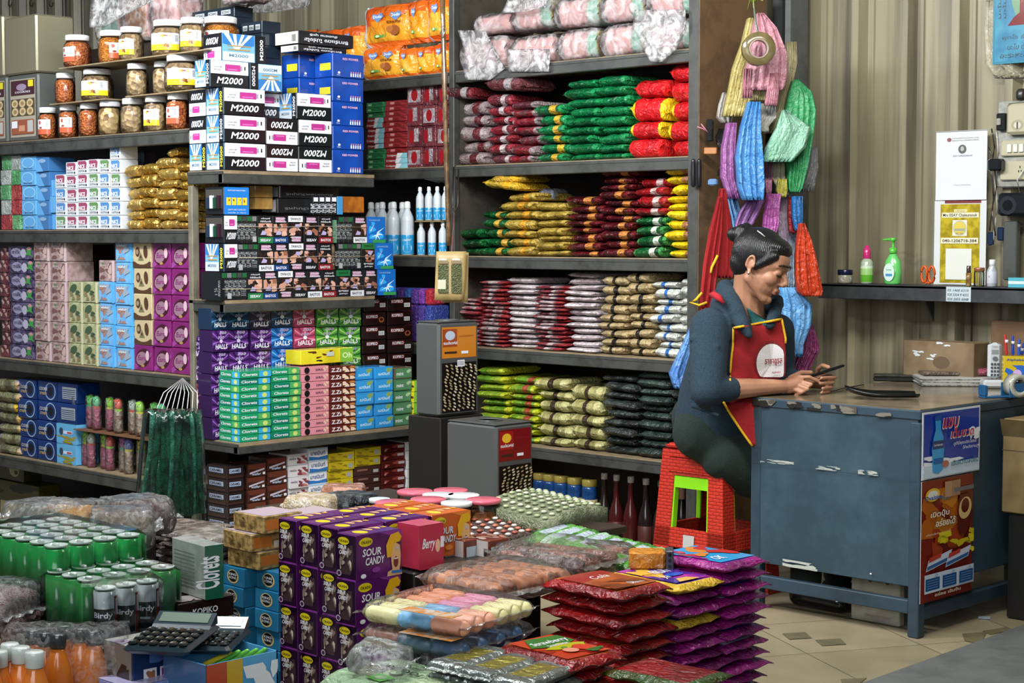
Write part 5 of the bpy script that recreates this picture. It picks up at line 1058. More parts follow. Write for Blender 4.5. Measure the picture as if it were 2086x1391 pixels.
def left_boxes():
 z = SZ['L2']+.001; G = mat('#4c8c58', 'film', '#6ca878'); R_ = mat('#8c2c30', 'film', '#a84448'); W2 = mat('#aab0ac', 'film', '#8c948e'); LBl = gl('5c9ccf'); SB = gl('3c6ca0')
 for j, (a, c, nm) in enumerate(((0, 20, 'left'), (22, 40, 'right'))):
  cs = ('rwgwg', 'grrgw')[j]; mm = {'r': R_, 'g': G, 'w': W2}
  box_stack(a, c, 316, 5, z, YL, G, None, 'soap_box', 'film wrapped red, green or white soap pack', 'the %s outermost column' % nm, 'box', 'wrapped soap packs', .10, 'Y', .02, arts=lambda i, cs=cs: (None, mm[cs[i]]))
 def oval(b): b.ell('F', .5, .55, .42, .38, gl('8cc0e0')); b.ell('F', .5, .55, .36, .32, LBl); b.write('F', 'ZOTAO', .2, .1, .12, mat('#1c3c6c'), .6, True)
 def dark(b): b.ell('F', .5, .75, .3, .14, mat('#7c9cc0')); b.pp('F', [(0, 0), (.6, 0), (.2, .8), (0, 1)], LBl)
 box_stack(42, 72, 318, 5, z, YL, LBl, oval, 'soap_box', 'light blue soap box with an oval', 'the light blue column', 'box', 'light blue soap boxes', .14, 'Y', .02)
 box_stack(73, 98, 320, 5, z, YL, SB, dark, 'soap_box', 'mid blue soap box', 'the darker blue column', 'box', 'mid blue soap boxes', .14, 'Y', .02)
 cs = {'r': gl('8c4058'), 'g': gl('5c8050'), 'b': gl('4c7cb0'), 'w': gl('a0a8ac')}; WB = gl('c4c8cc')
 def cube(k):
  def art(b): b.pp('F', [(.1, .38), (.85, .38), (.92, .8), (.8, .95), (.1, .95)], cs[k]); b.write('F', 'NICE', .12, .4, .3, mat('#dfe2e6'), .6, True); b.write('F', 'COTTON', .12, .14, .14, mat('#4c5460'), .6, True); b.ell('F', .84, .2, .06, .08, BK)
  return art
 memo = {k: cube(k) for k in cs}; pat = ['gbbrrw', 'rrrrrg', 'rrrrrr', 'ggggrg', 'bbbbgg', 'bbbgbb']
 for j in range(6):
  a = 112+j*22.4; top = (355, 330, 326, 324, 324, 296)[j]; n = (4, 5, 5, 5, 5, 6)[j]
  box_stack(a, a+22, top, n, z, YL, WB, None, 'tissue_cube', 'small white tissue cube', 'the %s cube column' % ('leftmost', 'second', 'third', 'fourth', 'fifth', 'rightmost')[j], 'box', 'small white tissue cubes', .09, 'Y', .02, .2, arts=lambda i, j=j: (memo[pat[j][i]], WB))
 box_stack(99, 111, 366, 3, z, YL, LBl, None, 'soap_box', 'narrow pale blue box', 'the gap before the cubes', 'box', None, .09, 'Y', .03)
 o = put('soap_carton', carton(.14, .06, .10, gl('16202c'), lambda b: (b.ell('F', .5, .5, .46, .4, mat('#5c7088')), b.write('F', 'TIVEENE', .12, .35, .3, mat('#16202c'), .75, True))), (onY(276, 310, YL+.2).x, YL+.23, z+.25)); tag(o, 'dark oval printed carton behind the white cubes', 'box')
 b = MB(); b.box(-.14, .14, -.05, .05, 0, .247, M_ply); o = b.build('storage_carton', None, (onY(276, 310, YL+.2).x, YL+.25, z)); tag(o, 'dark carton hidden behind cubes and gold packs', 'box')
 gd = mat('#b08c3c', 'foil', None, 40); gd2 = mat('#c9a85c', 'foil', None, 40)
 for j, (a, c, top, n) in enumerate(((248, 276, 336, 6), (276, 308, 332, 6), (308, 348, 320, 7), (348, 379, 332, 7))):
  bag_stack(a, c, top, n, z, YL, (gd if j % 2 else gd2, gd2, gd), 'biscuit_packet', 'shiny gold biscuit packet', 'the %s gold column' % ('first', 'second', 'third', 'fourth')[j], 'packet', 'gold biscuit packets', .14, None, 1, .8, back=.015)
 p = onY(362, 322, YL+.05); o = put('biscuit_packet', pouch_mesh(2, (gd2, gd2, gd2), 1, .05), (p.x-.03, p.y+.05, p.z+.012), 0, None, (.075, .12, .03), (0, -.25, .1)); tag(o, 'tilted gold packet lying highest on the gold pile', 'packet')
 # third shelf: boxes of wafers and pies
 z = SZ['L3']+.001
 V = mat('#2c2444', 'film', '#5c5078', 50); V2 = mat('#6c3038', 'film', '#4c2028', 40)
 def pur(b): b.ell('F', .32, .5, .22, .36, gl('8c88a4'), 9); b.ell('F', .62, .45, .12, .35, gl('a8a4b8'), 7); b.write('F', 'milk', .15, .4, .3, V, .35, True); b.pp('F', [(.7, .3), (.78, .55), (.72, .9), (.85, .7), (1, .9), (.92, .5), (1, .2), (.85, .35)], gl('3c8c3c')); b.ell('F', .86, .8, .08, .12, mat('#c08090'))
 box_stack(-6, 11, 505, 9, z, YL, V2, lambda b: b.blobs('F', 3, [gl('a88c84')], 3), 'sweet_sachet', 'dark red sachet', 'the column cut by the left frame edge', 'sachet', 'dark red sachets', .1, 'Y', .03)
 box_stack(13, 62, 500, 8, z, YL, V, pur, 'sweet_sachet', 'purple sachet strip', 'the purple column', 'sachet', 'purple sachets', .1, 'Y', .02)
 BR = gl('8c7472', 'a89290', 30); BRs = gl('c9b0b4')
 def br(b): b.rect('F', .85, 0, 1, 1, BRs); b.blobs('F', 4, [gl('6c4c48'), gl('5c6c50'), gl('b8a098')], 9, (.05, .1, .85, .9), .25); b.write('F', 'wafer', .1, .72, .1, mat('#c9bcb8'), .4, False, .2)
 LGn = gl('a8aa84', '8c9068', 30)
 def gr(b): b.rect('F', .85, 0, 1, 1, gl('c0c09c')); b.ell('F', .32, .68, .26, .2, gl('3c5038'), 12, .4); b.blobs('F', 6, [gl('3c4c34'), gl('7c6c50'), gl('565f4a')], 7, (.1, .1, .8, .6), .22)
 BBl = gl('5c9cd0', '6caadc', 20)
 def bl(b): b.rect('F', .88, 0, 1, 1, gl('4ca8e8')); b.blobs('F', 3, [gl('3c5068'), gl('8c9cac'), gl('9c7468')], 9, (.08, .12, .85, .9), .22); b.write('F', 'wafer', .1, .74, .12, mat('#cfe0ea'), .5, True, .2)
 for j, (a, c, top, n, m, art, d) in enumerate(((65, 98, 491, 6, BR, br, 'pinkish brown wafer box'), (100, 133, 491, 6, BR, br, 'pinkish brown wafer box'), (134, 164, 574, 4, LGn, gr, 'pale green wafer box'), (165, 195, 574, 4, LGn, gr, 'pale green wafer box'))):
  box_stack(a, c, top, n, z, YL, m, art, 'wafer_box', d, 'the %s %s column' % (('left', 'right')[j % 2], 'brown' if j < 2 else 'green'), 'box', d+'es', .14, 'Y', .02, .6)
 box_stack(196, 229, 530, 5, z, YL, BBl, bl, 'wafer_box', 'blue wafer box', 'the left blue wafer column', 'box', 'blue wafer boxes', .14, 'Y', .02, .6, arts=lambda i: (br, BR) if i == 4 else (bl, BBl))
 box_stack(231, 266, 491, 6, z, YL, BBl, bl, 'wafer_box', 'blue wafer box', 'the right blue wafer column', 'box', 'blue wafer boxes', .14, 'Y', .02, .6)
 o = put('wafer_carton', carton(.28, .1, .12, gl('2c1c1a'), lambda b: b.blobs('F', 3, [mat('#5c4c48'), mat('#4c3430')], 5)), (onY(170, 540, YL+.25).x, YL+.28, z+.42)); tag(o, 'dark brown carton in the shadow behind the green wafer boxes', 'box')
 b = MB(); b.box(-.14, .14, -.05, .05, 0, .418, M_ply); o = b.build('storage_carton', None, (onY(170, 540, YL+.25).x, YL+.28, z)); tag(o, 'plain dark carton underneath the dark brown carton', 'box')
 CR = gl('b8a884'); CH = gl('4c3420'); PU = gl('6c1c5c', '7c2468', 12)
 def pie(b):
  b.rect('F', 0, 0, 1, .24, CH); b.ell('F', .5, .42, .5, .3, CR); b.ell('F', .27, .62, .13, .2, CH); b.ell('F', .72, .62, .12, .26, CH, 14, .15); b.ell('F', .25, .62, .08, .1, mat('#8c7c64')); b.pp('F', [(.3, .28), (.62, .28), (.45, .62)], gl('6c6c4c')); b.ell('F', .45, .42, .05, .06, CH)
 def pu(b):
  b.pp('F', [(0, .0), (1, .6), (1, .75), (0, .2)], gl('8c3c84')); b.ell('F', .5, .5, .42, .36, gl('3c1020'), 14, .3); b.ell('F', .42, .48, .30, .26, gl('8c6c7c'), 12, .3); b.write('F', 'Euro', .22, .4, .2, PU, .45, True, .2); b.ell('F', .76, .6, .1, .2, gl('c9a8b4')); b.ell('F', .5, .2, .1, .06, mat('#9c7c4c'))
 box_stack(268, 305, 493, 5, z, YL, CR, pie, 'pie_box', 'cream box with chocolate pies', 'the cream column', 'box', None, .14, 'Y', .02, .5, arts=lambda i: (pu, PU) if i == 0 else (pie, CR))
 for j, (a, c) in enumerate(((307, 343), (345, 383))): box_stack(a, c, 494, 5, z, YL, PU, pu, 'pie_box', 'shiny purple pie box', 'the %s purple column' % ('left', 'right')[j], 'box', 'purple pie boxes', .14, 'Y', .02, .5)
 # lowest visible shelf
 z = SZ['L4']+.001; NB = gl('12306c', '0e2858', 8); ring = gl('8ca8cc')
 def oreo(b): b.ell('F', .66, .5, .28, .44, ring); b.ell('F', .66, .5, .24, .38, NB); b.ell('F', .66, .5, .14, .24, gl('0a0e18')); b.write('F', 'COOKIE', .08, .52, .17, mat('#b8b8b0'), .42, True, .12); b.write('F', 'cream', .1, .3, .14, mat('#a89060'), .36, True, .1)
 def pic(b): b.rect('F', 0, 0, 1, 1, gl('5ca0cc')); b.blobs('F', 2, [gl('8c8430'), gl('6c6420')], 6, (0, 0, 1, .4), .3); b.rect('F', .35, .5, .8, .66, mat('#b8c8dc')); b.ell('F', .25, .62, .1, .18, mat('#2c3c50')); b.rect('F', .55, .53, .78, .62, mat('#a83c3c'))
 def side(b): b.rect('F', .25, .2, .95, .8, mat('#8c949c'));  [b.rect('F', .28, .26+.1*i, .9, .29+.1*i, NB) for i in range(5)]
 for j, (a, c, top, n) in enumerate(((28, 64, 772, 4), (66, 104, 776, 4))):
  box_stack(a, c, top, n, z, YL, NB, oreo, 'cookie_box', 'dark blue cookie box with a ring', 'the %s cookie column' % ('left', 'right')[j], 'box', 'dark blue cookie boxes', .12, 'Y', .02)
 box_stack(106, 146, 780, 4, z, YL, NB, pic, 'cookie_box', 'blue box', 'the column beside the jelly bags', 'box', None, .12, 'Y', .02, arts=lambda i: (pic, gl('5ca0cc')) if i < 2 else (side, NB))
 fl = film('#8c8a68', '#5c5c44'); fl2 = mat('#8c84a0', 'film', '#c9a42c', 14)
 bag_stack(-25, 24, 772, 7, z, YL, (fl, fl2, fl), 'snack_packet', 'crumpled foil snack packet', 'the pile at the left frame edge', 'packet', 'crumpled foil packets', .2, art_side, 1, .6)
 # jelly bags with animal heads
 gm = [mat(c, 'gloss') for c in ('#5cb44c', '#8cc43c', '#4ca870', '#c9c040', '#c0503c', '#a85c9c', '#5c6ca8', '#b0c0b0')]; body = [mat('#b05c78', 'crumb', '#8c3c58', 60), mat('#8c6c60', 'crumb', '#b0a88c', 60)]; wr = mat('#e0e0e0', 'wrap', '.14', 30)
 lowh = .165; heads = 0
 for r, items in enumerate((((150, 1, 0), (166, 1, 0), (184, 7, 0), (204, 1, 0), (222, 4, 0), (242, 5, 1), (260, 6, 1), (278, 3, 1)), ((156, 3, 0), (176, 0, 0), (196, 2, 0), (216, 1, 0), (240, 4, 1), (262, 7, 1), (284, 1, 1), (306, 0, 1), (328, 2, 1)))):
  for i, (px, hc, bc) in enumerate(items):
   X = onY(px, 900, YL+.05).x; zz = z+(lowh+.012)*r; h = .16 if r == 0 else .155; t = thing('jelly_bag', 'small jelly bag with animal head cap, %s in the %s row' % (('first', 'second', 'third', 'fourth', 'fifth', 'sixth', 'seventh', 'eighth', 'ninth')[i], ('lower', 'upper')[r]), 'bag', (X, YL+.055+.02*(i % 2), zz), 0, 'jelly bags with animal caps')
   b = MB(); b.lathe([(.016, 0), (.0225, .01), (.022, h*.5), (.017, h*.62)], body[bc], 10); b.build('sweets', t)
   b = MB(); b.ball((0, 0, h*.80), (.0225, .018, .027), gm[hc], 10, 7); 
   for s in (-1, 1): b.ball((s*.010, -.010, h*.90), (.007, .007, .008), gm[hc], 8, 5); b.ball((s*.007, -.015, h*.83), (.003, .003, .004), BK, 6, 4)
   b.box(-.014, .014, -.012, .010, h*.60, h*.68, gm[(hc+2) % 5]); b.build('animal_head', t)
   b = MB(); b.lathe([(.018, .001), (.0238, .01), (.0236, h*.6), (.0238, h*.85), (.012, h*.99)], wr, 10); b.build('plastic_wrap', t)
 a = onY(146, 900, YL).x; c = onY(345, 900, YL).x; b = MB(); b.box(0, c-a, 0, .12, 0, .005, mat('#6c4c34')); o = b.build('cardboard_sheet', None, (a, YL+.01, z+lowh+.003)); tag(o, 'brown cardboard strip between the two rows of jelly bags', 'cardboard')
 # dark boxes in the shade under the lowest shelf, left
 for k, (a, c, y0, y1) in enumerate(((-20, 52, 955, 1010), (-20, 78, 985, 1035))):
  p = onY(a, y1, YL+.1); q = onY(c, y1, YL+.1); zt = onY((a+c)/2, y0, YL+.1).z; zb = .0 if k else None
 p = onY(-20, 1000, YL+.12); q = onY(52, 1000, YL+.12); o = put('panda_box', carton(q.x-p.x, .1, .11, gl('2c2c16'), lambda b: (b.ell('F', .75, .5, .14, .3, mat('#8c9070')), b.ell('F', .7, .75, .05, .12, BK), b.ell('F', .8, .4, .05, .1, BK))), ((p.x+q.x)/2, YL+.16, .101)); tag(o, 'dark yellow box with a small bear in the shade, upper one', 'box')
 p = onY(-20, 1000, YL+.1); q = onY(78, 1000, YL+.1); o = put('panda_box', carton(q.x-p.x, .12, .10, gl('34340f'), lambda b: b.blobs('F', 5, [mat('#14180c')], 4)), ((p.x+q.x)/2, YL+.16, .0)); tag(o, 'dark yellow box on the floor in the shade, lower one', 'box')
left_boxes()
# ---------------- bag of green sticks hanging from the shelf post
def hanging_green():
 d = 6.78; gr = mat('#155041', 'film', '#0a3028', 60); gr2 = mat('#1f6450', 'film', '#4c8c78', 60)
 t0 = onY(372, 770, YL-.012); t = thing('hanging_candy_bag', 'clear bag of long dark green sticks hanging on white strings', 'bag', (t0.x, t0.y, at(350, 1080, d).z), 0); O = Vector(t.location)
 rg = random.Random(4)
 for i in range(15):
  f = i/14; xt = 312+90*f; xb = 292+122*f; b = MB(); dz = .04*rg.random(); pts = [at(xt+(xb-xt)*s+3*math.sin(5*s+i), 838+s*210+rg.uniform(-4, 4), d-.03*math.sin(PI*f)-.012*(i % 3)+.02*(i % 2))-O for s in (0, .2, .4, .6, .8, 1)]
  b.tube(pts, .0125, gr if i % 3 else gr2, 7); b.build('candy_stick', t)
 w = gl('cfd4d0')
 for i in range(9): b = MB(); b.tube([t0-O, at(333+i*8.6, 800, d+.03)-O, at(314+i*11, 846, d)-O], .0016, w, 5); b.build('string', t)
 wr = mat('#e8f2ee', 'clear'); o = sheet_px('plastic_bag', [(832, 300, 412), (900, 292, 418), (1000, 284, 422), (1050, 282, 424), (1085, 292, 416)], d-.08, .11, wr, pleat=.02, n=16, fr=14, seed=3); c = o.location.copy(); o.parent = t; o.location = c-O
hanging_green()
# ================================================================ the wall on the right
def wall_right():
 a = onY(1666, 577, 5.70); z = a.z; x0 = a.x; ys = 5.70; dk = mat('#24272a', 'dirt', '#3a3c3c', 10)
 t = thing('wall_shelf', 'long dark narrow shelf fixed to the corrugated wall', 'shelf', (x0, ys, z-.05)); b = MB()
 b.bbox(0, 2.2, 0, .16, .038, .05, dk, .002); b.bbox(0, 2.2, 0, .012, -.008, .049, dk, .002); b.build('board', t)
 for px in (1888, 2120):
  X = onY(px, 620, ys+.08).x-x0; b = MB(); b.add([(X, .03, .036), (X+.006, .03, .036), (X, .125, .036), (X+.006, .125, .036), (X, .125, -.09), (X+.006, .125, -.09)], [(0, 2, 4), (1, 5, 3), (0, 4, 5, 1), (2, 3, 5, 4), (0, 1, 3, 2)], dk); b.build('bracket', t)
 # strip of handwriting taped to the front
 p = onY(1928, 581, ys); q = onY(1978, 610, ys); b = MB(); w, h = q.x-p.x, .055; b.box(0, w, -.0012, 0, 0, h, mat('#aab8bc')); b.custom('F', (0, -.0012, 0), (1, 0, 0), (0, 0, 1), w, h)
 for k, s in enumerate(('03 1468 6310', '020 5504 9 4355', '020 2055 6048')): b.write('F', s, .05, .68-.3*k, .17, mat('#1c2c44'), .85, False, .2)
 o = b.build('phone_number_note', None, (p.x, ys-.0005, z-.056)); tag(o, 'pale blue handwritten number strip on the front of the wall shelf', 'note')
 zt = z+.0008
 def on(px, dy=.05): return onY(px, 575, ys+dy).x
 # jar of ointment
 t = thing('ointment_jar', 'small round jar with dark blue lid on the wall shelf', 'jar', (on(1720, .05), ys+.055, zt)); b = MB(); b.lathe([(.025, 0), (.029, .004), (.029, .03), (.026, .034)], gl('9c9a84'), 20); b.build('jar_body', t)
 b = MB(); b.lathe([(.029, .034), (.030, .035), (.030, .052), (.028, .054)], gl('141c3c'), 20); b.build('lid', t); b = MB(); V = [(.0295*math.cos(-.8+.8*math.cos(q)), .0295*math.sin(-.8+.8*math.cos(q)), .018+.011*math.sin(q)) for q in [i*PI/8 for i in range(16)]]; b.add(V, [tuple(range(16))], mat('#b8c0d0')); b.build('label', t)
 # bottle with pink cap
 t = thing('spray_bottle', 'small clear bottle with pink cap and green label', 'bottle', (on(1764), ys+.055, zt)); b = MB(); b.lathe([(.021, 0), (.024, .005), (.024, .085), (.014, .098)], gl('a4b49c'), 18); b.build('bottle_body', t)
 b = MB(); b.lathe([(.014, .098), (.015, .10), (.014, .135), (.009, .14), (.009, .15)], gl('c02c6c'), 16); b.build('bottle_cap', t)
 b = MB(); b.lathe([(.0245, .008), (.0248, .009), (.0248, .035, gl('5ca830')), (.0248, .06, gl('9cc87c')), (.0245, .07, gl('c9dcc0'))], gl('5ca830'), 18, cap=False); b.build('label', t)
 # green pump bottle
 t = thing('soap_pump_bottle', 'clear green hand gel bottle with a green pump', 'bottle', (on(1817), ys+.055, zt)); b = MB(); S = Matrix.Diagonal((1, .7, 1, 1)); b.lathe([(.030, 0), (.035, .006), (.037, .05), (.032, .09), (.014, .115), (.012, .12)], gl('5cb45c'), 20, S); b.build('bottle_body', t)
 b = MB(); b.lathe([(.014, .12), (.015, .122), (.015, .14), (.005, .143), (.005, .165), (.012, .168), (.012, .178), (.008, .18)], gl('4ca83c'), 14); b.cap((0, 0, .174), (-.04, -.005, .172), .006, .004, gl('4ca83c'), 8); b.build('pump', t)
 b = MB(); b.custom('F', (-.024, -.0275, .012), (1, 0, 0), (0, 0, 1), .048, .07); b.ell('F', .5, .5, .5, .5, gl('b8d0c4')); b.rect('F', .2, .28, .8, .42, mat('#3c7cac')); b.write('F', 'Sanitizer', .25, .6, .1, mat('#2c6c3c'), .5); b.build('label', t)
 # scissors
 t = thing('scissors', 'orange handled scissors standing on the wall shelf', 'scissors', (on(1890, .03), ys+.03, zt)); om = gl('b84c1c')
 for s in (-1, 1):
  b = MB(); b.tube([(s*.016+.0115*math.cos(q)*(1.1), 0, .042+.030*math.sin(q)) for q in [i*PI/7 for i in range(14)]], .0052, om, 8, True); b.tube([(s*.006, 0, .012), (s*.003, 0, .006)], .006, om, 8); b.build('handle', t)
 # poster stand papers (the square codes are left out)
 p = onY(1908, 268, YW-.05); q = onY(2012, 268, YW-.05); w = q.x-p.x; zt1 = p.z; zm = onY(1908, 408, YW-.05).z; zb = zt
 b = MB(); b.box(0, w, -.0012, 0, 0, zt1-zm, gl('c9ccd0')); b.custom('F', (0, -.0012, 0), (1, 0, 0), (0, 0, 1), w, zt1-zm); gy = mat('#5c6068')
 b.ell('F', .26, .87, .045, .03, mat('#7c4c4c')); b.write('F', 'ທະນາຄານ'.replace('ທະນາຄານ', 'ธนาคารการค้าต่างประเทศลาว มหาชน'), .32, .88, .022, gy, .52); b.write('F', 'BANQUE POUR LE COMMERCE EXTERIEUR', .32, .845, .02, gy, .52); b.ell('F', .52, .73, .08, .065, mat('#4c5450')); b.ell('F', .52, .735, .035, .035, mat('#9ca09c')); b.write('F', 'SISAY CHALEUNSOUK', .34, .625, .022, gy, .38)
 b.rect('F', .36, .215, .7, .22, mat('#a8acb0')); b.rect('F', .0, .985, 1, 1, mat('#8c8c8c'))
 o = b.build('payment_notice', None, (p.x, YW-.05, zm)); tag(o, 'white paper payment notice with small seal, upper of the two on the wall', 'notice')
 b = MB(); w2 = w*1.02; h = zm-zb-.004; b.box(0, w2, -.0012, 0, 0, h, gl('c4c8c8')); b.custom('F', (0, -.0012, 0), (1, 0, 0), (0, 0, 1), w2, h); F_ = 'F'
 b.rect(F_, .12, .02, .88, .96, gl('b0a02c', '8c7c1c', 30)); b.rect(F_, .2, .97, .9, 1.0, mat('#6c2424')); cr = gl('d0ccb0')
 b.rect(F_, .15, .80, .86, .86, cr); b.write(F_, 'Mrs SISAY Chaleunsouk', .17, .812, .036, mat('#2c2c24'), .66, True); b.rect(F_, .38, .865, .64, .90, mat('#c4bc84')); b.write(F_, 'สีเงิน', .44, .87, .022, mat('#8c8440'), .14)
 b.rect(F_, .36, .58, .64, .77, mat('#c9c8b8')); b.ell(F_, .5, .675, .13, .09, mat('#a8a890')); b.ell(F_, .5, .675, .115, .078, mat('#c4b048')); b.rect(F_, .4, .64, .6, .67, mat('#8c9480')); b.write(F_, 'BCEL', .43, .6, .022, mat('#6c6c5c'), .15)
 b.rect(F_, .14, .49, .86, .56, cr); b.write(F_, '040-1206718-384', .17, .505, .038, mat('#1c1c18'), .66, True); b.rect(F_, .24, .06, .74, .43, mat('#c9ccc4'))
 o = b.build('account_notice', None, (p.x-.003, YW-.05, zb+.001)); tag(o, 'yellow and white bank account notice standing on the wall shelf', 'notice')
 # little bottles in front of it
 t = thing('glass_vial', 'tiny brown vial standing in front of the yellow notice', 'bottle', (on(1973, .04), ys+.04, zt)); b = MB(); b.lathe([(.009, 0), (.010, .003), (.010, .03), (.010, .05)], gl('6c4824', '8c7c44', 60), 12); b.build('bottle_body', t); b = MB(); b.lathe([(.008, .05), (.0085, .052), (.008, .075), (.007, .076)], gl('3c2c1c'), 12); b.build('bottle_cap', t)
 t = thing('toothpick_jar', 'small clear jar of wooden toothpicks on the wall shelf', 'jar', (on(1993, .04), ys+.045, zt)); b = MB()
 for i in range(14): a_ = i*2.4; r_ = .013*math.sqrt(i/14); b.cap((r_*math.cos(a_), r_*math.sin(a_), .002), (r_*1.15*math.cos(a_), r_*1.15*math.sin(a_), .055), .0014, .0009, mat('#b09868'), 5)
 b.build('toothpicks', t); b = MB(); b.lathe([(.018, 0), (.0195, .002), (.0195, .05), (.018, .056)], mat('#e8f0ec', 'clear'), 16); b.build('jar_body', t); b = MB(); b.lathe([(.019, .056), (.020, .057), (.020, .068), (.018, .07)], gl('7c4c30'), 16); b.build('lid', t)
 t = thing('medicine_bottle', 'small clear bottle with white cap right of the yellow notice', 'bottle', (on(2021, .05), ys+.05, zt)); b = MB(); b.lathe([(.017, 0), (.019, .003), (.019, .06), (.011, .075), (.010, .08)], gl('9ca0a4'), 16); b.build('bottle_body', t)
 b = MB(); b.lathe([(.011, .08), (.0115, .081), (.0115, .098), (.010, .10)], gl('c9cccc'), 14); b.build('bottle_cap', t); b = MB(); b.lathe([(.0193, .012), (.0196, .013), (.0196, .055), (.0193, .056)], mat('#b0b4bc'), 16, cap=False); b.custom('F', (-.004, -.0205, .02), (.9, .4, 0), (0, 0, 1), .016, .03); b.ell('F', .3, .6, .2, .15, mat('#8c2c4c')); b.build('label', t)
 for k in range(3): o = put('medicine_box', carton(.14, .06, .0115, mat(('#4c9cac', '#b8c8c8', '#4c9cac')[k], 'gloss')), (on(2098, .05), ys+.05, zt+.012*k)); tag(o, 'flat %s box at the right end of the wall shelf' % ('pale blue lowest', 'whitish middle', 'pale blue topmost')[k], 'box')
 # switch board
 p = onY(2038, 208, YW-.05); z0 = onY(2038, 382, YW-.05).z; h = p.z-z0; w = .24; iv = gl('a8a48c'); t = thing('switch_board', 'off-white electrical switch board on the corrugated wall', 'switch board', (p.x, YW-.05, z0)); b = MB(); b.bbox(0, w, -.02, .015, 0, h, mat('#8f9088', 'dirt', '#6c6c60', 20), .004); b.build('back_plate', t)
 b = MB(); b.bbox(.048, .16, -.05, -.021, h*.60, h*.97, iv, .012); b.custom('F', (.048, -.05, h*.60), (1, 0, 0), (0, 0, 1), .11, h*.37); b.ell('F', .45, .3, .22, .17, mat('#8c8870')); b.ell('F', .45, .3, .13, .1, mat('#b4b09c')); b.rect('F', .42, .18, .48, .4, mat('#3c3a30')); b.build('meter_cover', t)
 b = MB(); b.bbox(.008, .044, -.045, -.021, h*.66, h*.86, gl('1c1c1c'), .003); b.bbox(.014, .030, -.055, -.046, h*.72, h*.80, gl('8c8c84'), .002); b.build('breaker', t)
 b = MB(); b.bbox(.022, .2, -.034, -.021, h*.36, h*.54, iv, .004); b.build('switch_plate', t)
 for k in range(3): b = MB(); b.bbox(.05+.024*k, .069+.024*k, -.040, -.035, h*.40, h*.50, gl('c4c4bc'), .002); b.build('switch', t)
 b = MB(); b.bbox(.02, .2, -.034, -.021, h*.08, h*.30, iv, .004); b.custom('F', (.02, -.034, h*.08), (1, 0, 0), (0, 0, 1), .18, h*.22)
 for i in range(2):
  for q in ((.42, .5), (.48, .5), (.45, .72)): b.rect('F', q[0]+.18*i, q[1]-.1, q[0]+.02+.18*i, q[1]+.02, BK)
 b.build('socket_plate', t)
 b = MB(); b.bbox(-.012, .045, -.072, -.0345, h*.19, h*.33, gl('14181a'), .006); o = b.build('power_plug', None, t.location); tag(o, 'black power adapter plugged into the switch board', 'adapter')
 b = MB(); b.bbox(0, .16, -.05, .02, 0, .085, gl('16181a'), .01); b.custom('F', (0, -.05, 0), (1, 0, 0), (0, 0, 1), .16, .085); b.ell('F', .3, .45, .22, .4, gl('26292c')); b.ell('F', .3, .45, .13, .24, gl('0c0d0e')); p2 = onY(2042, 440, YW-.06); o = b.build('timer_box', None, (p2.x, YW-.06, p2.z)); tag(o, 'black device with a round dial below the switch board', 'device')
 p3 = onY(2050, 570, YW-.045); b = MB(); b.bbox(0, .055, -.02, .01, 0, onY(2050, 445, YW-.045).z-p3.z-.01, mat('#5c605c', 'metal'), .004); o = b.build('steel_channel', None, (p3.x, YW-.055, p3.z)); tag(o, 'grey steel channel standing on the wall shelf by the dial device', 'channel')
 cb = gl('2a2a28'); wc = gl('a8a8a0')
 for k, pts in enumerate((((2020, 262), (2026, 300), (2018, 345), (2024, 400), (2016, 470)), ((2030, 268), (2034, 310), (2026, 360), (2032, 420), (2022, 500)), ((2014, 300), (2024, 330), (2030, 380), (2020, 430), (2028, 480)))):
  b = MB(); P = [onY(x, y, YW-.065-.008*k) for x, y in pts]; c = P[-1].copy(); R = []
  for i in range(len(P)-1): R += [P[i]*(1-f)+P[i+1]*f+Vector((.006*math.sin(3*f*PI), 0, 0)) for f in (0, .33, .66)]
  b.tube([v-c for v in R+[c]], .003, cb if k != 1 else wc, 7); o = b.build('key_string', None, c); tag(o, 'tangled %s cord hanging left of the switch board' % ('black', 'pale', 'thin dark')[k], 'cord')
 for k, (px, py) in enumerate(((2038, 490), (2018, 500))):
  p = onY(px, py, YW-.075); b = MB(); b.bbox(-.012, .012, -.006, .006, 0, .05, gl('14243c'), .004); o = b.build('key_fob', None, p, .3); tag(o, 'dark blue key fob hanging by the notices, %s one' % ('right', 'left')[k], 'key fob')
 b = MB(); P = [onY(2086, 345, YW-.09), onY(2072, 365, YW-.10), onY(2078, 400, YW-.09), onY(2096, 410, YW-.09)]; c = P[0].copy(); b.tube([v-c for v in P], .0035, gl('b4b4ac'), 7); o = b.build('power_cable', None, c); tag(o, 'white cable looping from the switch board', 'cable')
 b = MB(); b.lathe([(.016, 0), (.02, .01), (.02, .03), (.012, .04)], mat('#3c3c38', 'metal'), 12); p = onY(2086, 205, YW-.05); o = b.build('wall_bell', None, (p.x, YW-.07, p.z+.002)); tag(o, 'small grey fitting above the switch board at the frame edge', 'fitting')
 # picture of a seated monk in its plastic
 p = onY(2022, 132, YW-.05); w = .30; h = .42; b = MB(); b.box(0, w, -.0012, 0, 0, h, gl('3c7c94')); b.custom('F', (0, -.0012, 0), (1, 0, 0), (0, 0, 1), w, h)
 b.rect('F', .03, .02, 1, 1, gl('4c8ca4', '3c7494', 12)); b.ell('F', .5, .62, .26, .3, gl('6c8c6c')); rb = gl('6c1f20'); b.pp('F', [(.2, .33), (.28, .4), (.36, .44), (.36, .6), (.44, .7), (.58, .7), (.66, .6), (.68, .44), (.8, .38), (.84, .33)], rb); b.ell('F', .51, .77, .07, .07, gl('7c4430')); b.pp('F', [(.38, .66), (.46, .71), (.44, .58), (.38, .52)], gl('7c4430'))
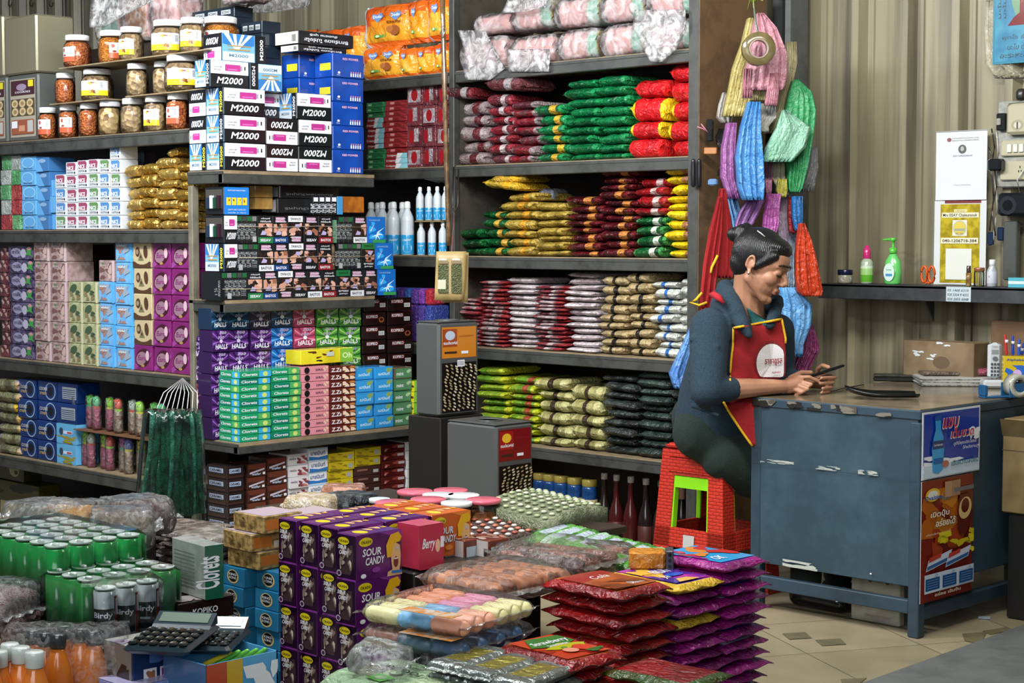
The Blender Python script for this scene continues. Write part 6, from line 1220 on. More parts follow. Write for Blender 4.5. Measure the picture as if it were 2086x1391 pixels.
 for k in range(3): b.write('F', ('พุทโธ ธัมโม สังโฆ', 'นะโม ตัสสะ ภะคะวะโต', 'อะระหะโต สัมมา')[k], (.12, .2, .1)[k], (.2, .12, .05)[k], .05, mat('#24343c'), .7, False, .2)
 for k in range(2): b.write('F', 'นะโมพุทธายะ', .12+.07*k, .4, .04, mat('#24343c'), .5, False, 0, rot=90)
 o = b.build('monk_picture', None, (p.x, YW-.05, p.z)); tag(o, 'blue picture of a seated figure in a red robe, upper right', 'picture')
 o = sheet_px('plastic_sleeve', [(0, 2010, 2026), (60, 2006, 2028), (130, 2008, 2060), (160, 2028, 2110), (148, 2060, 2120)], 0, .002, mat('#a8a488', 'wrap', '.5', 20), plane=YW-.044, pleat=.004); tag(o, 'wrinkled clear plastic sleeve behind the blue picture', 'plastic sleeve')
wall_right()
def counter_goods():
 z = .7435; Z = lambda px, py: onZ(px, py, z)
 # open black folder
 b = MB(); p = Z(1790, 812); bk = gl('121617'); V = []; n = 12
 for i in range(n+1):
  for j in range(5):
   u = -1+2*i/n; v = -1+2*j/4; V.append((u*.12, v*.075*(1-.3*u*u), .008+.02*max(0, -u)**2+.012*v*v))
 N_ = len(V); V += [(x, y, zz-.006) for x, y, zz in V]; Fs = []
 for i in range(n):
  for j in range(4): q = (i*5+j, (i+1)*5+j, (i+1)*5+j+1, i*5+j+1); Fs += [q, tuple(N_+k for k in q[::-1])]
 rim = [i*5 for i in range(n+1)]+[n*5+j for j in range(1, 5)]+[i*5+4 for i in range(n-1, -1, -1)]+[j for j in range(3, 0, -1)]
 for k in range(len(rim)): a, c = rim[k], rim[(k+1) % len(rim)]; Fs.append((a, N_+a, N_+c, c))
 b.add(V, Fs, bk, True); o = b.build('coin_tray', None, (p.x, p.y+.02, z+.001), .72); tag(o, 'black curved coin tray lying on the counter top', 'tray')
 # papers
 pw = mat('#a8a8a2'); gy = mat('#5c605c', 'paper', '#8c8c84', 60)
 p = Z(1925, 782)
 for k in range(6):
  b = MB(); b.box(-.13, .13, -.085, .085, 0, .0045, pw if k % 2 else gy); o = b.build('magazine', None, (p.x-.012*k*.2+.03, p.y+.005+.002*k, z+.001+.005*k), .72+.05*math.sin(k*2.)); tag(o, 'magazine in the pile at the back of the counter, %s' % lvl(k, 6), 'magazine', 'magazine pile')
 b = MB(); b.bbox(-.085, .085, -.05, .05, 0, .014, mat('#4c4038', 'film', '#6c5c50', 40), .004); o = b.build('photo_envelope', None, (p.x-.02, p.y+.02, z+.0325), .75); tag(o, 'shiny brown packet on top of the magazine pile', 'packet')
 o = put('snack_packet', pouch_mesh(4, (mat('#a85c6c', 'film', '#8c4454', 40),)*3, 1, .05), (p.x+.085, p.y+.09, z+.033), .7, None, (.10, .09, .028)); tag(o, 'pink crumpled packet on the magazine pile', 'packet')
 q = Z(1822, 775); b = MB(); b.bbox(-.075, .075, -.05, .05, 0, .016, gl('1c1e1c'), .004); b.bbox(-.073, .073, -.047, .047, .0165, .024, mat('#3c3a34', 'paper', '#2a2926', 40), .003); o = b.build('wallet', None, (q.x, q.y-.01, z+.001), .6); tag(o, 'black notebook wallet left of the magazine pile', 'wallet')
 # carton behind, against the wall
 wl = YW-.05; cd = mat('#7c6a50', 'paper', '#6c5a42', 12); a = onY(1838, 745, wl-.13); c = onY(1982, 745, wl-.13); t = thing('cardboard_carton', 'brown cardboard carton with torn white tape at the back of the counter', 'carton', ((a.x+c.x)/2, wl-.065, z+.001)); w = c.x-a.x; h = .155
 b = MB(); b.bbox(-w/2, w/2, -.06, .06, 0, h, cd, .003); b.custom('F', (-w/2, -.06, 0), (1, 0, 0), (0, 0, 1), w, h); b.ell('F', .55, .5, .12, .15, mat('#5c4c38')); b.build('carton_body', t)
 for k, (u, v) in enumerate(((.1, .62), (.48, .85), (.28, .55))): b = MB(); b.custom('F', (-w/2, -.0605, 0), (1, 0, 0), (0, 0, 1), w, h); b.blobs('F', k, [gl('c4c8c8')], 3, (u, v, u+.2, v+.15), .3); b.build('tape_scrap', t)
 a = onY(2022, 700, wl-.03); b = MB(); b.bbox(0, .26, 0, .025, 0, .24, mat('#6c5238', 'paper', '#5c442e', 12), .003); o = b.build('cardboard_carton', None, (a.x, wl-.045, z+.001)); tag(o, 'flat brown carton behind the telephone and pencil box', 'carton')
 # cordless phone
 p = Z(2019, 790); t = thing('cordless_phone', 'white cordless telephone standing on its base', 'telephone', (p.x, p.y+.02, z+.001), PI/4-.1); wm = gl('b4b8ba'); b = MB(); b.bbox(-.045, .045, -.045, .045, 0, .03, wm, .008); b.build('phone_base', t)
 b = MB(); b.bbox(-.025, .025, -.014, .012, .032, .165, wm, .010); b.custom('F', (-.025, -.0142, .032), (1, 0, 0), (0, 0, 1), .05, .133); b.rect('F', .25, .68, .75, .8, mat('#7c8480')); 
 for i in range(4):
  for j in range(3): b.rect('F', .2+.22*j, .08+.1*i, .36+.22*j, .14+.1*i, mat('#3c4448'))
 b.ell('F', .5, .56, .2, .06, mat('#5c6468')); b.write('F', 'Uniden', .3, .88, .04, gy, .4); b.build('handset', t)
 # pencil box
 p = Z(2064, 797); t = thing('pencil_box', 'yellow cardboard pencil box with a cartoon picture', 'pencil holder', (p.x+.0, p.y+.02, z+.001), .6); ym = gl('b8a01c'); b = MB(); b.bbox(-.048, .048, -.03, .03, 0, .125, ym, .002); b.frame(.096, .06, .125)
 for f in 'FR': b.blobs(f, 3, [gl('2c5cac')], 3, (.05, .25, .9, .75), .35); b.ell(f, .5, .5, .16, .13, gl('b89cc8')); b.ell(f, .5, .32, .13, .1, gl('b89cc8')); b.write(f, 'Alphabet', .1, .86, .08, mat('#2c4c8c'), .7, True)
 b.build('box_body', t)
 for k, (x, y, c_, l) in enumerate(((-.035, 0, '#a82c2c', .19), (-.012, .01, '#1c3c9c', .185), (.008, -.005, '#1c4cac', .175), (.02, .012, '#1c3c9c', .16), (.034, 0, '#4c4440', .18))):
  b = MB(); b.cap((0, 0, 0), (.006*(k-2)*.6, .004*(k % 2), l-.125), .0055, .0045, mat(c_, 'gloss'), 8); b.lathe([(.0062, l-.15), (.0064, l-.14)], WH, 8); o = b.build('marker_pen', None, t.matrix_world @ Vector((x, y, .1265)) if False else (t.location.x+x*math.cos(.6)-y*math.sin(.6), t.location.y+x*math.sin(.6)+y*math.cos(.6), z+.1335)); tag(o, '%s marker pen in the yellow pencil box, %s from the left' % (('red', 'dark blue', 'mid blue', 'short blue', 'dark brown')[k], ('first', 'second', 'third', 'fourth', 'fifth')[k]), 'pen')
 # tape dispenser with roll
 p = Z(2016, 812); t = thing('tape_dispenser', 'blue tape dispenser near the counter edge', 'tape dispenser', (p.x, p.y+.03, z+.001), PI/4+.25); tb = gl('1c4c74'); b = MB(); b.bbox(-.05, .06, -.022, .022, 0, .008, tb, .003); b.bbox(-.05, -.035, -.022, .022, .008, .045, tb, .003); b.bbox(.045, .12, -.025, -.02, .0, .05, tb, .002); b.bbox(.045, .12, .03, .035, .0, .05, tb, .002); b.build('dispenser_body', t)
 b = MB(); pr = [(.022, -.022), (.04, -.022), (.04, .026), (.022, .026), (.022, -.022)]; b.lathe(pr, gl('98988c'), 20, Matrix.Translation((.085, 0, .0405)) @ Matrix.Rotation(PI/2, 4, 'X'), cap=False); o = b.build('tape_roll', t); o['label'] = 'wide roll of clear tape'
 # under the counter: white pad
 a = onY(1733, 1270, CY0+.1); c = onY(1832, 1280, CY0+.1); b = MB(); w = c.x-a.x; b.bbox(0, w, 0, .03, 0, .175, mat('#a8a698', 'paper', '#8f8d80', 14), .003); b.custom('F', (0, 0, 0), (1, 0, 0), (0, 0, 1), w, .175); b.ell('F', .4, .8, .04, .03, mat('#4c4840')); b.ell('F', .75, .8, .04, .03, mat('#4c4840')); b.write('F', 'ເອກະສານ' if False else 'บัญชี', .4, .78, .05, gy, .25); b.write('F', 'Memory Foam', .3, .1, .06, mat('#8c7c5c'), .5, False, .2)
 o = b.build('paper_pad', None, (a.x, CY0+.1, .0015)); tag(o, 'off-white folder leaning under the counter front rail', 'folder')
 # big carton at the right
 a = at(2040, 1045, 5.35); cb = mat('#7c6b48', 'paper', '#6b5a3a', 10); t = thing('cardboard_box', 'large brown cardboard box at the right edge beside the counter', 'box', (0, 0, 0)); X0 = CX1+.03; Y0 = onX(2042, 900, X0).y; zb = onX(2042, 1042, X0).z; zt_ = onX(2042, 852, X0).z; t.location = (X0, Y0, zb); b = MB(); b.bbox(0, .36, 0, .33, 0, zt_-zb, cb, .004); b.frame(.01, .01, .01); b.custom('F', (0, 0, 0), (1, 0, 0), (0, 0, 1), .36, zt_-zb); b.rect('F', 0, .66, 1, .67, mat('#4c3f28')); b.build('carton_body', t)
 b = MB(); b.add([(0, 0, 0), (.36, 0, 0), (.36, -.02, .06), (0, -.02, .06)], [(0, 1, 2, 3), (3, 2, 1, 0)], cb); b.build('flap', t, (0, 0, zt_-zb-.06))
 b = MB(); b.bbox(0, .4, 0, .3, 0, zb-.004, mat('#121212'), .004); o = b.build('crate', None, (X0+.02, Y0+.01, .003)); tag(o, 'dark crate under the large brown cardboard box', 'crate')
 b = MB(); b.blobs; p = onZ(2005, 1258, .003); b.box(-.02, .02, -.015, .015, 0, .003, mat('#8c9ca4')); o = b.build('paper_scrap', None, (p.x, p.y, .002), .5); tag(o, 'small scrap of pale paper on the floor under the counter', 'paper')
counter_goods()
# ================================================================ carrier bags hanging from the shelf end
def bags():
 P = lambda c, c2=None: mat(c, 'poly', c2, 22)
 B = [('yellow_bags', [(40, 1520, 1552), (90, 1508, 1560), (140, 1490, 1540), (200, 1478, 1530), (238, 1470, 1520)], 6.52, .06, P('#c9bb78', '#b5a660'), 'pale yellow carrier bag bundle hanging left of the tape roll'),
         ('white_bags', [(190, 1470, 1500), (215, 1462, 1500), (240, 1458, 1492), (252, 1468, 1488)], 6.62, .04, P('#b4b0a8'), 'white bag bundle sticking out left of the yellow bundle'),
         ('pink_bags', [(30, 1538, 1552), (60, 1530, 1580), (110, 1524, 1602), (150, 1514, 1604), (185, 1512, 1596)], 6.44, .05, P('#c9909c', '#b88490'), 'pink and white carrier bags hanging highest behind the tape roll'),
         ('pink_bag_handle', [(140, 1514, 1534), (200, 1511, 1531)], 6.41, .02, P('#b87c8a'), 'short pink handle bundle hanging left below the tape roll'),
         ('pink_bag_handle', [(150, 1566, 1588), (190, 1560, 1586), (216, 1556, 1583)], 6.41, .03, P('#b87c8a'), 'pink handle bundle hanging right below the tape roll'),
         ('cream_bags', [(88, 1600, 1618), (130, 1598, 1620), (180, 1590, 1610), (225, 1580, 1600), (272, 1555, 1584)], 6.58, .05, P('#c4bd94', '#a8a078'), 'cream carrier bags hanging right of the pink ones'),
         ('cream_bags', [(165, 1530, 1562), (205, 1528, 1560)], 6.47, .03, P('#c4bd88'), 'small cream bag fold between the pink handles'),
         ('white_bags', [(212, 1540, 1580), (240, 1530, 1582), (258, 1524, 1566), (270, 1550, 1566)], 6.48, .03, P('#b8b8b0'), 'white bag corner below the pink handles'),
         ('green_bags', [(165, 1612, 1622), (190, 1604, 1650), (225, 1596, 1660), (260, 1594, 1658), (300, 1590, 1652), (340, 1600, 1644), (385, 1600, 1632), (392, 1604, 1626)], 6.5, .06, P('#2c9454', '#4ca870'), 'green carrier bags hanging against the wall on the right'),
         ('pale_green_bags', [(225, 1592, 1600), (260, 1580, 1650), (300, 1558, 1640), (330, 1553, 1612)], 6.40, .03, P('#7cb498', '#98c4ac'), 'pale green bag hanging in front of the dark green ones'),
         ('blue_bags', [(210, 1520, 1546), (260, 1506, 1546), (320, 1496, 1552), (380, 1500, 1555), (408, 1510, 1552)], 6.42, .07, P('#3c84c8', '#5c9cd4'), 'large bright blue carrier bag bundle'),
         ('purple_bags', [(252, 1478, 1498), (300, 1468, 1496), (360, 1466, 1500), (405, 1480, 1510)], 6.5, .06, P('#a468a4', '#8c5490'), 'mauve bag bundle left of the bright blue one'),
         ('white_bags', [(300, 1644, 1664), (340, 1636, 1666), (390, 1620, 1656)], 6.6, .03, P('#8c9090'), 'grey white bags behind the green ones'),
         ('cream_bags', [(328, 1572, 1600), (360, 1570, 1600), (380, 1580, 1600)], 6.5, .02, P('#b4b090'), 'cream bag fold left of the green bags'),
         ('yellow_bags', [(365, 1584, 1602), (388, 1580, 1604), (402, 1586, 1600)], 6.46, .02, P('#bdb84c'), 'small yellow bag end under the green bags'),
         ('pink_bags', [(330, 1560, 1576), (370, 1556, 1572), (400, 1560, 1570)], 6.5, .02, P('#b87c98'), 'dusky pink bag fold right of the bright blue bundle'),
         ('blue_bags', [(400, 1612, 1634), (440, 1612, 1634), (470, 1618, 1632)], 6.45, .03, P('#2c74b4'), 'narrow blue bag hanging below the green bags'),
         ('red_bag', [(402, 1606, 1612), (440, 1604, 1616), (470, 1606, 1620), (474, 1610, 1628)], 6.49, .02, P('#a81c24'), 'narrow red bag edge left of the narrow blue one'),
         ('mauve_bags', [(408, 1518, 1556), (430, 1506, 1548), (458, 1496, 1532), (470, 1498, 1520)], 6.52, .04, P('#a874b4', '#8c5c9c'), 'mauve bag fold behind the bun of hair'),
         ('magenta_bags', [(395, 1560, 1590), (430, 1555, 1586), (460, 1552, 1584), (476, 1556, 1578)], 6.46, .04, P('#a04c94', '#b870ac'), 'magenta bags hanging above her head'),
         ('pale_pink_bags', [(398, 1580, 1612), (440, 1582, 1610), (480, 1584, 1618), (520, 1590, 1626)], 6.56, .03, P('#b4a0b4'), 'pale pink bags hanging behind her forehead'),
         ('blue_bags', [(400, 1478, 1500), (440, 1488, 1512), (480, 1494, 1530), (560, 1494, 1520)], 6.6, .04, P('#3c8cd0', '#7cb0dc'), 'blue bags hanging behind her hair bun'),
         ('white_blue_bags', [(470, 1516, 1536), (520, 1500, 1536), (600, 1498, 1530)], 6.66, .03, P('#8ca0c0'), 'whitish blue bag behind her neck'),
         ('orange_bags', [(455, 1626, 1634), (490, 1620, 1650), (520, 1618, 1658), (560, 1618, 1666), (592, 1620, 1672), (602, 1630, 1668)], 6.38, .07, P('#d84c24', '#c03c1c'), 'bright orange carrier bag bundle hanging by the wall shelf'),
         ('white_bags', [(480, 1606, 1624), (540, 1600, 1622), (590, 1590, 1630)], 6.55, .03, P('#a8bcd0'), 'pale bag behind her face'),
         ('light_blue_bags', [(585, 1586, 1620), (620, 1588, 1652), (660, 1590, 1650), (700, 1592, 1634), (725, 1610, 1632)], 6.42, .05, P('#4c98d8', '#7cb8e8'), 'sky blue bag bundle hanging behind her chest'),
         ('pink_bags', [(652, 1640, 1650), (690, 1626, 1664), (712, 1620, 1668), (745, 1610, 1650), (770, 1604, 1640)], 6.51, .04, P('#9c4878', '#7c345c'), 'dark pink bag bundle lowest behind her arm'),
         ('blue_bag', [(640, 1416, 1424), (700, 1390, 1424), (760, 1362, 1420), (790, 1372, 1420)], 6.42, .03, P('#4c7cc4', '#6ca0dc'), 'translucent blue bag hanging beside her back')]
 for nm, rows, d, th, m, lab in B:
  o = sheet_px(nm, rows, d, th, m, pleat=.011, n=20, fr=11+len(lab) % 7, seed=len(lab)); tag(o, lab, 'bag')
 # red apron on its hook
 rd = mat('#961418', 'cloth', '#7c1014'); yl = mat('#c9a41c', 'cloth')
 t = thing('hanging_apron', 'red apron with yellow trim hanging on the shelf end', 'apron', at(1460, 640, 6.34)); O = Vector(t.location)
 for rows, nm, m, sd in (([(384, 1464, 1478), (430, 1458, 1486), (480, 1450, 1492), (540, 1438, 1494), (566, 1440, 1490)], 'apron_skirt', rd, 3), ([(400, 1462, 1472), (470, 1444, 1470), (540, 1432, 1462), (600, 1426, 1456), (640, 1424, 1446), (690, 1422, 1432)], 'apron_bib', rd, 5)):
  o = sheet_px(nm, rows, 6.34 if sd == 3 else 6.30, .012, m, pleat=.02, n=14, fr=5, seed=sd); c = o.location.copy(); o.parent = t; o.location = c-O
 for pts in ([(1462, 520), (1450, 545), (1448, 556)], [(1430, 596), (1418, 610), (1404, 616), (1424, 622), (1440, 616)]):
  b = MB(); b.tube([at(x, y, 6.27)-O for x, y in pts], .005, yl, 7); b.build('yellow_trim', t)
 # tape roll on its string
 p = at(1545, 100, 6.28); R = .0535; M = Matrix.Translation((0, 0, 0)) @ (F0.to_track_quat('Z', 'Y').to_matrix().to_4x4())
 t = thing('tape_roll', 'roll of brown packing tape hanging by a string', 'tape roll', p); b = MB(); b.lathe([(.036, -.02), (.060, -.02), (.061, -.018), (.061, .018), (.060, .02), (.036, .02)], gl('5c5234', '6c6240', 20), 32, M, cap=False); b.build('tape', t)
 b = MB(); b.lathe([(.036, .021), (.036, -.021), (.031, -.021), (.031, .021), (.036, .021)], mat('#8c7c6c'), 32, M, cap=False); b.build('cardboard_core', t)
 tp = at(1534, -8, 6.30)-p; b = MB(); b.tube([tp, at(1538, 35, 6.29)-p, Vector((-.004, 0, .05))+F0*-.012, Vector((0, 0, .034))], .0035, gl('5c6c5c'), 7); b.build('string', t)
 b = MB(); gnl = gl('8c9a3c')
 for k in range(7): a = k*.9; b.tube([at(1534, 4, 6.29), at(1534, 4, 6.29)+Vector((.02*math.cos(a), .02*math.sin(a), .012)), at(1534, 4, 6.29)+Vector((.045*math.cos(a), .045*math.sin(a), .03*math.sin(2*a)))], [.003, .0028, .001], gnl, 5)
 c = at(1534, 4, 6.29); b.v = [tuple(Vector(v)-c) for v in b.v]; o = b.build('string_knot', None, c); tag(o, 'frayed yellow green string knot above the tape roll', 'string')
 # hooks, hinge and clips on the shelf end
 hk = mat('#8c8c84', 'metal'); dkm = gl('1c1c1e')
 def wire(name, pts, d, r, m, lab, cat):
  P = [at(x, y, d) for x, y in pts]; c = P[-1].copy(); b = MB(); b.tube([v-c for v in P], r, m, 7); o = b.build(name, None, c); tag(o, lab, cat)
 wire('wire_hook', [(1453, 115), (1460, 106), (1470, 112), (1472, 126), (1462, 138), (1458, 150), (1464, 162), (1472, 160)], 6.72, .0022, hk, 'thin S shaped wire hook on the brown shelf end', 'hook')
 for k in range(5): wire('metal_hook', [(1466+3*k, 262), (1458+2*k, 280+3*k), (1464+4*k, 300+3*k), (1476+2*k, 318+2*k), (1470+k, 338), (1462, 350+2*k)], 6.62-.01*k, .0035, dkm, 'dark curved hook in the tangle at the shelf end, %s' % ('first', 'second', 'third', 'fourth', 'fifth')[k], 'hook')
 b = MB(); b.bbox(-.014, .014, -.01, .01, 0, .085, gl('1c1c1c'), .004); p = at(1446, 288, 6.6); o = b.build('hinge', None, p); tag(o, 'black hinge on the brown shelf end', 'hinge')
 b = MB(); b.bbox(-.025, .025, -.012, .012, -.012, .014, mat('#9c6434', 'paper'), .003); o = b.build('wooden_clip', None, at(1448, 308, 6.58), .5); tag(o, 'orange brown wooden clip at the shelf end', 'clip')
 for k, px in enumerate((1412, 1424)):
  b = MB(); p = at(px, 376, 6.60); b.cap((0, 0, 0), (0, 0, .09), .010, .009, dkm, 10); o = b.build('knife_handle', None, p); tag(o, 'black handle hanging before the yellow packets, %s one' % ('left', 'right')[k], 'handle')
 wire('pink_string', [(1420, 258), (1432, 262), (1442, 270), (1436, 262), (1428, 252)], 6.55, .002, mat('#b46c84'), 'pink string knotted at the shelf post', 'string')
 b = MB(); b.bbox(-.02, .02, -.01, .01, 0, .025, gl('5c7ca0'), .005); o = b.build('plastic_clip', None, at(1452, 378, 6.5)); tag(o, 'small blue grey plastic clip hanging on the hooks', 'clip')
bags()
# ---------------- bamboo pole, chain and seed packet
def pole():
 x = lambda px, py: at(px, py, 7.0)
 a, c = at(901, -10, 7.28), at(914, 500, 7.28); m = gl('6c5438', '4c3a24', 30); b = MB(); pts = [a*(1-i/12)+c*(i/12)-a for i in range(13)]
 b.tube(pts, [.0105+(.002 if i % 4 == 0 else 0) for i in range(13)], m, 10); o = b.build('bamboo_pole', None, a); tag(o, 'thin brown bamboo pole in front of the corner shelves', 'pole')
 b = MB(); w = mat('#8c8478', 'metal'); P = [at(896, 70, 7.25), at(902, 52, 7.25), at(908, 60, 7.25), at(902, 78, 7.25)]; q = P[0].copy(); b.tube([v-q for v in P], .003, w, 6); o = b.build('wire_hook', None, q); tag(o, 'wire loop tied to the top of the bamboo pole', 'hook')
 b = MB(); P = [at(924, 340, 7.3), at(922, 420, 7.3), at(926, 432, 7.3), at(933, 420, 7.3), at(934, 345, 7.3)]; q = P[2].copy(); b.tube([v-q for v in P], .0038, mat('#2c2824', 'metal'), 7); o = b.build('metal_loop', None, q); tag(o, 'long dark wire loop hanging from the shelf beside the pole', 'hook')
 t = thing('seed_packets', 'two tan paper packets of tea with green windows on a string', 'packet', at(920, 608, 7.15)); O = Vector(t.location); tn = mat('#a08a5c', 'paper', '#94804f', 14)
 for k, rows in enumerate(([(514, 898, 955), (560, 896, 954), (616, 900, 953)], [(512, 889, 950), (560, 887, 948), (611, 885, 944)])):
  o = sheet_px('paper_packet', rows, 7.15-.03*k, .012, tn, pleat=.002, n=8); c = o.location.copy(); o.parent = t; o.location = c-O
 b = MB(); d = 7.10; A, B_, C_ = at(889, 610, d), at(944, 610, d), at(889, 514, d); b.custom('P', A-O, B_-A, C_-A, (B_-A).length, (C_-A).length)
 gr = mat('#4c5434', 'crumb', '#6c7048', 200)
 for a0 in (.06, .55): b.rect('P', a0, .14, a0+.38, .74, gr); b.rect('P', a0, .76, a0+.38, .82, mat('#6c5c38')); b.write('P', 'ชาเขียว', a0+.04, .83, .05, WH, .28, True)
 b.rect('P', .05, .22, .35, .42, mat('#a8a890')); b.build('green_window', t)
 b = MB(); b.tube([at(926, 432, 7.3)-O, at(922, 480, 7.2)-O, at(920, 516, 7.12)-O], .0016, mat('#8c4c44'), 5); b.build('string', t)
pole()
# ================================================================ stools and the seated woman
from mathutils.bvhtree import BVHTree
def weave(hexc, name):
 m = mat(hexc, 'gloss', hexc, 31.0); N = m.node_tree.nodes; L = m.node_tree.links; b = N['Principled BSDF']; b.inputs['Roughness'].default_value = .38
 tc = N.new('ShaderNodeTexCoord'); t = N.new('ShaderNodeTexBrick'); t.inputs['Scale'].default_value = 1; t.inputs['Brick Width'].default_value = .03; t.inputs['Row Height'].default_value = .012; t.inputs['Mortar Size'].default_value = .0025; t.inputs['Mortar Smooth'].default_value = 1
 cb = N.new('ShaderNodeCombineXYZ'); sp = N.new('ShaderNodeSeparateXYZ'); ad = N.new('ShaderNodeMath'); L.new(tc.outputs['Object'], sp.inputs[0]); L.new(sp.outputs[0], ad.inputs[0]); L.new(sp.outputs[1], ad.inputs[1]); L.new(ad.outputs[0], cb.inputs[0]); L.new(sp.outputs[2], cb.inputs[1]); L.new(cb.outputs[0], t.inputs[0])
 bp = N.new('ShaderNodeBump'); bp.inputs['Strength'].default_value = 1; bp.inputs['Distance'].default_value = -.0025; L.new(t.outputs['Fac'], bp.inputs['Height']); L.new(bp.outputs[0], b.inputs['Normal']); return m
STX, STY = -3.835, 4.935
def stool(m, m2, s, zoff, lab, H=.55):
 t = thing('stool', lab, 'stool', (STX, STY, zoff)); w = lambda z: (.135+(H-z)*.065)*s
 def panel(rot, z0, z1, a0, a1, th=.012, mm=None, inset=0):
  b = MB(); V = []
  for off in (0, th):
   for z in (z0, z1):
    for a in (a0, a1): ww = w(z)-off-inset; V.append((a*w(z)*(1 if off == 0 else .97), -ww, z))
  b.add([Matrix.Rotation(rot, 3, 'Z') @ Vector(v) for v in V], [(0, 1, 3, 2), (4, 6, 7, 5), (0, 4, 5, 1), (2, 3, 7, 6), (0, 2, 6, 4), (1, 5, 7, 3)], mm or m); return b
 b = MB(); n = 6; T = w(H)
 b.bbox(-T, T, -T, T, H-.018, H, m, .012); b.build('seat', t)
 for k in range(4):
  r = k*PI/2
  for nm, z0, z1, a0, a1, ins in (('upper_panel', .44, H-.02, -.99, .99, 0), ('cross_bar', .18, .25, -.99, .99, 0)):
   bb = panel(r, z0, z1, a0, a1); 
   if nm == 'upper_panel':
    q = panel(r, .452, .457, -.72, .72, .004, m, -.004); bb.add(q.v, q.f, m); q = panel(r, .505, .51, -.72, .72, .004, m, -.004); bb.add(q.v, q.f, m)
   bb.build(nm, t)
  bb = panel(r, .0, .44, -1, -.55)
  q = panel(r+PI/2, 0, .44, .66, 1) if False else panel(r-PI/2, 0, .44, .55, 1); bb.add(q.v, q.f, m)
  bb.build('leg', t)
  q = panel(r, .395, .438, -.55, .55, .02, m2, .004); q.build('window_rim', t)
 for k in range(4):
  for a0, a1 in ((-.55, -.50), (.50, .55)): panel(k*PI/2, .25, .395, a0, a1, .02, m2, .004).build('window_rim', t)
 return t
RED_ = weave('#b02a1c', 'red'); GRN = gl('7cc41c')
st = stool(RED_, GRN, 1.0, 0, 'tall red woven plastic stool that the woman sits on')
b = MB(); b.custom('F', (-.02, -.162, .185), (1, 0, 0), (0, .065, 1), .05, .045); b.rect('F', 0, 0, 1, 1, mat('#a8a8a4')); b.build('sticker', st)
BODY = None
def fuse(parts_mb, voxel, smooth=2, fac=.5):
 """one continuous surface from overlapping rounded forms"""
 o = put('form', parts_mb.mesh('form')); m = o.modifiers.new('r', 'REMESH'); m.mode = 'VOXEL'; m.voxel_size = voxel; m.use_smooth_shade = True
 s = o.modifiers.new('s', 'SMOOTH'); s.iterations = smooth; s.factor = fac
 dg = bpy.context.evaluated_depsgraph_get(); me = bpy.data.meshes.new_from_object(o.evaluated_get(dg)); bpy.data.objects.remove(o)
 me.polygons.foreach_set('use_smooth', [True]*len(me.polygons)); return me
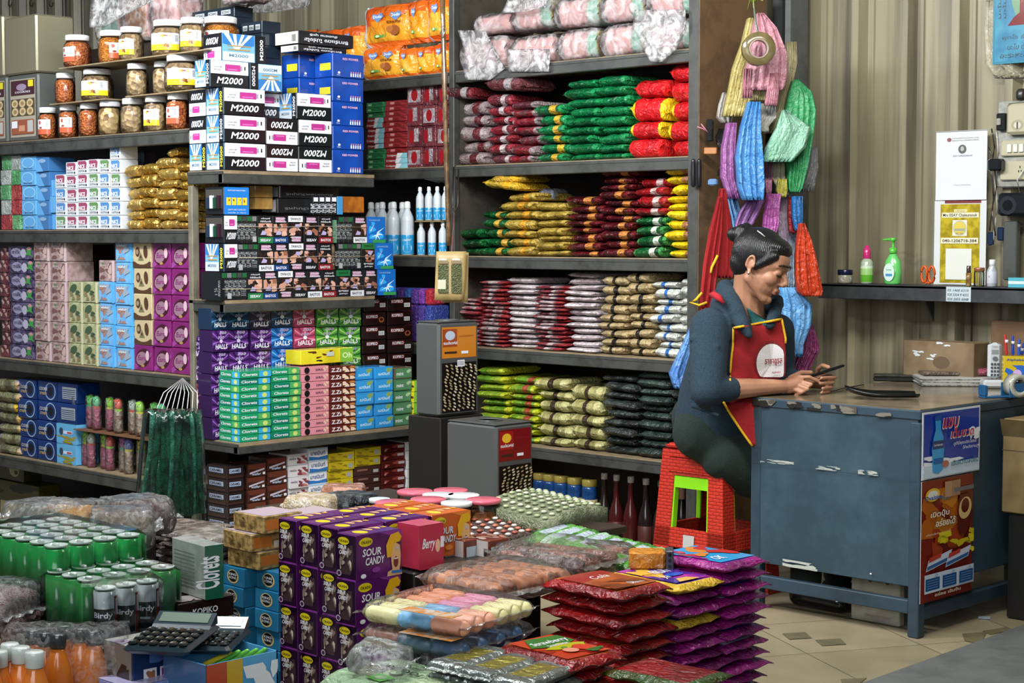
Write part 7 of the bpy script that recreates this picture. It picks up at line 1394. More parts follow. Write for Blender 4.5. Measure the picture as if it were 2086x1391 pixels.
def person():
 C = lambda x, y, d: at(x, y, d)
 skin = mat('#ab7e62', 'skin', '#8f624a'); hair = mat('#0f0f11', 'hair'); navy = mat('#13242f', 'cloth', '#1b3240'); teal = mat('#1f5c5c', 'cloth', '#174848'); pants = mat('#101c18', 'cloth', '#182a24'); rd = mat('#8f0f16', 'cloth', '#7c0c12'); yl = mat('#cf9f14', 'cloth')
 O = Vector((STX, STY, .551)); t = thing('person', 'woman in a navy hooded top and red apron, seated, looking down at a phone', 'person', O)
 # head frame
 tow = -FW; f = (RT*.85+UP*-.38+tow*.365).normalized(); u = (UP-f*UP.dot(f)).normalized(); l = u.cross(f)
 hc = C(1545, 541, 5.98); S = 1.07
 def H(a, bq, c): return hc+(f*a+l*bq+u*c)*S
 HM = Matrix.Translation(hc) @ Matrix((f, l, u)).transposed().to_4x4() @ Matrix.Scale(S, 4)
 m = skin; b = MB()
 def e(c, r, n=20, mb=None): (mb or b).ball(c, r, m, n, int(n*.7), HM)
 e((-.002, 0, .026), (.088, .074, .084)); e((.030, 0, -.030), (.060, .058, .072)); e((.052, 0, .030), (.042, .058, .048))
 for s in (-1, 1):
  e((.058, s*.034, -.022), (.027, .026, .026)); b.cap(H(.0, s*.050, -.045), H(.060, s*.015, -.090), .018*S, .015*S, m)
  e((.076, s*.0305, .003), (.0135, .0165, .0125)); b.cap(H(.088, s*.010, .021), H(.070, s*.045, .022), .010*S, .008*S, m); e((.098, s*.0105, -.030), (.010, .0075, .0075), 12)
  # ear
  e((-.006, s*.074, -.002), (.012, .006, .022), 14); b.tube([H(-.006+.013*math.cos(q), s*(.080+.003*math.sin(q)), .002+.026*math.sin(q)) for q in [i*PI/6-.4 for i in range(9)]], .0042*S, m, 8); e((0, s*.078, -.026), (.007, .005, .009), 10)
 e((.064, 0, -.092), (.020, .020, .017)); e((.070, 0, -.050), (.015, .026, .026))
 b.cap(H(.086, 0, .016), H(.106, 0, -.022), .007*S, .0098*S, m)
 b.cap(H(.088, -.016, -.053), H(.090, .016, -.053), .0055*S, .0055*S, m); b.cap(H(.085, -.013, -.063), H(.087, .013, -.063), .006*S, .006*S, m)
 # neck, trunk, arms, legs
 nb = C(1522, 660, 6.06)
 b.cap(H(-.02, 0, -.03), nb, .052, .062, m); b.cap(nb, C(1480, 700, 6.10), .06, .07, m)
 ch, wa, pe = C(1512, 715, 6.10), C(1475, 810, 6.15), C(1455, 845, 6.17); b.cap(ch, wa, .10, .10, m); b.cap(wa, pe, .10, .09, m)
 shR, elR, wrR = C(1446, 668, 5.98), C(1444, 795, 5.89), C(1600, 786, 6.02); shL, elL, wrL = C(1585, 672, 6.22), C(1592, 770, 6.27), C(1655, 778, 6.17)
 b.cap(nb, shR, .05, .045, m); b.cap(nb, shL, .05, .045, m); b.cap(shR, elR, .045, .038, m); b.cap(elR, elR.lerp(wrR, .35), .037, .037, m); b.cap(elR.lerp(wrR, .35), wrR, .037, .0235, m); b.cap(shL, elL, .045, .038, m); b.cap(elL, wrL, .036, .023, m)
 kR, kL = Vector((-3.44, 4.96, .56)), Vector((-3.44, 5.16, .56)); hR, hL = Vector((STX-.02, STY-.05, .63)), Vector((STX+.0, STY+.10, .63)); fR, fL = Vector((-3.46, 4.97, .09)), Vector((-3.46, 5.17, .09))
 for h, k, ft in ((hR, kR, fR), (hL, kL, fL)): b.cap(h, k, .07, .05, m); b.cap(k, ft, .048, .035, m)
 # right hand (nearer)
 def chain(pts, r): P = [C(*p) for p in pts]; [b.cap(P[i], P[i+1], r*(1-.08*i), r*(1-.08*(i+1)), m, 10) for i in range(len(P)-1)]
 b.cap(wrR, C(1624, 781, 6.03), .024, .026, m); b.cap(C(1606, 778, 6.03), C(1630, 772, 6.04), .017, .016, m); b.cap(C(1606, 793, 6.02), C(1628, 789, 6.03), .016, .015, m)
 chain([(1628, 768, 6.03), (1648, 768, 6.02), (1666, 776, 6.03)], .008); chain([(1630, 777, 6.02), (1652, 783, 6.00), (1641, 791, 6.01)], .0082)
 chain([(1628, 786, 6.01), (1645, 792, 5.99), (1632, 800, 6.01)], .008); chain([(1620, 794, 6.01), (1633, 799, 6.0), (1620, 806, 6.02)], .0075); chain([(1610, 770, 6.05), (1632, 759, 6.07), (1652, 759, 6.08)], .0105)
 # left hand
 b.cap(wrL, C(1684, 779, 6.14), .022, .026, m); b.cap(C(1670, 770, 6.15), C(1692, 771, 6.13), .016, .016, m)
 for i, (y0, y1) in enumerate(((768, 770), (778, 781), (788, 791), (797, 800))): chain([(1690-2*i, y0, 6.13), (1701-4*i, y0+1, 6.08), (1674-4*(i % 2)+i, y1, 6.03)], .0076-.0004*i)
 chain([(1664, 766, 6.15), (1666, 752, 6.13), (1676, 744, 6.10), (1688, 748, 6.07)], .010)
 me = fuse(b, .0034, 2); me.materials.clear(); me.materials.append(skin); o = put('body', me, -O, 0, t)
 # face details
 def line(name, pts, r, mm, n=6): q = MB(); q.tube([p-O for p in pts], r, mm, n); return q.build(name, t)
 for s in (-1, 1):
  line('eyebrow', [H(.0985, s*.012, .030), H(.096, s*.024, .032), H(.084, s*.040, .031), H(.074, s*.049, .026)], [.003, .0038, .0034, .0015], mat('#1c1412', 'hair'))
  line('eyelashes', [H(.0868, s*.018, -.002), H(.0915, s*.026, -.006), H(.0895, s*.036, -.007), H(.080, s*.046, -.003)], [.0015, .0027, .0027, .0015], hair)
 lip = gl('7c4038'); line('lips', [H(.086, -.019, -.0615), H(.0945, -.008, -.054), H(.0960, 0, -.0548), H(.0945, .008, -.054), H(.086, .019, -.0615)], [.0012, .0028, .003, .0028, .0012], lip, 8); line('lips', [H(.086, -.014, -.064), H(.0935, 0, -.0632), H(.086, .014, -.064)], [.0014, .003, .0014], lip, 8)
 q = MB(); q.ball(H(.001, -.084, -.028)-O, .0032, mat('#d0d0d0', 'metal'), 8, 6); q.build('earring', t)
 # hair
 q = MB(); m = hair
 e((-.012, 0, .036), (.092, .080, .088), 24, q); e((-.040, 0, -.005), (.056, .064, .056), 20, q)
 e((.030, 0, .075), (.058, .062, .036), 18, q)
 for s in (-1, 1): q.cap(H(.052, s*.056, .050), H(.016, s*.071, .004), .018*S, .010*S, m); q.cap(H(.016, s*.071, .010), H(.012, s*.072, -.016), .008*S, .003*S, m)
 bn = C(1512, 472, 6.0)
 for dx, dy, dd, r in ((0, 0, 0, .028), (-16, 5, .01, .026), (10, -8, .01, .02), (-4, 8, -.01, .02), (8, 4, 0, .024), (16, 8, .0, .026)): q.ball(bn+RT*dx*.0017+UP*-dy*.0017+FW*dd, r, m, 14, 9)
 hm = fuse(q, .0045, 3); hm.materials.clear(); hm.materials.append(hair); put('hair', hm, -O, 0, t)
 line('hair_clip', [C(1543, 470, 5.90), C(1550, 475, 5.885), C(1558, 482, 5.88)], .0022, gl('a8a8a4'))
 # hooded top
 q = MB(); m = navy
 q.cap(C(1500, 700, 6.11), C(1470, 800, 6.15), .150, .150, m, 24); q.cap(C(1470, 800, 6.15), C(1458, 868, 6.17), .150, .150, m, 24); q.cap(C(1530, 720, 6.10), C(1500, 800, 6.12), .11, .12, m, 20)
 q.cap(nb+UP*-.01, shR+UP*-.01, .055, .068, m, 16); q.cap(nb+UP*-.02, shL+UP*-.01, .055, .06, m, 16)
 q.cap(shR, elR+RT*-.005, .072, .060, m, 18); q.cap(elR, elR.lerp(wrR, .27), .058, .043, m, 18); q.cap(shL, elL, .06, .05, m, 16); q.cap(elL, elL.lerp(wrL, .5), .048, .036, m, 14)
 # folds and hood gathered round the neck
 for pts, r in (([(1478, 588, 6.08), (1486, 612, 6.0), (1502, 640, 5.95), (1520, 668, 5.93)], (.035, .038, .032, .022)), ([(1472, 596, 6.16), (1466, 625, 6.1), (1462, 640, 6.0)], (.03, .036, .03)), ([(1500, 580, 6.12), (1484, 592, 6.15), (1500, 610, 6.18)], (.026, .03, .03)),
                   ([(1584, 612, 6.08), (1578, 640, 6.02), (1568, 662, 5.98)], (.022, .024, .018)), ([(1500, 640, 5.96), (1512, 660, 5.92), (1526, 682, 5.905)], (.03, .026, .014)), ([(1488, 600, 6.02), (1500, 600, 6.2), (1540, 620, 6.24), (1584, 620, 6.12)], (.03, .035, .035, .024))):
  P = [C(*p) for p in pts]
  for i in range(len(P)-1): q.cap(P[i], P[i+1], r[i], r[i+1], m, 12)
 rg = random.Random(5)
 for i in range(9):   # sleeve creases
  y = 690+17*i; q.cap(C(1408+3*math.sin(i), y, 5.93), C(1462, y+14+rg.uniform(-6, 6), 5.885), .010, .008, m, 8)
 hm = fuse(q, .0065, 3); hm.materials.clear(); hm.materials.append(navy); put('hooded_top', hm, -O, 0, t)
 # trousers and shoes
 q = MB(); m = pants; q.ball(Vector((STX+.03, STY-.02, .66)), (.15, .15, .105), m, 20, 14)
 for h, k, ft in ((hR, kR, fR), (hL, kL, fL)): q.cap(h+Vector((-.02, 0, .01)), k, .10, .068, m, 18); q.cap(k, ft, .066, .055, m, 16)
 q.cap(hR+Vector((-.03, .0, .0)), hR+Vector((.05, -.05, -.015)), .08, .10, m, 16); q.cap(Vector((-3.80, 4.80, .60)), Vector((-3.70, 4.94, .53)), .10, .12, m, 18); q.cap(Vector((-3.72, 4.84, .52)), Vector((-3.68, 4.95, .46)), .09, .10, m, 18)
 tm = fuse(q, .009, 3); tm.materials.clear(); tm.materials.append(pants); put('trousers', tm, -O, 0, t)
 for ft in (fR, fL): q = MB(); q.cap(ft+Vector((-.03, 0, -.055))-O, ft+Vector((.14, 0, -.06))-O, .034, .03, gl('1c1c1e'), 12); q.build('shoe', t)
 # things laid on the front of the top: undershirt, apron, its trim and badge
 bv = BVHTree.FromPolygons([v.co.copy() for v in hm.vertices], [tuple(p.vertices) for p in hm.polygons]); bt = BVHTree.FromPolygons([v.co.copy() for v in tm.vertices], [tuple(p.vertices) for p in tm.polygons]); bb = BVHTree.FromPolygons([v.co.copy() for v in me.vertices], [tuple(p.vertices) for p in me.polygons])
 eye = Vector((0, 0, CAMH))
 def drape(x, y, off, dmax, trees=(bv, bt)):
  r = ray(x, y).normalized(); best = None
  for tr in trees:
   h = tr.ray_cast(eye, r)
   if h[0] is not None and (best is None or h[3] < best): best = h[3]
  d = dmax if best is None else best
  lim = (at(x, y, dmax)-eye).length; 
  return eye+r*(max(min(d, lim+.05), lim-.06)-off)
 def cloth(name, rows, off, dm, mm, n=12, th=.003, trees=(bv, bt)):
  rr = []
  for k in range(len(rows)-1):
   for s in range(4): g = s/4; rr.append(tuple(rows[k][i]*(1-g)+rows[k+1][i]*g for i in range(len(rows[k]))))
  rr.append(rows[-1]); G = [[drape(x0+(x1-x0)*i/n, y+(yr-y)*i/n, off, dm(y), trees) for i in range(n+1)] for (y, yr, x0, x1) in rr]
  for _ in range(3):   # cloth spans the hollows
   G = [[G[r][i] if r in (0, len(G)-1) or i in (0, n) else (G[r][i]*2+G[r-1][i]+G[r+1][i]+G[r][i-1]+G[r][i+1])/6 for i in range(n+1)] for r in range(len(G))]
  q = MB(); V = [p-O for r in G for p in r]; V += [p-O+FW*th for r in G for p in r]; Rr = len(G); Sx = Rr*(n+1); Fs = []
  for r in range(Rr-1):
   for i in range(n): a = r*(n+1)+i; Fs += [(a, a+n+1, a+n+2, a+1), (Sx+a, Sx+a+1, Sx+a+n+2, Sx+a+n+1)]
  for i in range(n): Fs.append((i, i+1, Sx+i+1, Sx+i)); a = (Rr-1)*(n+1)+i; Fs.append((a, Sx+a, Sx+a+1, a+1))
  for r in range(Rr-1): a = r*(n+1); Fs.append((a, Sx+a, Sx+a+n+1, a+n+1)); a += n; Fs.append((a, a+n+1, Sx+a+n+1, Sx+a))
  q.add(V, Fs, mm, True); return q.build(name, t), G
 dm = lambda y: 6.0-.0*(y-700)
 cloth('undershirt', [(626, 642, 1521, 1545), (645, 650, 1526, 1560), (668, 664, 1536, 1562)], .004, lambda y: 6.02, teal, 6, .003, (bb, bv))
 ob, G = cloth('apron_bib', [(668, 650, 1494, 1592), (700, 690, 1493, 1600), (735, 728, 1489, 1601), (765, 764, 1487, 1600), (800, 795, 1486, 1545), (830, 830, 1484, 1540)], .008, lambda y: 5.96, rd, 16)
 def edge(pts, r=.0042): line('yellow_trim', pts, r, yl, 8)
 tow_ = tow*.004
 edge([p+tow_ for p in G[0]][0:4]+[p+tow_ for p in G[0]][6:]); edge([G[r][0]+tow_ for r in range(0, 15)]); edge([G[r][16]+tow_ for r in range(0, 6)])
 sk, G2 = cloth('apron_skirt', [(820, 820, 1474, 1540), (850, 850, 1492, 1541), (880, 880, 1512, 1542), (908, 908, 1532, 1544)], .012, lambda y: 5.93, rd, 10)
 edge([G2[r][0]+tow_ for r in range(len(G2))])
 # badge
 q = MB(); wh = mat('#c4c0c0', 'cloth'); dr = mat('#6c1418', 'cloth'); K = 26
 def disc(cx, cy, rx, ry, off, mm, x1=1600): q.add([c-O for c in [drape(min(cx+rx*math.cos(2*PI*i/K), x1), min(cy+ry*math.sin(2*PI*i/K), 768), off, 5.96) for i in range(K)]]+[drape(cx, cy, off+.004, 5.96)-O], [(K, i, (i+1) % K) for i in range(K)], mm)
 disc(1572, 738, 34, 44, .016, dr); disc(1572, 740, 31, 40, .0185, wh, 1597)
 for s, x, y, hh, ww in (('ราชาชูรส', 1558, 746, 15, 36), ('AJINO', 1572, 762, 5, 18)):
  V, Fs, tw = text_geo(s, True); q.add([drape(x+vx*ww/tw, y-vy*hh*min(1, ww/tw/hh*1.6)-.06*vx*ww/tw, .031, 5.96)-O for vx, vy in V], Fs, mat('#7c1c2c', 'cloth'))
 q.build('apron_badge', t)
 q = MB(); q.tube([p-O for p in [C(1474, 618, 5.925), C(1464, 606, 5.93), C(1454, 600, 5.98), C(1446, 600, 6.05)]], [.006, .012, .012, .006], mat('#98141c', 'cloth'), 8); q.build('apron_strap', t)
 # phone in her hands
 pc = C(1683, 757, 6.085); ax = (RT*.93+UP*.30+FW*.1).normalized(); nz = (UP*.86-RT*.30-tow*.10).normalized(); nz = (nz-ax*nz.dot(ax)).normalized(); ay = nz.cross(ax)
 b = MB(); b.bbox(-.062, .062, -.036, .036, -.0045, .0045, gl('0c0e10'), .003); b.custom('T', (-.056, -.033, .0045), (1, 0, 0), (0, 1, 0), .112, .066); b.rect('T', 0, 0, 1, 1, gl('1a2226'))
 M = Matrix((ax, ay, nz)).transposed().to_4x4(); o = put('mobile_phone', b.mesh('mobile_phone'), pc, 0, None, None, M.to_euler()); tag(o, 'black mobile phone held in the woman\'s hands', 'phone')
 b = MB(); P = [C(1672, 792, 6.05), C(1690, 790, 6.1), C(1720, 789, 6.25), C(1760, 783, 6.4)]; c = P[0].copy(); c.z = .7445; b.tube([Vector((p.x, p.y, .7465))-c+Vector((0, 0, 0)) for p in P], .002, BK, 6); o = b.build('charging_cable', None, c); tag(o, 'thin black charging cable lying on the counter behind her hands', 'cable')
person()
# ================================================================ goods piled in front
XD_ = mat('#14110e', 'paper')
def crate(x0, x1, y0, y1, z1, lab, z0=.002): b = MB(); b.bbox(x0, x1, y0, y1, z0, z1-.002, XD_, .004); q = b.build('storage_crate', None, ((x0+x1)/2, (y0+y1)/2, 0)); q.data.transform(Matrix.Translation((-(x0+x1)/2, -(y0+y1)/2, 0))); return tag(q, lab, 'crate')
def table(px, lab, z, x0, x1, y0, y1):
 t = thing('display_table', lab, 'table', ((x0+x1)/2, (y0+y1)/2, 0)); w, d = (x1-x0)/2, (y1-y0)/2; b = MB(); b.bbox(-w, w, -d, d, z-.025, z-.001, mat('#2c2118', 'dirt', '#1c150f', 8), .003); b.build('tabletop', t)
 for sx in (-1, 1):
  for sy in (-1, 1): b = MB(); b.bbox(sx*(w-.03)-.02, sx*(w-.03)+.02, sy*(d-.03)-.02, sy*(d-.03)+.02, .001, z-.026, XD_, .003); b.build('leg', t)
def boxat(name, c, w, d, h, m, art, lab, rz=0, cat='box', grp=None): o = put(name, carton(w, d, h, m, art), c, rz); return tag(o, lab, cat, grp)
YO = gl('c9b81c'); PU1 = gl('541c5e', '481650', 10); PU2 = gl('7c3488')
def candy():
 """boxes of sour sweets"""
 def art(hue, face2=True):
  P1, P2 = hue
  def a(b):
   b.rect('F', .02, .01, .98, .99, gl('240c28')); b.rect('F', .03, .0, .97, .03, P2)
   b.pp('F', [(.18, .78), (.82, .78), (.86, .6), (.86, .3), (.7, .12), (.3, .12), (.16, .3)], gl('3c2c30')); b.blobs('F', 5, [gl('98887c'), gl('7c6c62'), gl('b4a498'), gl('c4b8ac')], 14, (.2, .16, .8, .76), .17)
   b.ell('F', .42, .86, .28, .085, YO); b.write('F', 'OKASHI', .2, .83, .055, BK, .44, True); b.write('F', 'SOUR', .15, .68, .09, WH, .42, True, .2); b.write('F', 'CANDY', .2, .56, .09, WH, .46, True, .2); b.ell('F', .2, .14, .12, .07, gl('a89ca8')); b.ell('F', .2, .14, .08, .045, gl('3c2044'))
   b.rect('R', .0, .0, 1, 1, P1); b.pp('R', [(.5, 1), (1, .8), (1, 1)], P2); b.ell('R', .2, .84, .15, .1, YO); b.write('R', 'OKASHI', .1, .80, .07, BK, .22, True)
   for o_, mm in ((.012, gl('2c1030')), (0, WH)): b.write('R', 'SOUR', .12+o_, .52-o_, .17, mm, .42, True, .12); b.write('R', 'CANDY', .18+o_, .32-o_, .17, mm, .42, True, .12)
   b.ell('R', .14, .1, .06, .05, WH); b.ell('R', .42, .2, .09, .06, P2)
   # plain shouting blond head
   sk = gl('c9a070'); hr = gl('d0a01c')
   b.pp('R', [(.66, .0), (.68, .1), (.78, .14), (.76, .3), (.74, .6), (.84, .74), (.95, .66), (.97, .45), (.96, .22), (.94, .12), (1, .04), (1, 0)], sk); b.pp('R', [(.66, .42), (.64, .7), (.74, .92), (.92, .96), (.99, .84), (.95, .74), (.82, .72), (.78, .55), (.74, .42)], hr)
   b.ell('R', .86, .3, .055, .12, gl('5c1c20')); b.rect('R', .82, .36, .9, .39, WH); b.ell('R', .88, .6, .025, .03, mat('#8cb0d0')); b.pp('R', [(.76, .06), (.98, .04), (.98, .1), (.76, .12)], gl('2c6cac'))
   b.rect('T', .03, .02, .97, .98, P1); b.ell('T', .5, .3, .3, .12, YO); b.blobs('T', 4, [sk, hr, WH], 4, (.1, .5, .9, .95), .3)
  return a
 purp = carton(.075, .148, .113, PU1, art((PU1, PU2))); og = gl('b5541c'); rd = gl('a82c44'); orng = carton(.078, .14, .113, og, art((og, gl('d07c2c')))); pinkc = carton(.085, .085, .113, rd, lambda b: (b.rect('R', 0, 0, 1, 1, rd), b.write('R', 'Berry', .1, .4, .3, WH, .5, True, .2), b.ell('R', .75, .5, .1, .15, mat('#d8a88c')), b.rect('R', .86, .45, 1, .7, WH), b.rect('T', 0, 0, 1, 1, gl('b04458'))))
 K = onZ(723, 1093, .565); h = .1145; xs = [K.x-.038-.086*k-(.018 if k else 0) for k in range(4)][::-1]
 nm = ('leftmost', 'second', 'third', 'nearest')
 for c in range(4):
  for r in range(5):
   dy = -.0 if c == 3 else .035
   o = put('sour_candy_box', purp, (xs[c]+(RG.uniform(-.002, .002)), K.y+.074+dy+.003*((r*7+c) % 3), .0025+r*(h-.002)), RG.uniform(-.015, .015)); tag(o, 'purple sour candy box, %s level of the %s column' % (ORD[r] if r < 4 else 'top', nm[c]), 'box', 'purple sour candy boxes')
 for c in range(3):
  o = put('sour_candy_box', purp, (xs[c], K.y+.265, .0025+4*(h-.002))); tag(o, 'purple sour candy box in the second row back, %s' % nm[c], 'box', 'purple sour candy boxes behind')
 for c in range(3):
  o = put('sour_candy_box', orng, (xs[c]+.01, K.y+.412, .0025+4*(h-.002))); tag(o, 'orange topped candy box behind the purple ones, %s' % nm[c], 'box', 'orange candy boxes')
 o = put('berry_box', pinkc, (xs[3], K.y+.250, .0025+4*(h-.002))); tag(o, 'crimson berry box right of the shouting heads, beside the tubs', 'box')
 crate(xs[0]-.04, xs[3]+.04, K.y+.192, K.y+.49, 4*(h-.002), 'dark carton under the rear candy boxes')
 # tan tall stack and small tan boxes
 tn = mat('#94784c', 'paper', '#7c6238', 60); tn2 = mat('#a88a54', 'paper', '#6c5830', 60)
 lo = lambda b: (b.rect('R', .05, .2, .5, .8, gl('b0682c')), b.rect('R', .55, .1, .95, .5, mat('#c4b8a0')), b.blobs('F', 4, [mat('#6c5830'), mat('#54421f')], 7, (.2, .2, .7, .8), .2), b.rect('T', .05, .05, .95, .95, gl('a898a0')))
 lc = carton(.12, .16, .11, tn, lo)
 for r in range(5): o = put('biscuit_carton', lc, (xs[0]-.105, K.y+.17+.004*r, .003+.1115*r)); tag(o, 'tall tan biscuit carton left of the purple boxes, %s' % lvl(r, 5), 'box', 'tan cartons beside the purple boxes')
 bl = gl('2c7ca4', '246c94', 12)
 def blart(b):
  for f in 'F': b.ell(f, .5, .5, .26, .36, gl('c4b47c')); b.ell(f, .5, .52, .2, .3, gl('1c1c1c')); b.write(f, 'KING', .34, .55, .13, WH, .32, True); b.write(f, 'KONG', .34, .38, .13, WH, .32, True)
 B = onZ(497, 1160, .42); bc = carton(.10, .10, .0515, bl, blart)
 for c in range(2):
  for r in range(8): o = put('caramel_box', bc, (B.x-.05+(.108 if c else 0)+.003*(r % 2), B.y+(.045 if c == 0 else .075)+.004*((r+c) % 3), .002+.0525*r), RG.uniform(-.03, .03)); tag(o, 'small sky blue box with a round badge, %s in the %s column' % (lvl(r, 8), ('left', 'right')[c]), 'box', 'small sky blue boxes')
 tb = carton(.13, .13, .046, tn2, lo)
 for r in range(3): o = put('biscuit_box', tb, (B.x+.0+(-.012, -.02, .0)[r], B.y+.07+(.0, -.01, .01)[r], .4235+.048*r), (.05, -.04, .02)[r]); tag(o, 'tan biscuit box stacked on the sky blue boxes, %s' % lvl(r, 3), 'box')
candy()
def piles():
 # powder drink packets: cola, strawberry, purple fruit
 R1 = mat('#8c1416', 'film', '#6c0e10', 20); OR = gl('a85424', '8c3c18', 12); BL_ = mat('#171512', 'film'); PR = mat('#8c1470', 'film', '#6c0e58', 20); PL = gl('a82c94', '3c2480', 14)
 def flat(w, d, h, body, top, art, seed):
  b = MB(); rg = random.Random(seed); nx, ny = 10, 8; ph = [rg.random()*6 for _ in range(4)]; V = []; Fs = []; ms = []
  for s in (1, 0):
   for i in range(nx+1):
    for j in range(ny+1):
     x = -1+2*i/nx; y = -1+2*j/ny; e = max(0, 1-abs(x)**10)**.4*max(0, 1-abs(y)**10)**.4; V.append((x*w/2, y*d/2, h/2+(s-.5)*h*(.08+.92*e)+h*.05*math.sin(3*x+ph[0])*math.sin(2*y+ph[1])+(1-e)*h*.12*math.sin(9*x+7*y+ph[2])))
   o = (1-s)*(nx+1)*(ny+1)
   for i in range(nx):
    for j in range(ny): q = (o+i*(ny+1)+j, o+(i+1)*(ny+1)+j, o+(i+1)*(ny+1)+j+1, o+i*(ny+1)+j+1); Fs.append(q if s else q[::-1]); ms.append(top if s and 0 < i < nx-1 and 0 < j < ny-1 else body)
  S = (nx+1)*(ny+1); rim = [i*(ny+1) for i in range(nx+1)]+[nx*(ny+1)+j for j in range(1, ny+1)]+[i*(ny+1)+ny for i in range(nx-1, -1, -1)]+[j for j in range(ny-1, 0, -1)]
  for k in range(len(rim)): a, c = rim[k], rim[(k+1) % len(rim)]; Fs.append((a, S+a, S+c, c)); ms.append(body if k > nx+ny else BL_ if body is R1 and nx <= k else body)
  lo_ = min(v[2] for v in V); V = [(x, y, z-lo_) for x, y, z in V]; b.add(V, Fs, ms, True)
  if art: b.custom('S', (w*.38, -d*.38, max(v[2] for v in V)-.0002), (0, 1, 0), (-1, 0, 0), d*.76, w*.76); art(b)
  return b.mesh('packet')
 def cola(b): b.rect('S', .0, .0, 1, .94, OR); b.pp('S', [(0, .55), (1, .75), (1, .94), (0, .94)], gl('8c1c14')); b.write('S', 'Cola', .35, .6, .16, WH, .4, False, .3); b.write('S', 'DRINK', .55, .1, .12, WH, .3, True); b.blobs('S', 3, [gl('6c2c14'), gl('c47c3c')], 4, (0, 0, .9, .4), .3)
 def straw(b):
  b.rect('S', 0, 0, 1, 1, gl('b0341c')); b.blobs('S', 1, [gl('8c1c14'), gl('c4482c')], 5, (0, 0, 1, .5), .3); b.pp('S', [(0, .6), (.3, .95), (1, .9), (1, .6), (.5, .45)], gl('2c6c2c')); b.pp('S', [(.1, .45), (.6, .6), (1, .45), (.9, .35), (.3, .35)], gl('a8a81c'))
  b.write('S', 'Strawberry', .12, .60, .18, WH, .80, True, .2); b.write('S', 'Drink Powder', .3, .50, .08, WH, .45, True, .1); b.ell('S', .72, .28, .16, .13, gl('c43c24')); b.ell('S', .42, .25, .14, .1, gl('d88c74')); b.ell('S', .45, .38, .06, .04, gl('4c8c2c')); b.blobs('S', 3, [gl('2c6c2c')], 2, (.6, .0, 1, .15), .5)
 def fruit(b): b.rect('S', 0, 0, 1, 1, PL); b.blobs('S', 3, [gl('c454ac'), gl('3c1c7c'), gl('d0a03c')], 8, (0, 0, 1, .9), .25); b.write('S', 'FRUIT', .3, .5, .2, WH, .5, True, .2); b.ell('S', .55, .35, .25, .08, gl('1c4cb0')); b.write('S', 'Ja', .1, .2, .2, WH, .2, False, .2)
 def fruit2(b): b.rect('S', 0, 0, 1, 1, gl('2c8cc0')); b.blobs('S', 5, [gl('c47c2c'), gl('b02c2c'), gl('3c8c3c'), gl('8c1470')], 9, (0, .2, 1, 1), .25); b.write('S', 'OK', .1, .1, .2, WH, .3, True, .2)
 def pile(corner, w, d, h, n, zt, meshes, name, desc, where, grp, z0=.2, y=None):
  for i in range(n):
   hh = (zt-z0)/n; me = meshes[i % len(meshes)] if i < n-1 else meshes[-1]
   o = put(name, me, (corner.x-w/2+RG.uniform(-.014, .008), (y if y is not None else corner.y)+d/2+RG.uniform(-.008, .008), z0+hh*i), RG.uniform(-.07, .07), None, (1, 1, hh/h*.93)); tag(o, ('%s, %s in %s' % (desc, lvl(i, n), where)), 'packet', grp)
 h = .024; c0 = onZ(1268, 1210, .462); w = .26
 d1 = onX(1385, 1190, c0.x).y-c0.y; d2 = onX(1478, 1170, c0.x).y-c0.y-d1; d3 = onX(1568, 1150, c0.x).y-c0.y-d1-d2
 pile(c0, w, d1-.004, h, 8, .462, [flat(w, d1-.02, h, R1, R1, None, k) for k in range(3)]+[flat(w, d1-.015, h, R1, OR, cola, 9)], 'cola_powder_packet', 'dark red cola powder packet', 'the cola pile', 'cola powder packets')
 z1 = onX(1430, 1186, c0.x).z; z2 = onX(1525, 1142, c0.x).z
 pile(c0, w, d2-.004, h, 13, z1, [flat(w, d2-.0, h, PR, PR, None, k+20) for k in range(4)]+[flat(w, d2-.01, h, mat('#c9a42c', 'film'), PL, fruit, 29)], 'fruit_powder_packet', 'magenta fruit powder packet', 'the middle purple pile', 'magenta fruit packets, middle pile', z0=.06, y=c0.y+d1+.004)
 pile(c0, w, d3-.004, h, 14, z2, [flat(w, d3+.01, h, PR, PR, None, k+40) for k in range(2)]+[flat(w, d3, h, PR, gl('a8b8c8'), None, 47)]+[flat(w, d3-.0, h, PR, PL, fruit2, 49)], 'fruit_powder_packet', 'magenta fruit powder packet', 'the outer purple pile by the counter', 'magenta fruit packets, outer pile', z0=.06, y=c0.y+d1+d2+.008)
 c1 = onZ(1160, 1352, .40); d4 = onX(1275, 1310, c1.x).y-c1.y
 pile(c1, .25, d4, h, 6, .40, [flat(.25, d4-.01, h, R1, R1, None, k+60) for k in range(3)]+[flat(.25, d4-.01, h, R1, OR, straw, 66)], 'strawberry_powder_packet', 'red strawberry powder packet', 'the strawberry pile', 'strawberry powder packets')
 GR_ = mat('#3c3c14', 'film', '#2c4c1c', 20)
 c2 = Vector((c1.x+.005, c1.y+d4+.012, 0)); dd = c0.y-c2.y
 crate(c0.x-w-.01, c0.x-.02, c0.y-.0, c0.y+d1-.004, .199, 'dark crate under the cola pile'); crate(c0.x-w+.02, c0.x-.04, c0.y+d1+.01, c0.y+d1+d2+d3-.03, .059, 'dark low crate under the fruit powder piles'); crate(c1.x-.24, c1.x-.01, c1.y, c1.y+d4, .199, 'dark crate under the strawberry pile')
 for k in range(7):
  o = put('strawberry_powder_packet', flat(.23, .17, h, R1 if k % 2 else GR_, R1, None, 80+k), (c1.x+.13-.012*k*.3, c1.y+.19+.0*k, .2+.0245*k), .05*(-1)**k); tag(o, 'red and green packet between the strawberry and cola piles, %s' % lvl(k, 7), 'packet', 'mixed red and green packets')
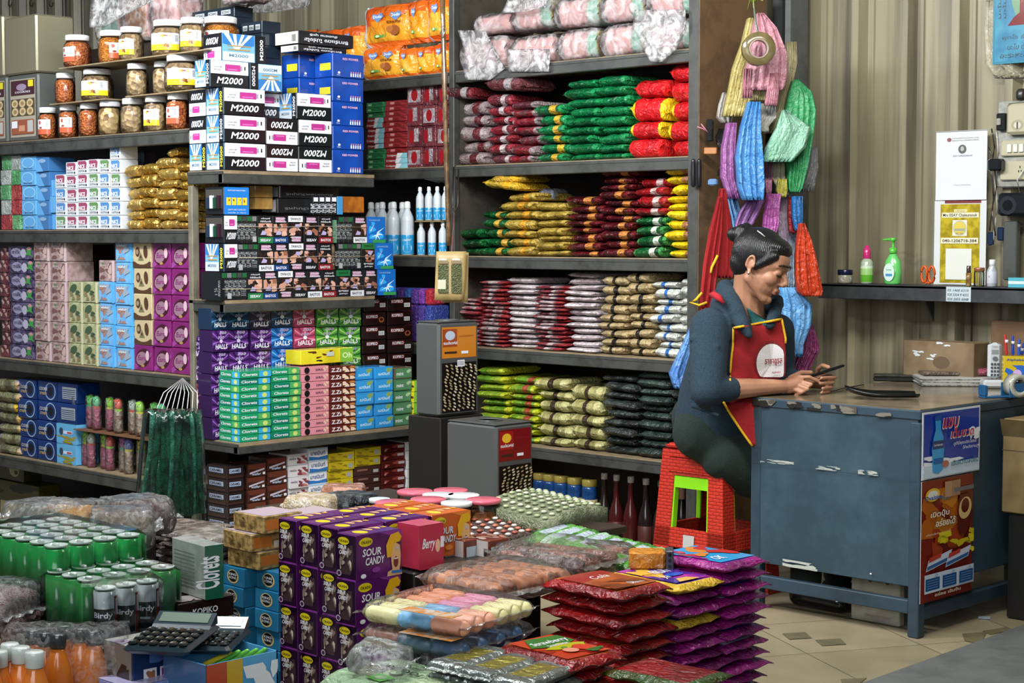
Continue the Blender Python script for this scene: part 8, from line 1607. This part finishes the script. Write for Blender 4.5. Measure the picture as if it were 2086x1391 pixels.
 crate(c1.x+.012, c1.x+.25, c1.y+.085, c1.y+.29, .199, 'small dark crate under the mixed red packets')
 # yellow tape block
 p = onZ(1328, 1160, z1); t = thing('wide_tape_roll', 'amber block of rolled plastic with a grey end, lying on the fruit packets', 'tape', (p.x-.01, p.y+.01, z1+.001), PI/4-.06); b = MB(); b.bbox(-.058, .035, -.03, .03, 0, .048, mat('#c07c14', 'film', '#a8640c', 30), .006); b.build('amber_wrap', t)
 b = MB(); b.bbox(.036, .056, -.03, .03, 0, .050, mat('#4c4c54', 'metal'), .002); b.custom('F', (.036, -.0305, 0), (1, 0, 0), (0, 0, 1), .02, .05); [b.ell('F', .5, .2+.3*k, .22, .1, BK) for k in range(3)]; b.build('metal_end', t)
 # green packets
 gm = [mat('#3c7c2c', 'film', '#6ca84c', 40), mat('#4c9c2c', 'film', '#a8c4b0', 30)]; g = onZ(1290, 1095, .50)
 for k in range(9):
  o = put('noodle_packet', pouch_mesh(k % 5, (gm[k % 2], gm[0], mat('#a8b4c0', 'film')), 1, .04, art=art_top), (g.x-.27+.044*k, g.y-.03+.006*k, .456-.005*k), .3, None, (.047, .25, .04), (.0, .2, .3)); tag(o, 'green and silver packet in the slanted row behind the fruit packets, %s' % lvl(k, 9), 'packet', 'slanted green packets')
piles()
def table_goods():
 table(0, 'low dark table under the sweets, tubs and trays', .42, -4.50, -3.40, 3.36, 3.94); z = .421
 # round tubs
 cl = mat('#e8eaea', 'clear'); pk = gl('c05c6c'); wt = gl('c9cccc'); cn = [gl('a8a4a4', '3c3c40', 60), mat('#a85c2c', 'crumb', '#c9844c', 60), mat('#6c3c2c', 'crumb', '#a87454', 60)]
 for k, (px, py, lm, r) in enumerate(((893, 1003, wt, .046), (944, 1004, wt, .046), (930, 1019, wt, .044), (872, 1012, pk, .05), (985, 1013, pk, .05), (918, 994, pk, .05), (800, 1018, pk, .05), (845, 996, pk, .052), (773, 1012, wt, .03), (850, 1030, pk, .05))):
  p = onZ(px, py, .545); h = .12; t = thing('sweet_tub', 'clear round tub of sweets with a %s lid, %s from the front' % ('white' if lm is wt else 'pink', ORD[k+1] if k else 'first'), 'tub', (p.x, p.y, z), 0)
  b = MB(); b.lathe([(r*.85, .003), (r*.93, .01), (r*.93, h*.7)], cn[k % 3], 20); b.build('sweets', t); b = MB(); b.lathe([(r*.9, 0), (r, .005), (r, h*.88), (r*.97, h*.9)], cl, 24); b.build('tub_body', t); b = MB(); b.lathe([(r*1.0, h*.905), (r*1.03, h*.91), (r*1.03, h*.99), (r*.98, h)], lm, 24); b.build('lid', t)
 # blister trays
 def tray(c4, zc, n, m, cell, name, lab, th=.012):
  P = [onZ(x, y, zc) for x, y in c4]; O = sum(P, Vector())/4; O.z = zc; b = MB(); N = 14; V = []
  bend = lambda a, q: .02*math.sin(a*PI)*(1 if name[0] == 's' else .6)-.010*(q-.5)
  for s in (0, 1):
   for i in range(N+1):
    for j in range(N+1): a, q = i/N, j/N; pt = (P[0]*(1-a)+P[1]*a)*(1-q)+(P[3]*(1-a)+P[2]*a)*q; V.append(pt-O+Vector((0, 0, bend(a, q)-s*th)))
  S = (N+1)**2; Fs = []
  for i in range(N):
   for j in range(N): q = (i*(N+1)+j, i*(N+1)+j+1, (i+1)*(N+1)+j+1, (i+1)*(N+1)+j); Fs += [q, tuple(S+v for v in q[::-1])]
  rim = [i*(N+1) for i in range(N+1)]+[N*(N+1)+j for j in range(1, N+1)]+[i*(N+1)+N for i in range(N-1, -1, -1)]+[j for j in range(N-1, 0, -1)]
  for k in range(len(rim)): a, c = rim[k], rim[(k+1) % len(rim)]; Fs.append((a, c, S+c, S+a))
  t = thing(name, lab, 'tray', O); b.add(V, Fs, m, True); b.build('sheet', t)
  b = MB()
  for i in range(n[0]):
   for j in range(n[1]):
    a, q = (i+.7)/(n[0]+.4), (j+.7)/(n[1]+.4); pt = (P[0]*(1-a)+P[1]*a)*(1-q)+(P[3]*(1-a)+P[2]*a)*q-O+Vector((0, 0, bend(a, q)+.004)); b.ball(pt, (.0095, .0095, .005), cell[(i*5+j*3) % len(cell)], 8, 5)
  q_ = b.build('packed_sweets', t); q_['kind'] = 'stuff'; return t
 tray([(890, 1066), (1050, 1038), (1103, 1082), (990, 1116)], .475, (8, 9), mat('#4c3c38', 'film'), [gl('8c4434'), gl('c4bcb4'), gl('a8644c'), gl('b4a8a4')], 'egg_sweet_tray', 'sheet tray of brown and white capped sweets', .02)
 tray([(980, 1030), (1110, 1004), (1238, 1030), (1112, 1064)], .515, (9, 8), mat('#6c7458', 'film', '#8c9074', 40), [gl('94a07c'), gl('7c8464'), gl('b0b49c')], 'sweet_sheet', 'greenish sheet of small wrapped sweets, uppermost near the bottles', .045)
 p = onZ(1050, 1075, .45); crate(p.x-.16, p.x+.12, p.y-.10, p.y+.16, .455, 'flat dark carton under the blister trays', .423)
 p = onZ(1110, 1035, .46); crate(p.x-.1, p.x+.1, p.y-.06, p.y+.12, .46, 'small dark carton under the greenish sheet', .423)
 for k, (px, py, c, c2, w) in enumerate(((715, 1018, '1c2024', '4c5458', .15), (640, 1022, 'a89878', 'c4b8a8', .17), (700, 1002, '8c5c48', 'b8907c', .15))):
  p = onZ(px, py, .47); o = put('sweet_packet', pouch_mesh(k+1, (mat('#'+c, 'film', '#'+c2, 60),)*3, 1, .05), (p.x, p.y, z+.001), .4*k, None, (w, .14, .07)); tag(o, 'crumpled %s packet on the dark table before the wafer boxes' % ('dark', 'tan', 'brownish')[k], 'packet')
 wb = gl('b4aca8'); rb = gl('6c3428', '5c2c24', 30)
 for k, px in enumerate((868, 912, 962)):
  p = onZ(px, 1150, .43); boxat('biscuit_box', (p.x-.02, p.y+.07, z), .10, .075, .072, rb, lambda b: (b.rect('F', .03, .03, .97, .97, wb), b.rect('R', .1, .2, .7, .75, mat('#a8b4bc')), b.blobs('T', 2, [gl('8c6c5c'), gl('a8988c')], 5)), 'reddish box with a white end, %s of three by the candy boxes' % ('first', 'second', 'third')[k])
 br = mat('#6c3c24', 'crumb', '#a8683c', 30); wr = mat('#e0dcd8', 'wrap', '.16', 30); db = mat('#3c2420', 'film', '#7c4c40', 30)
 for k, (px, py, zc, w, d, h, m, n, lab) in enumerate(((1015, 1160, .47, .26, .30, .05, br, 6, 'clear bag of long brown rolls beside the cola packets'), (1150, 1118, .48, .30, .26, .055, db, 4, 'shiny clear bag of dark brown pieces behind the rolls'))):
  p = onZ(px, py, zc); t = thing('sweet_bag', lab, 'bag', (p.x, p.y, zc-.05), .1*k); 
  for i in range(n): b = MB(); y = -d*.4+d*.8*i/(n-1); b.cap((-w*.38, y, h*.5), (w*.38, y+.01, h*.55), h*.42, h*.40, m, 10); b.build('brown_roll', t)
  put('plastic_wrap', pouch_mesh(2+k, (wr, wr, wr), 1.1, .06), (0, 0, -.002), 0, t, (w*1.1, d*1.05, h*1.25))
  crate(p.x-w*.3, p.x+w*.3, p.y-d*.25, p.y+d*.25, zc-.052, 'hidden dark carton under the %s' % ('brown rolls', 'dark brown pieces')[k], .423 if p.y > 3.2 else .002)
 # marshmallow bag
 p = onZ(945, 1220, .47); crate(p.x-.15, p.x+.09, p.y-.11, p.y+.09, .36, 'dark carton under the marshmallow bags')
 wr2 = mat('#e6e4e2', 'wrap', '.12', 24); cols = ['#c9c48c', '#d08458', '#5c9cc4', '#c97c9c', '#cf9478', '#c9c48c']
 for lv_, zz in ((0, .361), (1, .412)):
  t = thing('marshmallow_bag', ('clear bag of brown and blue marshmallow rolls, under the bright one', 'clear bag of yellow, pink, orange and blue marshmallow rolls on top')[lv_], 'bag', (p.x-.02, p.y-.01, zz), .15)
  for i in range(3):
   for j in range(6 if lv_ else 4):
    c = cols[(i*2+(j > 2)) % 6] if lv_ else ('#7c4c3c', '#3c5c6c', '#2c4c6c')[i]; b = MB(); yy = -.12+.047*j*(1 if lv_ else 1.4); x0 = -.15+.095*i; b.cap((x0+.008, yy, .026), (x0+.07, yy+.004, .026), .0195, .0195, mat(c, 'paper'), 12); b.build('marshmallow_roll', t)
  put('plastic_wrap', pouch_mesh(5, (wr2, wr2, wr2), 1.1, .08), (-.02, 0, -.001), 0, t, (.33, .30, .058))
  b = MB(); b.box(-.03, .12, -.165, -.125, .057, .058, gl('c07c2c', 'b8b0a0', 40)); b.build('paper_label', t)
 # pale bag with lettering and crumpled film
 q = onZ(800, 1365, .36); crate(q.x-.13, q.x+.13, q.y-.10, q.y+.12, .25, 'dark carton under the pale green bag')
 pg = mat('#a8bc94', 'film', '#8ca884', 20); t = thing('rice_cake_bag', 'crumpled pale green bag with round logo at the bottom edge', 'bag', (q.x, q.y, .252), -.1); b = MB(); me = put('bag_body', pouch_mesh(1, (pg, pg, pg), 1, .06), (0, 0, 0), 0, t, (.28, .24, .10)); b.custom('S', (.10, -.09, .103), (0, 1, 0), (-1, 0, 0), .19, .18)
 b.rect('S', .12, .3, .34, .6, gl('4c9c3c')); b.ell('S', .23, .45, .07, .09, pg); b.ell('S', .48, .5, .08, .09, gl('2c3c2c')); b.ell('S', .48, .5, .065, .075, pg); b.write('S', 'TOKBOKKI', .66, .15, .11, gl('2c3428'), .8, True, rot=90); b.build('printed_logo', t)
 cf = mat('#d8dadc', 'wrap', '.55', 26)
 for k, (px, py, w) in enumerate(((905, 1318, .13), (770, 1345, .14), (835, 1300, .12))):
  c = onZ(px, py, .38); o = put('crumpled_film', pouch_mesh(7+k, (cf, cf, cf), 1.2, .1), (c.x, c.y, (.30, .355, .30)[k]-.0), .5*k, None, (w, w*.9, .06), (.3*(k-1), .2, .5*k)); tag(o, 'crumpled clear film, %s' % ('between the marshmallows and silver packets', 'lying over the pale green bag', 'just below the marshmallow bag')[k], 'plastic film')
 # silver packets
 sv = mat('#8c9490', 'foil', None, 30); sy = mat('#a8a04c', 'foil', None, 30); s = onZ(1020, 1345, .40); crate(s.x-.17, s.x+.14, s.y-.09, s.y+.13, .26, 'dark carton under the silver packets')
 for r in range(5):
  for c in range(3): o = put('silver_packet', pouch_mesh((r+c) % 6, (sv, sv, sy), 1, .05, art=art_top), (s.x-.115+.098*c, s.y+.02+.01*(r % 2), .261+.026*r), PI/2+.08*(r-2), None, (.21, .095, .025)); tag(o, 'silver and yellow sachet, %s layer, %s of three' % (lvl(r, 5), ('left', 'middle', 'right')[c]), 'packet', 'silver and yellow sachets')
table_goods()
def left_front():
 A = onZ(114, 1108, .575); C_ = onZ(214, 1196, .505)
 table(0, 'low dark table at the left under the drink cans', .38, A.x-.42, C_.x+.04, C_.y-.04, A.y+.26)
 lid = gl('b4bab8'); wr = mat('#dde4e2', 'wrap', '.22', 30); wc = mat('#f0f4f2', 'clear')
 def can(r, h, m, art=None):
  t = put('drink_can', None); b = MB(); b.lathe([(r*.85, 0), (r, r*.2), (r, h-r*.3), (r*.84, h-.008)], m, 22); art and art(b, r, h); b.build('can_body', t); b = MB(); b.lathe([(r*.86, h-.004), (r*.89, h), (r*.84, h), (r*.80, h-.003)], lid, 22); b.cap((-r*.3, 0, h-.001), (r*.1, 0, h-.001), r*.16, r*.2, lid, 8); b.build('can_lid', t); return t
 def gart(b, r, h): b.custom('Q', (r*.30, -r*1.02, h*.35), (.7071, .7071, 0), (0, 0, 1), r*.9, h*.4); b.blobs('Q', 2, [gl('a86c3c')], 1, (.2, .3, .8, .7), .6)
 g1 = can(.031, .125, gl('12843c', '0e6c30', 12)); g2 = can(.031, .135, gl('2c7c3c', '3c5c4c', 12))
 def pack(src, nx, ny, P, z, gap, lab, grp, first):
  k = 0
  for i in range(nx):
   for j in range(ny):
    o = src if k == 0 else dup(src, (0, 0, 0)); o.location = (P.x-gap*i, P.y+gap*j, z); k += 1
    tag(o, lab % (('front', 'second', 'third', 'fourth', 'fifth', 'sixth')[i], ('first', 'second', 'third', 'fourth', 'fifth', 'sixth')[j]), 'can', grp)
  b = MB(); w, d = gap*nx, gap*ny; h = src.children[0].data.vertices[-1].co.z if 0 else .13; b.bbox(-w/2-.004, w/2+.004, -d/2-.004, d/2+.004, .001, h+.008, wc, .015); o = b.build('shrink_wrap', None, (P.x-gap*(nx-1)/2, P.y+gap*(ny-1)/2, z-.001)); tag(o, 'clear shrink wrap round the %s' % grp, 'shrink wrap')
 A = onZ(114, 1108, .575); pack(g1, 6, 4, A, .449, .066, 'bright green drink can, %s row from the shop floor, %s along', 'bright green cans', 1)
 crate(A.x-.37, A.x+.035, A.y-.035, A.y+.24, .446, 'flat dark tray under the bright green cans', .3815)
 B = onZ(182, 1176, .52); pack(g2, 3, 4, B, .384, .066, 'dull green drink can, %s row, %s along', 'dull green cans', 1)
 def birdy(b, r, h):
  a0 = -PI/4; K = 14
  def band(a, w, z0, z1, mm, s): V = []; [V.extend([((r+.0004*s)*math.cos(a-w/2+w*i/K), (r+.0004*s)*math.sin(a-w/2+w*i/K), z) for z in (z0, z1)]) for i in range(K+1)]; b.add(V, [(2*i, 2*i+2, 2*i+3, 2*i+1) for i in range(K)], mm, True)
  band(a0, 2.0, h*.12, h*.62, gl('1c2424'), 1); band(a0-1.5, .9, h*.1, h*.85, gl('6c1c24'), 1); band(a0+1.5, .9, h*.1, h*.85, gl('6c1c24'), 1)
  V, Fs, tw = text_geo('Birdy', True); s = .030/tw*1.25; b.add([((r+.0012)*math.cos(a0+(x/tw-.5)*1.7), (r+.0012)*math.sin(a0+(x/tw-.5)*1.7), h*.42+y*s) for x, y in V], Fs, WH); band(a0, .9, h*.3, h*.34, mat('#9ca4a4'), 2); band(a0+1.45, .5, h*.5, h*.8, mat('#9ca4ac'), 2)
 bd = can(.0265, .122, gl('94989c', '5c6468', 12), birdy); C_ = onZ(214, 1196, .505); pack(bd, 2, 3, C_, .384, .0555, 'coffee can with dark label, %s row, %s along', 'coffee cans', 1)
 # juice bottles
 oj = gl('b5641c'); oc = gl('262c2c'); Z0 = .2
 crate(onZ(-60, 1391, .2).x-.35, onZ(400, 1391, .2).x+.22, onZ(200, 1391, .2).y-.55, onZ(215, 1310, .38).y-.075, .199, 'large dark crate under the juice bottles and boxes')
 pr = [(.028, 0), (.033, .008), (.034, .10), (.030, .15), (.018, .185), (.014, .195)]
 src = None
 for k, (px, py) in enumerate(((66, 1282), (92, 1287), (118, 1291), (100, 1268), (130, 1272), (165, 1278), (190, 1284))):
  p = onZ(px, py, .425)
  if k == 0: t = bottle(pr, oj, 'juice_bottle', .2, oc, [(.017, .194), (.018, .196), (.018, .222), (.016, .225)], None, 18); src = t
  else: t = dup(src, (0, 0, 0))
  t.location = (p.x, p.y, Z0); tag(t, 'orange juice bottle with a dark cap, %s of seven in the clear bag' % ('first', 'second', 'third', 'fourth', 'fifth', 'sixth', 'last')[k], 'bottle', 'orange juice bottles with dark caps')
 ps = [onZ(px, py, .425) for px, py in ((66, 1282), (190, 1284))]; m_ = (ps[0]+ps[1])/2; w3 = mat('#e6e8e8', 'wrap', '.18', 40); b = MB(); o = put('plastic_wrap', pouch_mesh(3, (w3, w3, w3), 1.2, .04), (m_.x, m_.y+.01, Z0-.001), PI/4, None, (.30, .10, .235)); tag(o, 'clear shiny wrap over the dark capped juice bottles', 'plastic wrap')
 s2 = None
 for k, (px, py) in enumerate(((20, 1311), (42, 1318), (70, 1327), (25, 1332), (-4, 1326))):
  p = onZ(px, py, .42)
  if k == 0: t = s2 = bottle(pr, gl('c46c24'), 'juice_bottle', .2, gl('b4bcb8'), [(.0185, .19), (.020, .192), (.020, .222), (.018, .225)], None, 18)
  else: t = dup(s2, (0, 0, 0))
  t.location = (p.x-(.02 if k == 3 else 0), p.y-(.04 if k == 3 else 0), Z0-.004); tag(t, 'small orange bottle with a white cap at lower left, %s' % ORD[k+1] if k else 'small orange bottle with a white cap at lower left, farthest back', 'bottle', 'orange bottles with white caps')
 # printed boxes in the corner
 nb = gl('14264c', '1c3468', 10)
 def photo(c):
  def a(b):
   for k in range(3): b.rect('R', .14+.2*k, .48, .30+.2*k, .74, WH); b.blobs('R', k, [mat(('#8c5c3c', '#8c2c6c', '#8c9c8c')[k], 'gloss')], 2, (.16+.2*k, .5, .28+.2*k, .72), .4)
   b.blobs('R', 4, [gl('8c8c94'), gl('2c2c34'), gl('5c5c64')], 8, (.7, .3, 1, .95), .25); b.blobs('R', 6, [gl('2c7cc4'), gl('4c6cac')], 4, (.2, .76, .7, 1), .4); b.blobs('R', 8, [gl('3c5c9c')], 3, (0, 0, .7, .4), .4)
   b.rect('F', 0, 0, 1, 1, c); b.blobs('F', 5, [gl('2c241c'), gl('5c5448')], 7, (.1, 0, .9, .8), .3); b.rect('T', 0, 0, 1, 1, gl('94948c')); b.blobs('T', 3, [gl('6c7458'), gl('b0a488'), gl('84788c')], 8, (0, 0, 1, 1), .2)
  return a
 P = onZ(268, 1319, .405); boxat('toy_box', (P.x-.055, P.y+.105, .2), .11, .21, .204, nb, photo(gl('6c6860')), 'dark blue printed toy box under the calculators')
 Q = onZ(420, 1356, .385); t = thing('toy_carton', 'open white, blue and orange printed carton with green toys', 'box', (Q.x-.08, Q.y+.095, .2)); b = MB(); w, d, h = .16, .19, .185; m = gl('4c94c4')
 for x0, x1, y0, y1 in ((-w/2, w/2, -d/2, -d/2+.003), (-w/2, w/2, d/2-.003, d/2), (-w/2, -w/2+.003, -d/2, d/2), (w/2-.003, w/2, -d/2, d/2)): b.box(x0, x1, y0, y1, 0, h, m)
 b.box(-w/2+.003, w/2-.003, -d/2+.003, d/2-.003, 0, h-.045, mat('#5c7c8c')); b.frame(w, d, h); b.rect('R', 0, 0, .28, 1, gl('a8442c')); b.rect('R', .28, 0, .5, 1, gl('b8942c')); b.blobs('R', 2, [WH, gl('a8d0e4')], 7, (.5, 0, 1, .9), .3); b.rect('R', .08, .2, .24, .5, WH); b.rect('R', .32, .2, .46, .5, WH); b.blobs('R', 8, [gl('8c1c5c')], 2, (.33, .25, .45, .45), .3); b.rect('F', 0, 0, 1, 1, gl('3c5c84')); b.build('carton_body', t)
 for k in range(5): b = MB(); b.cap((-.03+.012*k, -.02+.02*k, h-.03), (.02+.008*k, .01+.018*k, h+.0), .007, .005, mat('#5cac3c' if k else '#c9b42c', 'gloss'), 8); b.build('green_toy', t)
 R_ = onZ(330, 1378, .33); boxat('jelly_box', (R_.x-.03, R_.y-.02, .2), .12, .17, .13, gl('5c7cb4', '8c8cc0', 14), lambda b: (b.write('R', 'jellyboy', .4, .7, .14, gl('8c2c6c'), .5, True, .1), b.blobs('R', 3, [gl('a82c7c')], 2, (.1, .3, .4, .8), .4), b.rect('T', 0, 0, 1, 1, gl('a8a4c4'))), 'lilac and blue box with pink lettering at the bottom edge')
 nw = gl('7c8474', 'a8a890', 30)
 for k, (px, py, zz, rz) in enumerate(((205, 1372, .29, .1), (85, 1386, .27, -.2), (150, 1389, .25, .2))):
  p = onZ(px, py, zz); boxat('printed_box', (p.x, p.y-.03, .2), .16, .15, zz-.2+.0, (gl('3c4438'), gl('2c2028'), gl('2c3c28'))[k] , lambda b, k=k: (b.rect('T', 0, 0, 1, 1, (nw, gl('4c343c', '6c5058', 20), nw)[k]), b.blobs('T', k, [gl('4c9c4c'), gl('8c8c5c'), gl('2c2c24')], 6, (0, 0, 1, 1), .15)), 'flat printed box at the very bottom, %s' % ('nearest the blue toy box', 'leftmost and dark', 'in the middle')[k], rz)
 # calculators
 def calc(p, z, rz, tilt, lab):
  t = thing('calculator', lab, 'calculator', (p.x, p.y, z), rz, rot=(tilt, 0, rz)); g = gl('1c2c34'); b = MB(); b.bbox(-.075, .075, -.1, .1, 0, .018, g, .008); b.build('calculator_body', t)
  b = MB(); b.add([(-.068, .045, .018), (.068, .045, .018), (.068, .096, .018), (-.068, .096, .018), (-.068, .055, .024), (.068, .055, .024), (.068, .094, .042), (-.068, .094, .042)], [(0, 1, 5, 4), (4, 5, 6, 7), (2, 3, 7, 6), (0, 4, 7, 3), (1, 2, 6, 5)], g); b.custom('T', (-.06, .058, .0262), (1, 0, 0), (0, .039, .018), .12, .038); b.rect('T', .02, .1, .98, .9, gl('5c6c60')); b.build('display', t)
  for i in range(6):
   for j in range(4): b = MB(); b.bbox(-.066+.0225*i, -.047+.0225*i, -.092+.0325*j, -.068+.0325*j, .0185, .0255, gl('101416'), .003); b.custom('T', (-.062+.0225*i, -.086+.0325*j, .0256), (1, 0, 0), (0, 1, 0), .01, .01); b.write('T', '%d' % ((i+j*3) % 10), .1, 0, .8, mat('#9ca4a4')); b.build('key', t)
 calc(onZ(352, 1296, .425), .412, PI/4-.2, .06, 'large dark calculator lying across the blue toy box'); calc(onZ(425, 1300, .40), .387, PI/4-.1, .0, 'second dark calculator to the right, partly under the first')
 # papers, gum carton and bags behind
 z = .381; N_ = onZ(318, 1140, .42); W_ = onZ(378, 1262, .38); boxat('coffee_sweet_box', (W_.x-.02, W_.y+.03, z), .13, .16, .05, gl('1c1210'), lambda b: (b.write('R', 'KOPIKO', .25, .35, .3, WH, .45, True), b.write('F', 'KOPIKO', .3, .35, .3, WH, .4, True), b.blobs('T', 1, [mat('#8c8480')], 4)), 'dark coffee sweet box behind the calculators')
 o = put('gum_carton', carton(.16, .05, .13, gl('7c847c', '8c948c', 30), lambda b: ([b.rect('F', .08, .15+.07*i, .7, .17+.07*i, mat('#5c645c')) for i in range(10)], b.rect('R', 0, 0, 1, 1, gl('14503c')), b.write('R', 'Clorets', .8, .2, .5, WH, .6, True, rot=90))), (W_.x-.02, W_.y+.05, z+.052), -.1); tag(o, 'grey green gum carton standing on its side above the coffee sweet box', 'box')
 crate(N_.x-.20, N_.x+.17, N_.y-.02, N_.y+.20, .30, 'dark crate under the brownish wrapped bundles'); np_ = mat('#6c645c', 'film', '#9c948c', 60); np2 = mat('#4c4038', 'film', '#84786c', 60); 
 for k in range(9):
  for j in range(2): o = put('paper_bundle', pouch_mesh((k+j) % 7, (np_ if (k+j) % 2 else np2, np_, np2), 1, .05), (N_.x-.10+.16*j+.01*(k % 3), N_.y+.10-.02*j+.006*k, .302+.021*k), .1+.1*math.sin(k+j), None, (.22, .18, .021)); tag(o, 'clear wrapped bundle of brownish paper bags, %s in the %s heap' % (lvl(k, 9), ('left', 'right')[j]), 'packet', 'brownish wrapped bundles')
 for k, (px, py, c, c2, lab) in enumerate(((50, 1040, '#7c7c6c', '#4c4c40', 'greyish clear bag of rings on the left of the cans'), (110, 1040, '#c4702c', '#c9a43c', 'clear bag of orange and yellow sweets above the cans'), (215, 1055, '#6c5c3c', '#4c3c28', 'brown clear bag behind the bright green cans'), (245, 1030, '#5c2c24', '#3c1c18', 'dark reddish bag in the shade under the lowest left shelf'))):
  p = onZ(px, py, .58); t = thing('sweet_bag', lab, 'bag', (p.x, p.y+.05, .50), .5*k); put('sweets', pouch_mesh(k, (mat(c, 'crumb', c2, 70),)*3, 1, .02), (0, 0, .003), 0, t, (.15, .12, .08)); put('plastic_wrap', pouch_mesh(k+3, (wr, wr, wr), 1.2, .1), (0, 0, 0), 0, t, (.2, .16, .10))
 p = onZ(110, 1040, .58); p2 = onZ(245, 1030, .58); crate(p.x-.25, p2.x+.05, p.y-.0, p2.y+.08, .498, 'dark carton under the clear sweet bags behind the cans')
 p = onZ(25, 1225, .45); t = thing('sweet_bag', 'clear bag of dark red and white sweets at the left frame edge', 'bag', (p.x-.03, p.y-.03, .385), .4); put('sweets', pouch_mesh(2, (mat('#6c2c34', 'crumb', '#a8989c', 60),)*3, 1, .02), (0, 0, .002), 0, t, (.18, .16, .09)); put('plastic_wrap', pouch_mesh(6, (wr, wr, wr), 1.2, .1), (0, 0, 0), 0, t, (.22, .2, .11))
left_front()
# two tall tins by the corner shelves
def square_tins():
 st = mat('#5c5f5e', 'metal')
 def tin(px0, pxc, px1, pyt, pyb, base, lab, lc, pat, Xr):
  zt = onX(pxc, pyt, Xr).z; yc = onX(pxc, pyt, Xr).y; y1 = onX(px1, pyt, Xr).y; x0 = onY(px0, pyt, yc).x; t = thing('square_tin', lab, 'tin', ((x0+Xr)/2, (yc+y1)/2, base)); w, d, h = Xr-x0, y1-yc, zt-base
  b = MB(); b.bbox(-w/2, w/2, -d/2, d/2, 0, h, st, .01); b.bbox(-w/2+.004, w/2-.004, -d/2+.004, d/2-.004, h, h+.004, st, .003); b.lathe([(.05, h+.004), (.05, h+.008), (.045, h+.008), (.045, h+.004)], st, 20); b.build('tin_body', t)
  b = MB(); b.custom('R', (w/2, -d/2, 0), (0, 1, 0), (0, 0, 1), d, h); b.rect('R', .08, .62, .92, .95, mat(lc[0], 'gloss')); b.rect('R', .1, .74, .45, .93, mat(lc[1], 'gloss')); b.ell('R', .28, .86, .12, .05, mat(lc[2], 'gloss')); b.write('R', 'ขนมปังเวเฟอร์', .12, .765, .035, WH, .34, True); b.write('R', 'ขนมปังอบกรอบ', .5, .84, .025, mat(lc[1]), .36); b.rect('R', .55, .66, .72, .69, WH); b.rect('R', .14, .67, .44, .69, mat('#2c1c14')); b.build('paper_label', t)
  b = MB(); b.custom('R', (w/2+.0005, -d/2, 0), (0, 1, 0), (0, 0, 1), d, h); b.rect('R', .08, .04, .92, .57, gl('14110f')); rg = random.Random(3)
  for r in range(14):
   for c in range(7):
    u = .13+.115*c+.02*math.sin(r*1.3); v = .07+.036*r+.01*math.sin(c*1.7+r)+(.012*(c % 2) if pat else 0); b.ell('R', u, v, .038, .010, mat(('#a89878', '#8c7c5c', '#b8ac90')[(r*3+c) % 3], 'gloss'), 8, -.5 if not pat else .3)
  if not pat: b.rect('R', .36, .53, .54, .60, WH); [b.rect('R', .38+.03*i, .54, .39+.03*i, .59, BK) for i in range(5)]
  b.build('window', t)
 tin(845, 893, 976, 658, 850, onX(893, 850, -4.92).z, 'tall square biscuit tin with orange label beside the gum boxes', ('#b5701c', '#8c3c18', '#a8b4c4'), False, -4.92)
 z = onX(893, 850, -4.92).z; yc = onX(893, 658, -4.92).y; crate(-5.10, -4.91, yc, onX(985, 850, -4.91).y, z-.001, 'grey crate under the taller biscuit tin')
 tin(908, 1010, 1087, 868, 1060, onX(1010, 1062, -4.42).z, 'lower square biscuit tin with a red label', ('#6c1418', '#8c1c1c', '#d0a82c'), True, -4.42)
 z = onX(1010, 1062, -4.42).z; yc = onX(1010, 868, -4.42).y; x0 = onY(908, 868, yc).x; crate(x0, -4.42, yc, onX(1087, 868, -4.42).y, z-.001, 'dark crate under the lower biscuit tin')
square_tins()
